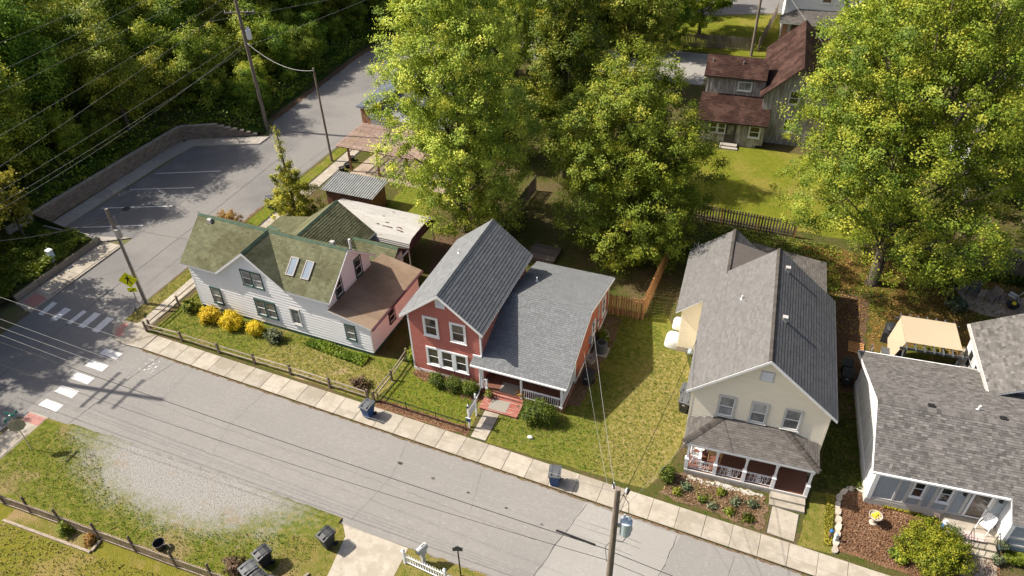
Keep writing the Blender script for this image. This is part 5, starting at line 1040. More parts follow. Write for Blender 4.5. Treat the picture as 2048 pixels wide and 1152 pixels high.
for i, (y0, z0, z1, sg, r, m) in enumerate(((20.2, 9.1, 10.6, .5, .008, 'wire_grey'), (19.0, 9.0, 8.0, .45, .008, 'wire_grey'), (18.7, 8.6, 7.6, .5, .008, 'wire_grey'), (18.0, 8.1, 6.6, .45, .016, 'wire_black'), (18.6, 8.3, 6.9, .8, .008, 'wire_grey'), (17.2, 7.2, 5.8, .9, .012, 'wire_black'))):
    wire('power_line' if m == 'wire_grey' else 'telephone_cable', 'thin wire strung along the near side of the street' if m == 'wire_grey' else ('thick black telephone cable strung along the street' if r > .02 else ('thinner black cable hanging low over the near kerb' if i == 5 else 'thick black telephone cable strung along the street')), (-51.2, y0 + .2, z0), (-3.3, 17.95, z1), sg, r, m, 'wires along the street' if m == 'wire_grey' else None, 24)
    wire('power_line' if m == 'wire_grey' else 'telephone_cable', 'thin wire continuing right from the transformer pole' if m == 'wire_grey' else ('thick black telephone cable continuing right from the transformer pole' if r > .02 else ('thinner black cable continuing right low over the kerb' if i == 5 else 'thick black telephone cable running on right from the transformer pole')), (-3.2, 17.9, z1), (40, 15.6, z1 + .5), .6, r, m, 'wires right of the transformer pole' if m == 'wire_grey' else None, 20)
B = MB(); B.tube([(-.9, 0, 0), (.9, 0, 0)], [.05, .05], 8); o = B.build('splice_case', 'wire_black'); o.location = (-4.9, 18.05, 6.55); o.rotation_euler = (0, R_(2), R_(-2)); tag(o, 'black splice case on the cable next to the transformer pole', 'splice case')
wire('service_cable', 'twisted white service cable sagging between the tall pole and the slim pole', (-51.3, 57.6, 9.3), (-41.05, 53.8, 9.2), .9, .026, 'wire_grey')
wire('service_cable', 'twisted service cable running from the red house to the transformer pole', (-9.4, 36.2, 3.0), (-3.25, 17.9, 10.0), .3, .009, 'wire_grey')
wire('service_cable', 'thin service wire from the red house corner to the transformer pole', (-9.4, 34.0, 2.9), (-3.3, 17.9, 9.0), .4, .006, 'wire_grey')
wire('service_cable', 'service wire from the cream house to the transformer pole', (-2.3, 37.5, 4.5), (-3.2, 17.9, 9.8), .5, .014, 'wire_black')
wire('service_cable', 'thin service wire from the cream house porch roof to the transformer pole', (-1.6, 28.6, 2.7), (-3.2, 17.9, 9.4), .3, .009, 'wire_grey')
wire('service_cable', 'sagging cable from the short pole down toward the planter', (-42.3, 30.0, 7.6), (-51.0, 21.6, 9.0), .7, .03, 'wire_black')
wire('service_cable', 'orange guy-like wire reaching the white house gable', (-42.3, 30.0, 7.2), (-38.4, 33.2, 4.6), .2, .012, 'wood_orange')
wire('service_cable', 'thin line leaving the tall pole toward the top right', (-51.4, 57.6, 8.9), (-40, 110, 10), .6, .012, 'wire_grey')
wire('service_cable', 'thin line leaving the slim pole toward the top right', (-60, 62, 9), (-28, 110, 9), .6, .012, 'wire_grey')
wire('service_cable', 'service wire crossing above the far white house', (-6.1, 93.6, 11), (1.5, 82, 6.5), .3, .02, 'wire_grey')
# ================================================================== SIGNS
def text_mesh(txt, size, mat, name='lettering', ext=.004):
    cu = bpy.data.curves.new('txt', 'FONT'); cu.body = txt; cu.size = size; cu.align_x = 'CENTER'; cu.align_y = 'CENTER'; cu.extrude = ext
    to = bpy.data.objects.new('txt', cu); COL.objects.link(to); bpy.context.view_layer.update()
    me = bpy.data.meshes.new_from_object(to.evaluated_get(bpy.context.evaluated_depsgraph_get())); bpy.data.objects.remove(to); me.materials.clear(); me.materials.append(MATS[mat]); me.name = name; return me
ss = thing('stop_sign', 'back of a stop sign on its post with street name blades on top', 'road sign', (-38.75, 16.47, 0))
B = MB(); B.box(-.028, .028, -.02, .02, 0, 3.0); B.build('post', 'sign_back', ss)
oc = [(math.cos(R_(22.5 + 45 * k)) * .47, math.sin(R_(22.5 + 45 * k)) * .47) for k in range(8)]
pl = thing_dummy = None
B = MB(); B.prism([(-.035, a, 2.15 + b) for a, b in oc], (-.008, 0, 0)); pl = B.build('octagon_plate', 'sign_back', ss); B = MB(); B.prism([(-.046, a * .99, 2.15 + b * .99) for a, b in oc], (-.003, 0, 0)); B.build('red_face', 'skin_red', pl)
pl.rotation_euler = (0, 0, R_(-38))
B = MB(); B.box(-.45, .45, -.006, .006, 2.86, 3.06); b1 = B.build('street_blade', 'green_sign', ss); b1.rotation_euler = (0, 0, R_(92)); tm = text_mesh('CENTER', .17, 'white_plastic'); l1 = obj('lettering', tm, b1, (0, -.011, 2.96)); l1.rotation_euler = (R_(90), 0, 0); l2 = obj('lettering', tm, b1, (0, .011, 2.96)); l2.rotation_euler = (R_(90), 0, R_(180))
B = MB(); B.box(-.4, .4, -.006, .006, 3.08, 3.26); b2 = B.build('street_blade', 'green_sign', ss); b2.rotation_euler = (0, 0, R_(2)); b2['label'] = 'upper teal street name blade seen nearly edge on'
B = MB(); B.box(-.05, .05, -.05, .05, 3.05, 3.1); B.build('bracket', 'white_plastic', ss)
pz = thing('pedestrian_sign', 'yellow diamond pedestrian crossing sign by the short utility pole', 'road sign', (-42.5, 29.5, 0), R_(24))
B = MB(); B.box(-.025, .025, -.02, .02, 0, 3.0); B.build('post', 'sign_back', pz)
B = MB(); B.prism([(0, -.035, 1.9), (.7, -.035, 2.6), (0, -.035, 3.3), (-.7, -.035, 2.6)], (0, .008, 0)); dp = B.build('diamond_plate', 'yellow_sign', pz)
def flat(B, pts, y=-.04, cx=0, cz=2.6, s=1.3): B.prism([(cx + a * s, y, cz + b * s) for a, b in pts], (0, -.004, 0))
B = MB(); flat(B, [(.045 * math.cos(k * .785) + .02, .27 + .05 * math.sin(k * .785)) for k in range(8)]); flat(B, [(-.04, .2), (.07, .2), (.06, -.02), (-.05, -.02)])
flat(B, [(.05, .19), (.17, .06), (.15, .03), (.03, .12)]); flat(B, [(-.03, .19), (-.16, .08), (-.14, .05), (-.02, .12)]); flat(B, [(.0, -.02), (.06, -.02), (.16, -.28), (.1, -.29)]); flat(B, [(-.05, -.02), (.01, -.02), (-.07, -.28), (-.14, -.27)]); B.build('walking_figure', 'black_metal', dp)
B = MB(); B.box(-.33, .33, -.034, -.028, 1.5, 1.88); ap = B.build('arrow_plate', 'yellow_sign', pz); B = MB(); flat(B, [(.12, .08), (.16, .04), (-.05, -.12), (.02, -.14), (-.16, -.16), (-.1, -.02), (-.08, -.08)], -.036, 0, 1.7); B.build('arrow', 'black_metal', ap)
# small dark post of another crossing sign (seen edge on)
b = MB(); b.box(-.3, .3, -.012, .012, 0.55, .8); b.box(-.02, .02, -.02, .02, 0, .6); o = b.build('yard_sign', 'grey_plastic'); o.location = (-42.0, 28.75, 0); o.rotation_euler = (0, 0, R_(-50)); tag(o, 'small dark yard sign in the verge near the corner', 'yard sign')
hs = thing('hanging_sign_frame', 'white post frame with hanging sign panel by the red house path', 'sign frame', (-14.46, 27.3, 0), R_(88))
for x in (0, 1.0): B = MB(); B.box(x - .05, x + .05, -.05, .05, 0, 1.9); B.taper(x - .06, x + .06, -.06, .06, 1.9, 1.98, .3); B.build('post', 'white_plastic', hs)
boxp(hs, 'sign_board', 'white_paint', .06, .94, -.015, .015, .75, 1.45); boxp(hs, 'top_rail', 'grey_plastic', .05, .95, -.02, .02, 1.5, 1.62); B = MB(); B.tube([(-.15, 0, 1.82), (.12, 0, 1.9)], .07, 8); B.build('solar_lamp', 'black_metal', hs)
B = MB(); B.box(-.14, .14, -.1, -.085, .55, .85); ll = B.build('leaflet_box', 'blue_plastic', hs); ll.rotation_euler = (0, 0, R_(-88)); B = MB(); B.box(-.16, .16, -.11, -.08, .85, .92); q_ = B.build('leaflet_lid', 'white_plastic', hs); q_.rotation_euler = (0, 0, R_(-88))
mb = thing('mailbox', 'grey moulded plastic mailbox on its post beside the driveway', 'mailbox', (-12.95, 18.05, 0), R_(70))
B = MB(); B.taper(-.09, .09, -.09, .09, 0, 1.15, .9); B.build('post', 'trim_grey', mb); B = MB(); B.prism([(-.28, .15 * math.cos(t), 1.28 + .17 * math.sin(t)) for t in [k * math.pi / 8 for k in range(9)]] + [(-.28, -.15, 1.12), (-.28, .15, 1.12)], (.6, 0, 0)); B.build('box', 'trim_grey', mb); B = MB(); B.taper(-.14, .2, -.12, .12, .75, 1.12, 1.15); B.build('newspaper_holder', 'trim_grey', mb)
B = MB(); B.box(.0, .22, -.01, .01, 1.42, 1.47); B.box(0, .04, -.02, .02, 1.36, 1.46); B.build('flag', 'black_metal', mb); B = MB(); B.box(-.3, -.285, -.13, .13, 1.13, 1.4); B.build('door', 'grey_plastic', mb)
bs = thing('address_sign', 'small dark navy address sign on a black post above the near kerb', 'sign', (-10.83, 18.05, 0), R_(20)); B = MB(); B.box(-.03, .03, -.03, .03, 0, 2.55); B.build('post', 'black_metal', bs); B = MB(); B.box(-.25, .25, -.045, -.03, 2.3, 2.6); B.box(-.13, .13, -.045, -.03, 2.6, 2.68); B.lathe([(.02, 0), (.035, .04), (.0, .08)], (0, -.03, 2.68), 8); B.build('plate', 'pot_blue' if False else 'grey_plastic', bs)
ub = thing('utility_cabinet', 'pale green utility cabinet standing in the planting bed', 'utility cabinet', (-53.0, 31.4, .5), R_(-5)); B = MB(); B.box(-.22, .22, -.18, .18, 0, .95); B.build('cabinet', 'galv', ub); B = MB(); B.taper(-.25, .25, -.21, .21, .95, 1.03, .9); B.build('lid', 'white_plastic', ub)
# ================================================================== WHEELED BINS
def cart(label, x, y, rz, body, lid, logo=True, group='wheeled bins', open_=False):
    t = thing('wheeled_bin', label, 'bin', (x, y, 0), rz, group)
    B = MB(); v0, v1 = .27, .35
    vs = [(-.23, -.27, .1), (.23, -.27, .1), (.23, .2, .1), (-.23, .2, .1), (-.31, -.38, 1.0), (.31, -.38, 1.0), (.31, .36, 1.0), (-.31, .36, 1.0)]
    B.faces(vs, [(0, 3, 2, 1), (0, 1, 5, 4), (1, 2, 6, 5), (2, 3, 7, 6), (3, 0, 4, 7)]); B.box(-.33, .33, -.4, .38, .93, 1.0); B.box(-.16, .16, -.29, -.26, .1, .2); b = B.build('body', body, t)
    B = MB(); rows = [(-.44, 1.0), (-.42, 1.05), (-.1, 1.12), (.2, 1.13), (.4, 1.08), (.42, 1.0)]
    for (ya, za), (yb, zb2) in zip(rows[:-1], rows[1:]): B.poly([(-.35, ya, za), (.35, ya, za), (.35, yb, zb2), (-.35, yb, zb2)])
    for s in (-.35, .35): B.poly([(s, y_, z_) for y_, z_ in rows])
    for s in (-.2, .2): B.box(s - .03, s + .03, -.35, .33, 1.1, 1.145)
    l = B.build('lid', lid, t)
    B = MB(); B.tube([(-.26, .46, 1.02), (.26, .46, 1.02)], .02, 8); B.box(-.28, -.24, .34, .47, .99, 1.04); B.box(.24, .28, .34, .47, .99, 1.04); B.build('handle', lid, t)
    for s in (-1, 1): B = MB(); B.tube([(s * .25, .26, .14), (s * .31, .26, .14)], .14, 14); B.build('wheel', 'black_metal', t)
    if logo:
        B = MB(); y_ = -.385; B.prism([(.09 * math.cos(k * math.pi / 8), -.362, .72 + .09 * math.sin(k * math.pi / 8)) for k in range(9)] + [(-.055, -.357, .72), (-.04, -.36, .75), (0, -.36, .765), (.04, -.36, .75), (.055, -.357, .72)], (0, -.012, .0)); B.build('emblem', 'white_plastic', t)
    return t
cart('blue wheeled bin with grey lid on the pavement by the split-rail fence', -20.75, 25.95, R_(-8), 'blue_plastic', 'grey_plastic', False)
cart('blue wheeled bin with grey lid at the kerb left of the transformer pole', -8.2, 25.15, R_(12), 'blue_plastic', 'grey_plastic', False)
cart('blue wheeled bin with grey lid on the far grass verge by the golden conifer', -41.5, 44.6, R_(-60), 'blue_plastic', 'grey_plastic', False)
cart('black wheeled bin standing alone beside the concrete driveway', -18.15, 17.2, R_(-18), 'black_plastic', 'black_plastic', False)
cart('black wheeled bin, rearmost of the cluster by the picket fence', -20.65, 15.1, R_(-22), 'black_plastic', 'black_plastic', False)
cart('black wheeled bin, left of the cluster by the picket fence', -20.75, 14.15, R_(-25), 'black_plastic', 'grey_plastic', False)
cart('black wheeled bin, middle of the cluster by the picket fence', -20.0, 13.85, R_(-20), 'black_plastic', 'black_plastic', False)
cart('dark grey wheeled bin, rightmost of the cluster by the picket fence', -19.25, 13.75, R_(-15), 'grey_plastic', 'grey_plastic', False)
cart('black wheeled bin beside the wall of the red house', -8.7, 33.3, R_(-12), 'black_plastic', 'black_plastic')
cart('black wheeled bin in front of the bright blue one at the cream house', -2.45, 33.15, R_(-5), 'black_plastic', 'grey_plastic')
cart('bright blue wheeled bin behind the black one at the cream house', -2.55, 34.05, R_(-5), 'blue_bright', 'grey_plastic', False)
cart('black wheeled bin with emblem, nearer of the pair between cream and blue-grey houses', 6.75, 38.9, R_(-3), 'black_plastic', 'black_plastic')
cart('black wheeled bin, farther of the pair between cream and blue-grey houses', 6.7, 39.9, R_(-3), 'black_plastic', 'black_plastic', False)
# ================================================================== GARDEN AND PORCH THINGS
def pot(name, label, x, y, z, r, h, mat, cat='flowerpot', plant=None):
    t = thing(name, label, cat, (x, y, z)); B = MB(); B.lathe([(r * .7, 0), (r * .95, h * .8), (r, h), (r * .85, h), (r * .8, h * .85)], n=14); B.build('pot', mat, t)
    B = MB(); B.lathe([(r * .8, h * .82), (0.01, h * .86)], n=12); B.build('soil', 'mulch_dark', t); return t
bk = thing('bucket', 'black round garden pot standing behind the picket fence', 'garden pot', (-26.5, 13.9, 0)); B = MB(); B.lathe([(.2, 0), (.3, .45), (.32, .5), (.29, .5), (.25, .1), (.01, .1)], n=16); B.build('pot', 'black_plastic', bk); B = MB(); B.tube([(.3, 0, .45), (.5, .1, .55), (.75, .05, .45)], .015, 6); B.build('handle', 'wire_grey', bk)
bb = thing('bird_bath', 'stone bird bath planted with yellow flowers on the mulch bed', 'bird bath', (8.55, 28.6, 0)); B = MB(); B.lathe([(.2, 0), (.2, .06), (.1, .12), (.08, .45), (.12, .5)], n=16); B.build('pedestal', 'stone_tan', bb); B = MB(); B.lathe([(.1, .5), (.3, .58), (.36, .68), (.33, .7), (.26, .62), (.02, .6)], n=18); B.build('bowl', 'stone_tan', bb)
B = MB(); r7 = random.Random(1)
for k in range(26): a, q = r7.uniform(0, 6.28), r7.uniform(0, .24); B.lathe([(.01, 0), (.045, .03), (.02, .07)], (q * math.cos(a), q * math.sin(a), .63 + r7.uniform(0, .05)), 6)
B.build('flowers', 'yellow', bb, kind='stuff')
fg = thing('garden_figure', 'small red, white and blue garden figure with a flag by the blue-grey house', 'garden ornament', (11.9, 29.35, 0)); B = MB(); B.lathe([(.1, 0), (.12, .25), (.06, .3)], n=10); B.build('trousers', 'rug', fg); B = MB(); B.lathe([(.12, .25), (.15, .45), (.1, .55), (.04, .58)], n=10); B.build('coat', 'blue_bright', fg); B = MB(); B.lathe([(.04, .57), (.08, .63), (.07, .7), (.12, .7), (.12, .72), (.08, .73), (.08, .88), (.0, .88)], n=10); B.build('head_and_hat', 'white_plastic', fg); B = MB(); B.tube([(-.15, 0, .3), (-.4, .1, 1.1)], .01, 5); B.prism([(-.4, .1, 1.1), (-.35, .1, .9), (-.62, .1, .95), (-.66, .1, 1.12)], (0, .006, 0)); B.build('flag', 'rug', fg)
# white resin chair on the blue-grey house porch
def resin_chair(label, x, y, z, rz):
    t = thing('plastic_chair', label, 'chair', (x, y, z), rz); B = MB(); B.prism([(-.25, -.25, .42), (.25, -.25, .42), (.22, .22, .38), (-.22, .22, .38)], (0, 0, .03)); B.build('seat', 'white_plastic', t)
    B = MB()
    for k in range(7): x0 = -.22 + k * .073; B.prism([(x0 - .028, .22, .4), (x0 + .028, .22, .4), (x0 * 1.1 + .028, .36, .85), (x0 * 1.1 - .028, .36, .85)], (0, .02, 0))
    B.tube([(-.26, .36, .82), (-.15, .38, .9), (.15, .38, .9), (.26, .36, .82)], .025, 6); B.build('backrest', 'white_plastic', t)
    for s in (-1, 1):
        B = MB(); B.tube([(s * .26, .33, .68), (s * .29, .0, .66), (s * .29, -.24, .63)], .025, 6); B.build('armrest', 'white_plastic', t)
        B = MB(); B.tube([(s * .29, -.24, .63), (s * .28, -.28, 0)], .024, 6); B.build('leg', 'white_plastic', t); B = MB(); B.tube([(s * .25, .22, .4), (s * .27, .32, 0)], .024, 6); B.build('leg', 'white_plastic', t)
    return t
resin_chair('white plastic armchair on the porch slab of the blue-grey house', 13.75, 29.75, .5, R_(-35)); resin_chair('white metal armchair at the left end of the cream house porch', -1.0, 29.15, .46, R_(95)); resin_chair('second white armchair at the back of the cream house porch', -.9, 29.8, .46, R_(60))
def flatrug(label, pts, z, mat): B = MB(); B.prism([(*p, z) for p in pts], (0, 0, .012)); tag(B.build('door_mat', mat), label, 'mat')
flatrug('pink and white patterned mat before the storm door', [(12.85, 29.35), (13.75, 29.45), (13.8, 28.95), (12.9, 28.85)], .505, 'rug'); flatrug('grey-brown mat on the red landing', [(-13.95, 28.95), (-12.75, 28.95), (-12.75, 29.85), (-13.95, 29.85)], .172, 'carpet'); flatrug('grey-brown mat on the red porch floor', [(-13.75, 30.35), (-12.6, 30.35), (-12.6, 31.2), (-13.75, 31.2)], .425, 'carpet'); flatrug('dark mat at the garden walk', [(-30, 12.6), (-29.9, 12.6), (-29.9, 12.65), (-30, 12.65)], .02, 'carpet') if False else None
pb = thing('patio_table', 'wicker table on the cream house porch', 'table', (-.05, 29.55, .46), R_(3.5)); B = MB(); B.box(-.4, .4, -.32, .32, .68, .73); B.build('table_top', 'wicker', pb)
for sx in (-.33, .33):
    for sy in (-.26, .26): B = MB(); B.tube([(sx, sy, 0), (sx, sy, .68)], .03, 6); B.build('leg', 'wicker', pb)
pot('flowerpot', 'terracotta pot with orange flowers on the red porch steps', -12.25, 30.35, .42, .16, .26, 'terracotta'); pot('flowerpot', 'small pot with green plant at the left of the red landing', -14.25, 29.85, .17, .14, .22, 'concrete'); pot('flowerpot', 'dark blue pot at the left edge of the blue-grey house porch slab', 12.25, 28.85, .5, .2, .28, 'pot_blue'); pot('flowerpot', 'dark pot at the foot of the right handrail', 14.35, 28.2, 0, .2, .28, 'black_plastic'); pot('flowerpot', 'dark blue pot beyond the right handrail', 14.55, 29.0, .3, .2, .28, 'pot_blue')
# air conditioner, tubs, tarpaulined things
ac = thing('air_conditioner', 'grey air conditioner unit on its pad beside the red house', 'air conditioner', (-8.75, 36.5, 0)); B = MB(); B.box(-.5, .5, -.5, .5, 0, .08); B.build('pad', 'concrete', ac); B = MB(); B.lathe([(.38, .08), (.4, .12), (.4, .8), (.38, .86), (.3, .88)], n=16, sx=1, sy=1); B.build('housing', 'grey_plastic', ac)
B = MB(); B.lathe([(.3, .875), (.05, .91)], n=16); B.build('fan_grille', 'black_metal', ac)
pot('planter_tub', 'grey round tub against the red house wall', -9.15, 35.3, 0, .38, .45, 'concrete_old', 'tub'); pot('planter_tub', 'grey round planter farther back along the red house wall', -8.95, 38.0, 0, .36, .4, 'concrete_old', 'planter')
def tarp(label, x, y, sx, sy, h, seed):
    B = MB(); B.lathe([(1, 0), (1.03, .12), (1.0, .5), (.92, .78), (.75, .94), (.45, 1.0), (.05, 1.01)], n=20, sx=sx, sy=sy); r = random.Random(seed); B.v = [(vx * (1 + r.uniform(-.03, .03)), vy * (1 + r.uniform(-.03, .03)), vz * h) for vx, vy, vz in B.v]
    B.v = [(math.copysign(abs(vx / sx) ** .7 * sx, vx), math.copysign(abs(vy / sy) ** .7 * sy, vy), vz) for vx, vy, vz in B.v]; o = B.build('covered_equipment', 'white_plastic', smooth=True); o.location = (x, y, 0); tag(o, label, 'cover')
tarp('larger white covered equipment beside the cream house', -4.35, 38.9, .54, .56, .85, 1); tarp('smaller white covered equipment behind the larger one', -4.3, 40.75, .45, .4, .75, 2)
B = MB(); B.lathe([(.05, 0), (.12, .05), (.1, .15), (.02, .2)], n=10, sx=1.6); o = B.build('lawn_ornament', 'white_plastic', smooth=True); o.location = (-10.65, 27.75, 0); tag(o, 'small white ornament lying on the lawn by the hedge', 'lawn ornament')
for lab, x, y, rz in (('wooden pallet lying in the shade right of the cream house', 7.3, 42.6, 0),):
    t = thing('pallet', lab, 'pallet', (x, y, 0), rz)
    for k in range(6): boxp(t, 'slat', 'wood_orange', -.5, .5, -.5 + k * .19, -.38 + k * .19, .1, .125)
    for k in (-.45, 0, .4): boxp(t, 'bearer', 'wood_orange', k, k + .08, -.5, .58, 0, .1)
db = thing('deck_box', 'tan board deck box behind the blue-grey house', 'deck box', (9.3, 41.6, 0), R_(5)); B = MB(); B.box(-.6, .6, -.4, .4, 0, .9); B.build('box', 'tan_plastic', db); B = MB(); B.prism([(-.65, -.45, .9), (.65, -.45, .9), (.65, .45, 1.1), (-.65, .45, 1.1)], (0, 0, .06)); B.build('lid', 'grey_plastic', db)
gl = thing('covered_grill', 'barbecue grill under a black cover by the tan canopy', 'grill', (9.25, 44.5, 0), R_(80)); B = MB(); B.taper(-.65, .65, -.35, .35, .02, .85, .95); B.lathe([(.5, .85), (.48, 1.05), (.3, 1.15), (.02, 1.17)], n=14, sx=1.1, sy=.6); B.build('cover', 'black_plastic', gl)
# pergola with tan canopy
pg = thing('canopy_pergola', 'grey pergola frame with a tan fabric canopy behind the blue-grey house', 'pergola', (9.6, 40.7, 0), R_(5))
for x in (0.15, 3.25):
    for y in (0.1, 2.9): B = MB(); B.box(x - .06, x + .06, y - .06, y + .06, 0, 2.45); B.build('post', 'grey_plastic', pg)
for y in (0.0, 2.95): boxp(pg, 'beam', 'grey_plastic', -.25, 3.6, y - .03, y + .03, 2.38, 2.55)
for k in range(7): x = .1 + k * .53; boxp(pg, 'rafter', 'grey_plastic', x - .03, x + .03, -.28, 3.3, 2.55, 2.68)
for s in (0.1, 3.3): B = MB(); B.tube([(s, .1, 1.7), (s, .8, 2.38)], .03, 6); B.build('brace', 'grey_plastic', pg)
B = MB(); nxx = 10
for i in range(10):
    for j in range(6):
        f = lambda a, b: (.1 + 3.2 * a, .3 + 2.65 * b, 2.75 - .05 * math.sin(a * 3.14) * math.sin(b * 3.14))
        B.poly([f(i / 10, j / 6), f((i + 1) / 10, j / 6), f((i + 1) / 10, (j + 1) / 6), f(i / 10, (j + 1) / 6)])
B.poly([(.1, .3, 2.74), (.1, 2.95, 2.74), (-.42, 2.3, 1.2), (-.45, .5, .6)]); B.build('canopy', 'tan_fabric', pg, fix=False)
# wooden pergola by the patio
wg = thing('wooden_pergola', 'red-brown wooden pergola with close slats over the patio', 'pergola', (-38.1, 52.7, 0))
for x, y in ((0, 0), (3.05, 0), (6.1, .1), (0, 4.2), (6.1, 4.2)): B = MB(); B.box(x - .08, x + .08, y - .08, y + .08, 0, 2.5); B.build('post', 'wood_red', wg)
for y in (0, 4.2): boxp(wg, 'beam', 'wood_red', -1.0, 8.2, y - .05, y + .05, 2.42, 2.62)
for k in range(15): x = -.9 + k * .62; boxp(wg, 'rafter', 'wood_red', x - .025, x + .025, -.5, 4.7, 2.62, 2.75)
sm = MB(); sm.box(-1.05, 8.2, -.04, .04, 2.75, 2.78); sm = sm.mesh('slat', 'wood_slat')
for k in range(30): obj('slat', sm, wg, (0, -.42 + k * .17, 0))
for x in (.35, 2.7, 3.4): B = MB(); B.tube([(x - .3, 0, 2.0), (x + .1, 0, 2.42)], .035, 6); B.build('brace', 'wood_red', wg)
# corrugated shed
cs = thing('corrugated_shed', 'low shed with grey corrugated metal roof beside the patio', 'shed', (-36.6, 45.9, 0)); boxp(cs, 'wall', 'wood_red', .2, 4.6, .2, 2.7, 0, 2.0)
B = MB(); r8 = 0; nn = 66
prev = None
for i in range(nn + 1):
    x = -.25 + 5.2 * i / nn; z = .035 * math.sin(i * math.pi / 1.5); c = [(x, 0, 2.05 + z), (x, 3.0, 2.3 + z)]
    if prev: B.poly([prev[0], c[0], c[1], prev[1]])
    prev = c
B.build('corrugated_roof', 'metal_corr', cs, fix=False)
for k in range(20): boxp(cs, 'wall_board', 'wood_red', .2 + k * .22, .4 + k * .22, .17, .2, 0, 2.0)
# deck behind the red house, fire pit furniture, benches
dk = thing('wooden_deck', 'dark wooden deck in the shade behind the red house', 'deck', (-17.3, 44.9, 0))
for k in range(12): boxp(dk, 'plank', 'wood_fence', 0, 2.3, k * .16, k * .16 + .15, .25, .29)
boxp(dk, 'frame', 'wood_fence', .05, 2.25, .02, 1.9, 0, .25)
def lounge(label, x, y, rz, mat):
    t = thing('garden_chair', label, 'garden chair', (x, y, 0), rz); B = MB(); B.prism([(-.3, -.3, .4), (.3, -.3, .4), (.3, .25, .32), (-.3, .25, .32)], (0, 0, .04)); B.build('seat', mat, t); B = MB(); B.prism([(-.3, .22, .34), (.3, .22, .34), (.32, .5, 1.0), (-.32, .5, 1.0)], (0, .04, 0)); B.build('backrest', mat, t)
    for s in (-1, 1): B = MB(); B.tube([(s * .33, -.32, 0), (s * .33, -.3, .6), (s * .33, .35, .58), (s * .33, .45, 0)], .025, 6); B.build('side_frame', 'black_metal', t)
lounge('dark sling chair with pale towel by the fire pit', 15.0, 51.6, R_(-20), 'grey_plastic'); lounge('grey sling chair right of the dark one by the fire pit', 16.2, 51.2, R_(-35), 'wood_grey'); lounge('light chair near the far side of the fire pit', 17.6, 51.9, R_(-120), 'trim_grey')
fp = thing('fire_pit', 'dark round fire bowl with a yellow ball beside it', 'fire pit', (17.5, 50.9, 0)); B = MB(); B.lathe([(.25, 0), (.3, .15), (.45, .3), (.42, .32), (.2, .2), (.01, .18)], n=16); B.build('bowl', 'black_metal', fp); B = MB(); B.lathe([(.02, 0), (.12, .06), (.15, .15), (.12, .24), (.02, .3)], (.0, -.1, .3), 12); B.build('ball', 'yellow', fp)
tb = thing('picnic_table', 'grey wooden picnic table in the shaded yard at the right edge', 'picnic table', (19.0, 57.5, 0), R_(10))
for k in range(5): boxp(tb, 'plank', 'wood_grey', -.9, .9, -.4 + k * .16, -.26 + k * .16, .72, .76)
for s in (-.75, .75): boxp(tb, 'plank', 'wood_grey', -.9, .9, s - .12, s + .12, .43, .47)
for x in (-.6, .6): B = MB(); B.tube([(x, -.75, 0), (x, -.2, .72)], .05, 6); B.tube([(x, .75, 0), (x, .2, .72)], .05, 6); B.build('leg', 'wood_grey', tb)
# stones edging the mulch bed
sr = random.Random(6); bp_ = Vector((8.16, 29.87)); cs5, sn5 = math.cos(R_(5)), math.sin(R_(5))
pts5 = [(-.15, .72), (-.7, .66), (-1.12, .32), (-1.36, -.15), (-1.46, -.62), (-1.47, -1.1), (-1.46, -1.62), (-1.48, -2.1), (-1.58, -2.6), (-1.66, -3.1), (-1.72, -3.55)]
for i, (a, b) in enumerate(pts5):
    nx_ = pts5[min(i + 1, len(pts5) - 1)]; pv = pts5[max(i - 1, 0)]; th = math.atan2(nx_[1] - pv[1], nx_[0] - pv[0]) + R_(5)
    k = 9; pr_ = [(.29 * (1 + sr.uniform(-.2, .1)) * math.cos(t), .17 * (1 + sr.uniform(-.25, .15)) * math.sin(t)) for t in [j * 2 * math.pi / k for j in range(k)]]
    B = MB(); B.prism([(p[0], p[1], 0) for p in pr_], (0, 0, .1 + sr.uniform(0, .05))); o = B.build('edging_stone', 'stone_tan'); o.location = (bp_.x + a * cs5 - b * sn5, bp_.y + a * sn5 + b * cs5, 0); o.rotation_euler = (sr.uniform(-.08, .08), sr.uniform(-.08, .08), th); tag(o, 'flat tan stone edging the mulch bed of the blue-grey house', 'stone', 'edging stones')
for i, (x, y) in enumerate(((6.45, 26.9), (6.7, 26.75))):
    t = thing('solar_light', ('dark brown' if i == 0 else 'white') + ' cylindrical path light with a blue cap at the end of the stone edging' if i == 0 else 'white cylindrical path light at the end of the stone edging', 'path light', (x, y, 0)); B = MB(); B.lathe([(.08, 0), (.08, .5), (.05, .52)], n=12); B.build('tube', 'board_brown' if i == 0 else 'white_plastic', t); B = MB(); B.lathe([(.09, .5), (.09, .6), (.03, .64)], n=12); B.build('cap', 'blue_bright' if i == 0 else 'galv', t)
for i, (x, y) in enumerate(((14.2, 44.9), (14.9, 44.6), (14.6, 45.6), (15.3, 45.3), (15.0, 46.3))):
    B = MB(); B.prism([(.3 * math.cos(t) * (1 + sr.uniform(-.2, .2)), .25 * math.sin(t), 0) for t in [j * .785 for j in range(8)]], (0, 0, .05)); o = B.build('stepping_stone', 'stone_tan'); o.location = (x, y, 0); tag(o, 'pale stepping stone in the grass beside the tan canopy', 'stepping stone', 'stepping stones')
B = MB(); B.prism([(-.25, -.15, 0), (.25, -.15, 0), (.25, .15, 0), (-.25, .15, 0)], (0, 0, .05)); o = B.build('paver', 'rug'); o.location = (14.9, 27.1, .02); o.rotation_euler = (0, 0, R_(-40)); tag(o, 'single pinkish paver lying on the mulch at the right edge', 'paver')
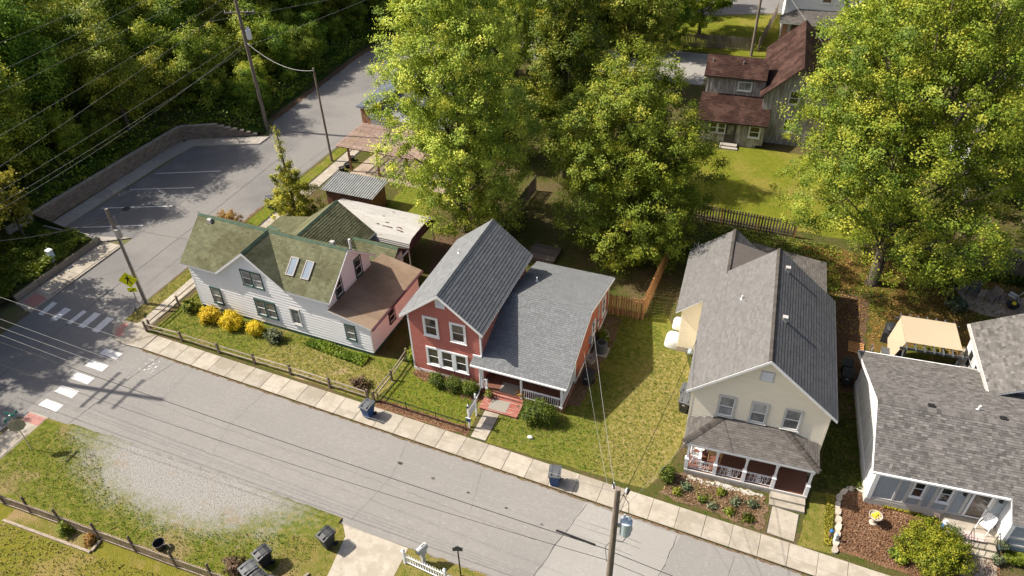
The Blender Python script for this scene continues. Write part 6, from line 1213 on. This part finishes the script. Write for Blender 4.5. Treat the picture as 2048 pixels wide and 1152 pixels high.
for i, (x, y) in enumerate(((-39.2, 54.6), (-38.9, 53.2), (-39.0, 52.4))): pot('planter_pot', ('farthest', 'middle', 'nearest')[i] + ' dark planter pot along the patio edge under the pergola', x, y, 0, .28, .4, 'black_plastic', 'planter')
# ================================================================== VEGETATION
def unit(v): return v / (np.linalg.norm(v, axis=1, keepdims=True) + 1e-9)
def leaf_mesh(name, pos, nrm, size, shade, mat, rng, aspect=.62, fold=.18):
    n = len(pos); t = unit(np.cross(nrm, unit(rng.normal(size=(n, 3))))); b = np.cross(nrm, t)
    L = (size * rng.uniform(.65, 1.35, n))[:, None]; W = L * aspect
    v = np.empty((n, 4, 3)); v[:, 0] = pos - t * L * .5; v[:, 1] = pos + b * W * .5 + nrm * L * fold * .5; v[:, 2] = pos + t * L * .5 - nrm * L * fold; v[:, 3] = pos - b * W * .5 + nrm * L * fold * .5
    me = bpy.data.meshes.new(name); me.vertices.add(n * 4); me.vertices.foreach_set('co', v.reshape(-1).astype(np.float32))
    me.loops.add(n * 4); me.loops.foreach_set('vertex_index', np.arange(n * 4, dtype=np.int32))
    me.polygons.add(n); me.polygons.foreach_set('loop_start', np.arange(0, n * 4, 4, dtype=np.int32)); me.polygons.foreach_set('loop_total', np.full(n, 4, np.int32))
    me.materials.append(MATS[mat]); a = me.attributes.new('shade', 'FLOAT', 'FACE'); a.data.foreach_set('value', np.clip(shade, 0, 1).astype(np.float32))
    me.update(); me.validate(); return me
def crown_points(rng, lobes, n, clump=.45, shell=.55, flat=.75, per=95):
    """lobes: (centre, radii) ellipsoids; clumps sit towards each lobe's surface, leaves round the clumps"""
    P_, N_, S_ = [], [], []
    vol = np.array([r[0] * r[1] * r[2] for c, r in lobes]) ** .72; cnt = (n * vol / vol.sum()).astype(int)
    for (c, r), k in zip(lobes, cnt):
        c, r = np.array(c), np.array(r); nc = max(4, k // per); d = unit(rng.normal(size=(nc, 3))); rad = shell + (1 - shell) * rng.uniform(0, 1, nc) ** .6; rad *= rng.uniform(.88, 1.1, nc)
        cc = c + d * r * rad[:, None]; csh = rng.normal(0, .21, nc); cs = clump * rng.uniform(.7, 1.35, nc)
        idx = rng.integers(0, nc, k); off = rng.normal(size=(k, 3)) * cs[idx][:, None] * np.array([1, 1, flat]) * .6
        p = cc[idx] + off; out = unit((p - c) / r); nn = unit(out * .85 + np.array([0, 0, .5]) + rng.normal(size=(k, 3)) * .42)
        P_.append(p); N_.append(nn); S_.append(.45 + csh[idx] + rng.normal(0, .13, k) + .14 * np.clip(off[:, 2] / (cs[idx] + .01), -1, 1))  # lit and dark clumps and brighter clump tops painted into the tone
    return np.concatenate(P_), np.concatenate(N_), np.concatenate(S_)
def lobes_for(rng, h0, h1, rx, ry, k, top=.55, low=.75, fat=1.0):
    """uneven set of lobes filling a crown between h0 and h1"""
    out = []; 
    for i in range(k):
        f = (i + .5) / k; z = h0 + (h1 - h0) * f; prof = math.sin(math.pi * min(1, max(0.0, (f * (1 - low * .35) + low * .27)))) ** .7 if f < .5 else max(.18, (1 - ((f - .5) / .5) ** 2 * (1 - top * .35)) ** .8)
        a = i * 2.399 + rng.uniform(-.4, .4); q = prof * rng.uniform(.45, .68); s = fat * rng.uniform(.36, .52) * (.6 + .4 * prof)
        out.append(((rx * q * math.cos(a), ry * q * math.sin(a), z), (rx * s, ry * s, (h1 - h0) * rng.uniform(.10, .16) + .5)))
    out.append(((0, 0, h0 + (h1 - h0) * .5), (rx * .55, ry * .55, (h1 - h0) * .38)))
    return out
def trunk_mesh(name, h, r, lobes, rng, mat='bark', lean=(0, 0)):
    B = MB(); top = max(1.0, h * .72); B.tube([(0, 0, -.2), (0, 0, .15), (lean[0] * .3, lean[1] * .3, top * .4), (lean[0], lean[1], top)], [r * 1.5, r * 1.05, r * .8, r * .25], 10)
    for c, rad in lobes:
        z0 = min(top * .9, max(h * .12, c[2] * rng.uniform(.45, .6))); f = z0 / top; p0 = Vector((lean[0] * f, lean[1] * f, z0)); p1 = Vector(c); m = (p0 + p1) / 2 + Vector((0, 0, -.08 * (p1 - p0).length)); B.tube([p0, m, p1], [r * .34, r * .22, r * .07], 6)
        for k in range(3):
            e = p1 + Vector((rng.uniform(-1, 1) * rad[0] * .8, rng.uniform(-1, 1) * rad[1] * .8, rng.uniform(-.2, 1) * rad[2] * .8)); B.tube([m.lerp(p1, .6), e], [r * .09, r * .03], 5)
    return B.mesh(name, mat, smooth=True, fix=False)
def tree_meshes(seed, h0, h1, rx, ry, n, size, mat, k=14, tr=.25, clump=.5, shell=.55, top=.55, trunkmat='bark', low=.75, fat=1.0):
    rng = np.random.default_rng(seed); lo = lobes_for(rng, h0, h1, rx, ry, k, top, low, fat); p, nn, s = crown_points(rng, lo, n, clump, shell)
    p[:, 2] = np.maximum(p[:, 2], .25)
    return leaf_mesh('crown', p, nn, size, s, mat, rng), trunk_mesh('trunk', h1, tr, lo, rng, trunkmat)
def tree(name, label, loc, meshes, rz=0, sc=1.0, cat='tree', group=None):
    t = thing(name, label, cat, loc, rz, group); obj('crown', meshes[0], t); obj('trunk', meshes[1], t); t.scale = (sc,) * 3 if not isinstance(sc, tuple) else sc; return t
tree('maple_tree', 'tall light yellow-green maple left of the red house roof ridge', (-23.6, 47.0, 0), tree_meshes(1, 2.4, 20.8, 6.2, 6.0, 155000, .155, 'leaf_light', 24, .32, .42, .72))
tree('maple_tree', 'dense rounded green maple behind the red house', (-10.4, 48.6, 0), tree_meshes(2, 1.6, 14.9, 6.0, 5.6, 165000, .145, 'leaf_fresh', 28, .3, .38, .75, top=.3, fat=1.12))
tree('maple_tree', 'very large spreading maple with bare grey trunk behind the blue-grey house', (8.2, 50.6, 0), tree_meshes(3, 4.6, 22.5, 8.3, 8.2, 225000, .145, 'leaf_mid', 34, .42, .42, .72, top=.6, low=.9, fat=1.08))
tree('tree', 'dark olive tree behind the light maple', (-18.6, 58.0, 0), tree_meshes(4, 2.5, 17.0, 3.7, 3.7, 50000, .2, 'leaf_deep', 14, .25, .45, .68))
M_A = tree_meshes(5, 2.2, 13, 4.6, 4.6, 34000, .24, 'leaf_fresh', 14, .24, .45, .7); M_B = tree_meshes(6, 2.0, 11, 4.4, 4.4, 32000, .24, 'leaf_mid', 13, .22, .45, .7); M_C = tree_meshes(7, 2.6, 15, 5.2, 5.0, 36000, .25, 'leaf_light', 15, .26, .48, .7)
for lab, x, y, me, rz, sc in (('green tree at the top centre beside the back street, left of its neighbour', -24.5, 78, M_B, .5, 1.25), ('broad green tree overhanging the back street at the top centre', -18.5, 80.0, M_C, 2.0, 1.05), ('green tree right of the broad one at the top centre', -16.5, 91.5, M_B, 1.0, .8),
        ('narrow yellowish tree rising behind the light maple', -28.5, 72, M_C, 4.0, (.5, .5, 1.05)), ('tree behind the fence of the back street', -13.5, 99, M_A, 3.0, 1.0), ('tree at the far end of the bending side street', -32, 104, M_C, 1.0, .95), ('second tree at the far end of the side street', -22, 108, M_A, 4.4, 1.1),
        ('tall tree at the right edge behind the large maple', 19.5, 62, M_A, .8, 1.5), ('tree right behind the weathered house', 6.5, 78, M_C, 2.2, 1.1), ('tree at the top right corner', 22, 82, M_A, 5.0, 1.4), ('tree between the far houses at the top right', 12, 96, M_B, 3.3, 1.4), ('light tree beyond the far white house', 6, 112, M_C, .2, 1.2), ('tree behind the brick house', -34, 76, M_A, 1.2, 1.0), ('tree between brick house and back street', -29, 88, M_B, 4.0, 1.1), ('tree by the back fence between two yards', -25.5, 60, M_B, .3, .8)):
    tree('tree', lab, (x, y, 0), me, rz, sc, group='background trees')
# woods on the hillside: shared crowns, each tree its own thing
W1 = [tree_meshes(20 + i, .1, 5.6 + i % 3, 3.0, 2.9, 17000, .19, ('leaf_wood', 'leaf_wood2', 'leaf_wood', 'leaf_wood2')[i % 4], 9, .14, .5, .5) for i in range(4)]
W2 = [tree_meshes(30 + i, 2.4, 11.5, 3.6, 3.6, 21000, .2, ('leaf_wood', 'leaf_wood2')[i % 2], 12, .22, .6, .5) for i in range(2)]
wr = random.Random(21); placed = []
def try_place(x, y, dmin):
    for a, b, d in placed:
        if (a - x) ** 2 + (b - y) ** 2 < (min(d, dmin)) ** 2: return False
    placed.append((x, y, dmin)); return True
cnt = 0
for it in range(6000):
    y = wr.uniform(16, 122); d = wr.uniform(1.6, 58); x = bx_(y) - d
    if y < 35.5 and d < 9: continue
    if x + 1.5 > -59.5 and 33 < y < 54: continue
    if not try_place(x, y, 2.9 if d < 26 else 4.4): continue
    edge = d < 5; me = W1[wr.randrange(4)] if (edge or wr.random() < .82) else W2[wr.randrange(2)]; s = wr.uniform(.55, .8) if edge else wr.uniform(.75, 1.2)
    tree('woodland_tree', 'leafy green tree in the dense wooded slope above the side street' if y > 56 else 'leafy green tree in the dense wooded slope above the retaining wall', (x, y, hill(x, y) - .2), me, wr.uniform(0, 6.28), s, group='trees of the wooded slope')
    cnt += 1
    if cnt >= 285: break
# trees just left of the frame that shade the crossing
for lab, x, y, s in (('tree on the bank left of the crossing', -62, 22, 1.15), ('second tree on the bank left of the crossing', -63, 16.0, 1.0), ('tall tree above the wall shading the parking lot', -66, 44, 1.2)):
    tree('tree', lab, (x, y, hill(x, y)), (W2[0] if s > 1.1 else M_B), x, s)
for lab, x, y, s in (('fourth tree on the bank left of the crossing', -57, 24.2, 1.15), ('fifth tree on the bank left of the crossing', -60, 19.5, 1.15), ('sixth tree on the bank left of the crossing', -57.5, 13.0, 1.2)): tree('tree', lab, (x, y, hill(x, y)), M_A, x, s)
for lab, x, y, s in (('tall tree above the right bend of the retaining wall', -61.5, 49.5, .95), ('tall tree above the left part of the retaining wall', -63.0, 38.5, 1.0)): tree('tree', lab, (x, y, hill(x, y) - .3), W2[1], x, s)
tree('sapling', 'sparse young tree with yellowish leaves above the timber wall', (-57.4, 32.7, .5), tree_meshes(41, 2.2, 6.6, 2.0, 2.0, 2600, .3, 'leaf_yellowish', 9, .1, .4, .4))
# ground cover in the planting bed and other low plants
def cover(name, label, poly, h, n, size, mat, seed, cat='ground cover', z0=0.0, kind=None):
    rng = np.random.default_rng(seed); xs = [p[0] for p in poly]; ys = [p[1] for p in poly]; pts = []
    def inside(x, y):
        c = False
        for i in range(len(poly)):
            (x1, y1), (x2, y2) = poly[i], poly[i - 1]
            if (y1 > y) != (y2 > y) and x < (x2 - x1) * (y - y1) / (y2 - y1) + x1: c = not c
        return c
    while len(pts) < n:
        x, y = rng.uniform(min(xs), max(xs)), rng.uniform(min(ys), max(ys))
        if inside(x, y): pts.append((x, y))
    p = np.array(pts); hh = h * (.55 + .45 * np.sin(p[:, 0] * 1.9 + seed) * np.sin(p[:, 1] * 2.3)) * rng.uniform(.3, 1, len(p)); pos = np.c_[p, z0 + np.abs(hh) + .03]
    nn = unit(rng.normal(size=(len(p), 3)) * .6 + np.array([0, 0, .8])); sh = .45 + .2 * np.sin(p[:, 0] * 2.1) * np.sin(p[:, 1] * 1.7 + 1) + rng.normal(0, .18, len(p))
    c = pos.mean(0); c[2] = 0; o = obj(name, leaf_mesh(name, pos - c, nn, size, sh, mat, rng), None, tuple(c)); tag(o, label, cat); o['kind'] = 'stuff'; return o
cover('ground_cover', 'dense leafy ground cover filling the timber-walled bed', [(-52.4, 26.3), (-52.4, 34.9), (-54.8, 34.9), (-59.5, 33.2), (-62, 30), (-61, 24), (-53, 22)], .75, 16000, .24, 'leaf_cover', 1, z0=.5)
cover('vine_bed', 'bright green leafy bed along the foot of the white house', [(-28.3, 30.1), (-23.4, 29.6), (-23.3, 30.6), (-28.3, 30.85)], .35, 2600, .17, 'leaf_cover', 2)
cover('roadside_brush', 'low brush along the foot of the wooded slope', [(-53.0, 58), (-54.5, 58), (-56, 70), (-56, 86), (-53, 96), (-46, 104), (-44.5, 102), (-51.5, 92), (-53.4, 86), (-53.8, 79), (-53.6, 70)], .7, 9000, .28, 'leaf_wood', 3, z0=.15)
cover('wall_top_brush', 'low dark brush behind the retaining wall cap', [(-59.3, 33.5), (-59.1, 46), (-58.9, 53), (-52.5, 57), (-54, 59.5), (-62, 56), (-62.5, 33)], .6, 11000, .24, 'leaf_wood', 4, z0=1.4)
def slope_cover():
    rng = np.random.default_rng(77); n = 90000; y = rng.uniform(20, 118, n); d = rng.uniform(.5, 40, n) ; x = np.array([bx_(b) for b in y]) - d; k = ~((y < 35.5) & (x > -62)); x, y = x[k], y[k]
    z = np.array([hill(a, b) for a, b in zip(x, y)]) + np.abs(rng.normal(0, .55, len(x))) + .1; pos = np.c_[x, y, z]; nn = unit(rng.normal(size=pos.shape) * .6 + np.array([0.2, -.1, .8])); sh = .4 + .25 * np.sin(x * .9) * np.sin(y * .8) + rng.normal(0, .17, len(x))
    o = obj('undergrowth', leaf_mesh('undergrowth', pos, nn, .25, sh, 'leaf_wood', rng)); tag(o, 'leafy undergrowth covering the wooded slope', 'undergrowth'); o['kind'] = 'stuff'
slope_cover()
cover('weeds', 'weeds in the shade between the cream and blue-grey houses', [(5.6, 29.8), (7.9, 30.5), (8.0, 38), (6.0, 38)], .22, 2600, .13, 'leaf_hedge', 5)
cover('edge_plants', 'yellow-green plants outside the stone edging', [(6.2, 26.3), (6.55, 26.3), (6.6, 29.6), (6.1, 29.6)], .2, 900, .1, 'leaf_gold_conifer', 6)
cover('wall_plants', 'yellow-green plants at the foot of the blue-grey house', [(9.0, 29.75), (11.0, 29.95), (11.0, 30.05), (9.0, 29.85)], .2, 300, .1, 'leaf_gold_conifer', 7)
cover('lily_row', 'row of dark strappy plants before the shaded fence', [(12.5, 53.9), (19, 53.6), (19, 54.5), (12.5, 54.6)], .6, 2400, .25, 'leaf_hedge', 8)
cover('back_weeds', 'weedy grass behind the cream house roof', [(-6.5, 48), (6, 48.5), (6, 54.6), (-6.5, 54.8)], .3, 6000, .16, 'leaf_deep', 9)
cover('porch_side_plants', 'leafy green perennials right of the blue-grey porch steps', [(14.6, 28.3), (16.5, 28.3), (16.5, 29.3), (14.8, 29.2)], .5, 1400, .16, 'leaf_cover', 10)
def bush(name, label, x, y, rx, ry, h, n, size, mat, seed, cat='bush', z=0, k=7, twigs=True, group=None):
    rng = np.random.default_rng(seed); lo = []
    for i in range(k):
        a = i * 2.4 + rng.uniform(-.3, .3); q = rng.uniform(.3, .55); lo.append(((rx * q * math.cos(a), ry * q * math.sin(a), h * rng.uniform(.4, .62)), (rx * rng.uniform(.42, .55), ry * rng.uniform(.42, .55), h * rng.uniform(.33, .42))))
    lo.append(((0, 0, h * .5), (rx * .6, ry * .6, h * .46))); p, nn, s = crown_points(rng, lo, n, .16, .6, .9, per=36); p[:, 2] = np.maximum(p[:, 2], .04)
    t = thing(name, label, cat, (x, y, z), 0, group); obj('foliage', leaf_mesh('foliage', p, nn, size, s, mat, rng), t)
    B = MB()
    for c, r in lo: B.tube([(0, 0, 0), (c[0] * .5, c[1] * .5, c[2] * .6), c], [.03, .02, .008], 5)
    B.build('stems', 'bark', t, fix=False); return t
for i, (x, lab, r) in enumerate(((-36.35, 'leftmost', .95), (-34.35, 'middle', 1.05), (-32.35, 'rightmost', .75))): bush('golden_shrub', lab + ' of the three golden yellow shrubs before the white house', x, 30.0, r, r * .85, 1.25 if i < 2 else .95, 6500, .085, 'leaf_gold', 50 + i)
bush('shrub', 'small grey-green shrub right of the golden shrubs', -30.6, 29.9, .75, .6, .85, 1600, .12, 'leaf_blue', 53); bush('shrub', 'low reddish-brown shrub on the white house lawn', -22.6, 27.95, .8, .6, .6, 1200, .11, 'leaf_brown', 54)
for i, x in enumerate((-17.85, -16.75, -15.65)): bush('shrub', ('left', 'middle', 'right')[i] + ' of three dark green shrubs under the red house windows', x, 29.9, [.66][0], .58, .9, 4200, .08, 'leaf_hedge', 60 + i)
bush('hedge', 'clipped rounded yew hedge before the red porch', -10.6, 29.25, 1.4, .95, 1.4, 15000, .075, 'leaf_hedge', 64, 'hedge', k=10)
bush('shrub', 'climbing green shrub at the left corner of the red house', -20.35, 31.2, .4, .6, 1.5, 1400, .13, 'leaf_cover', 65)
bush('shrub', 'large yellow-green rounded shrub on the mulch bed', 11.25, 27.25, 1.8, 1.6, 2.1, 26000, .085, 'leaf_lime', 66, k=12); bush('grass_clump', 'soft grassy clump left of the large rounded shrub', 9.75, 26.9, .45, .45, .45, 900, .13, 'leaf_deep', 67)
bush('rusty_bush', 'sparse orange-brown bush at the verge of the side street', -43.0, 40.6, 1.4, 1.2, 1.9, 2200, .13, 'leaf_rust', 68, k=9)
bush('shrub', 'small dark plant clump beside the transformer pole bed', -2.35, 27.6, .55, .5, 1.0, 1100, .13, 'leaf_hedge', 69)
for i, (x, y, s, m) in enumerate(((-1.2, 27.4, .45, 'leaf_blue'), (-.2, 26.9, .3, 'leaf_hedge'), (.7, 27.7, .4, 'leaf_deep'), (1.5, 27.3, .5, 'leaf_blue'), (2.4, 27.5, .4, 'leaf_blue'), (2.3, 26.5, .5, 'leaf_hedge'), (.4, 26.6, .28, 'leaf_blue'), (-1.6, 26.9, .3, 'leaf_deep'), (1.3, 26.6, .3, 'leaf_deep'))):
    bush('garden_plant', 'small leafy plant in the soil bed before the cream porch', x, y, s * .6, s * .6, s * .7, 260, .12, m, 70 + i, 'plant', k=4, group='plants of the soil bed')
for i, (x, y, h) in enumerate(((-32.0, 12.75, .7), (-30.4, 12.85, .5))): bush('garden_plant', ('green' if i == 0 else 'reddish') + ' plant against the picket fence', x, y, .4, .35, h, 600, .13, 'leaf_cover' if i == 0 else 'leaf_rust', 80 + i, 'plant', k=4)
bush('twiggy_bush', 'brown twiggy bush beside the bin cluster', -22.0, 14.25, .7, .6, .75, 1500, .1, 'leaf_brown', 83)
bush('shrub', 'dark shrub by the fire pit, left of the pale grassy one', 13.2, 51.8, .9, .9, 1.3, 2200, .17, 'leaf_hedge', 84); bush('shrub', 'pale spiky shrub near the fire pit', 13.6, 49.4, .8, .8, .9, 1800, .17, 'leaf_blue', 85); bush('shrub', 'leafy shrub under the large maple by the shaded fence', 12.2, 53.2, 1.2, 1.0, 2.0, 2600, .2, 'leaf_deep', 86)
bush('shrub', 'golden leafed shrub under the tan canopy', 11.2, 40.6, .9, .6, 1.3, 1600, .13, 'leaf_yellowish', 87)
bush('potted_plant', 'green plant in the tub beside the air conditioner', -8.95, 37.6, .45, .45, .9, 800, .14, 'leaf_cover', 88, 'plant'); bush('potted_plant', 'orange flowers above the terracotta pot on the porch', -12.25, 30.35, .22, .22, .3, 300, .09, 'leaf_rust', 89, 'plant', z=.62, k=3); bush('potted_plant', 'green plant above the small pot on the red landing', -14.25, 29.85, .25, .25, .35, 300, .1, 'leaf_cover', 90, 'plant', z=.34, k=3); bush('potted_plant', 'blue-green plant above the left porch pot', 12.25, 28.85, .25, .25, .35, 300, .1, 'leaf_blue', 91, 'plant', z=.72, k=3); bush('potted_plant', 'silvery plant above the pot at the right handrail', 14.35, 28.2, .25, .25, .35, 300, .1, 'leaf_blue', 92, 'plant', z=.22, k=3); bush('potted_plant', 'blue-green plant above the pot beyond the right handrail', 14.55, 29.0, .25, .25, .35, 300, .1, 'leaf_blue', 93, 'plant', z=.52, k=3)
bush('shrub', 'low shrub beside the white house corner', -38.6, 30.6, .7, .9, .8, 1400, .13, 'leaf_deep', 94)
# golden conifer: tapering whorls with a thin leader
def conifer(label, x, y, h, r, n, mat, seed):
    rng = np.random.default_rng(seed); lo = []
    for i in range(26):
        f = i / 25; a = i * 2.4; q = r * max(0, 1 - f / .66) ** .6 + .45 * (1 - f) + .1; lo.append(((q * .55 * math.cos(a), q * .55 * math.sin(a), .5 + (h - .6) * f), (q * .6 + .08, q * .6 + .08, .35 + .25 * (1 - f))))
    p, nn, s = crown_points(rng, lo, n, .22, .45, .8); t = thing('conifer', label, 'conifer', (x, y, 0)); obj('crown', leaf_mesh('crown', p, nn, .16, s, mat, rng, .4), t)
    B = MB(); B.tube([(0, 0, 0), (0, 0, h * .6), (0, 0, h)], [.16, .09, .02], 8); B.build('trunk', 'bark', t); return t
conifer('golden conifer with a thin leader beside the patio path', -37.9, 43.4, 8.8, 2.0, 20000, 'leaf_gold_conifer', 95)

# loose grass over the lawns (one mass each)
def grass(label, poly, per, size, mat, seed, h=.05):
    xs = [q[0] for q in poly]; ys = [q[1] for q in poly]; area = abs(sum(poly[i][0] * poly[i - 1][1] - poly[i - 1][0] * poly[i][1] for i in range(len(poly)))) / 2
    o = cover('grass', label, poly, h, int(area * per), size, mat, seed, 'grass', z0=.02); return o
grass('mown grass before the white house', [(-39.5, 27.8), (-21.3, 27.2), (-20.6, 30.6), (-38, 31), (-39.4, 35)], 75, .085, 'leaf_grass', 1)
grass('mown grass before the red house', [(-20.8, 27.6), (-14.6, 27.4), (-14.5, 29.3), (-19.5, 30), (-20.2, 31)], 80, .085, 'leaf_grass', 2)
grass('mown grass between the red house and the cream house', [(-13.0, 26.6), (-3.3, 26.7), (-1.9, 33), (-3.4, 37.5), (-6.5, 41), (-8.2, 40), (-8.2, 31), (-9, 29.5), (-13, 29.7)], 75, .085, 'leaf_grass', 3)
grass('rough grass round the gravel pull-off', [(-39.7, 13.6), (-19, 13.6), (-18.5, 17.5), (-22, 16.6), (-24.5, 15.6), (-28, 15.2), (-32.5, 16.0), (-35, 17.8), (-37.8, 18.3), (-39.7, 17.8)], 70, .085, 'leaf_grass', 5)
grass('dry grass inside the picket fence', [(-39.7, 8), (-20, 8), (-20, 13.1), (-30, 12.2), (-36, 12), (-39.7, 12.8)], 55, .10, 'leaf_grass_dry', 6)
grass('grass of the street verge', [(-42.4, 28.3), (-41.35, 28.4), (-41.1, 40), (-42.3, 40)], 80, .085, 'leaf_grass', 7)

for lab, poly, n, sz, mt, sd in (('loose wood chips over the mulch bed', [(6.9, 26.4), (14.4, 26.0), (14.4, 29.4), (8.3, 29.8), (7.7, 30.3), (7.0, 29.8), (6.9, 28.4)], 5200, .085, 'leaf_chip', 1), ('clods and litter on the garden bed', [(-2.4, 26.6), (2.5, 26.25), (3.0, 28.1), (-1.4, 28.2), (-2.4, 28.0)], 1600, .09, 'leaf_chip', 2), ('wood chips along the iron fence', [(-20.7, 26.85), (-14.4, 26.7), (-14.5, 27.15), (-20.7, 27.35)], 700, .07, 'leaf_chip', 3), ('wood chips under the red house windows', [(-19.7, 30.15), (-15.4, 29.4), (-14.5, 29.7), (-14.6, 30.7), (-19.8, 30.7)], 900, .07, 'leaf_chip', 4), ('fallen leaves under the largest tree', [(6, 44), (14, 44), (20, 50), (19, 54), (3, 54)], 5200, .12, 'leaf_rust', 5), ('dark litter between the cream and blue-grey houses', [(5.8, 36.2), (7.5, 36.2), (7.8, 48), (6.2, 48.4)], 1500, .09, 'leaf_chip', 6)):
    cover('litter', lab, poly, .03, n, sz, mt, sd, 'litter', z0=.02)
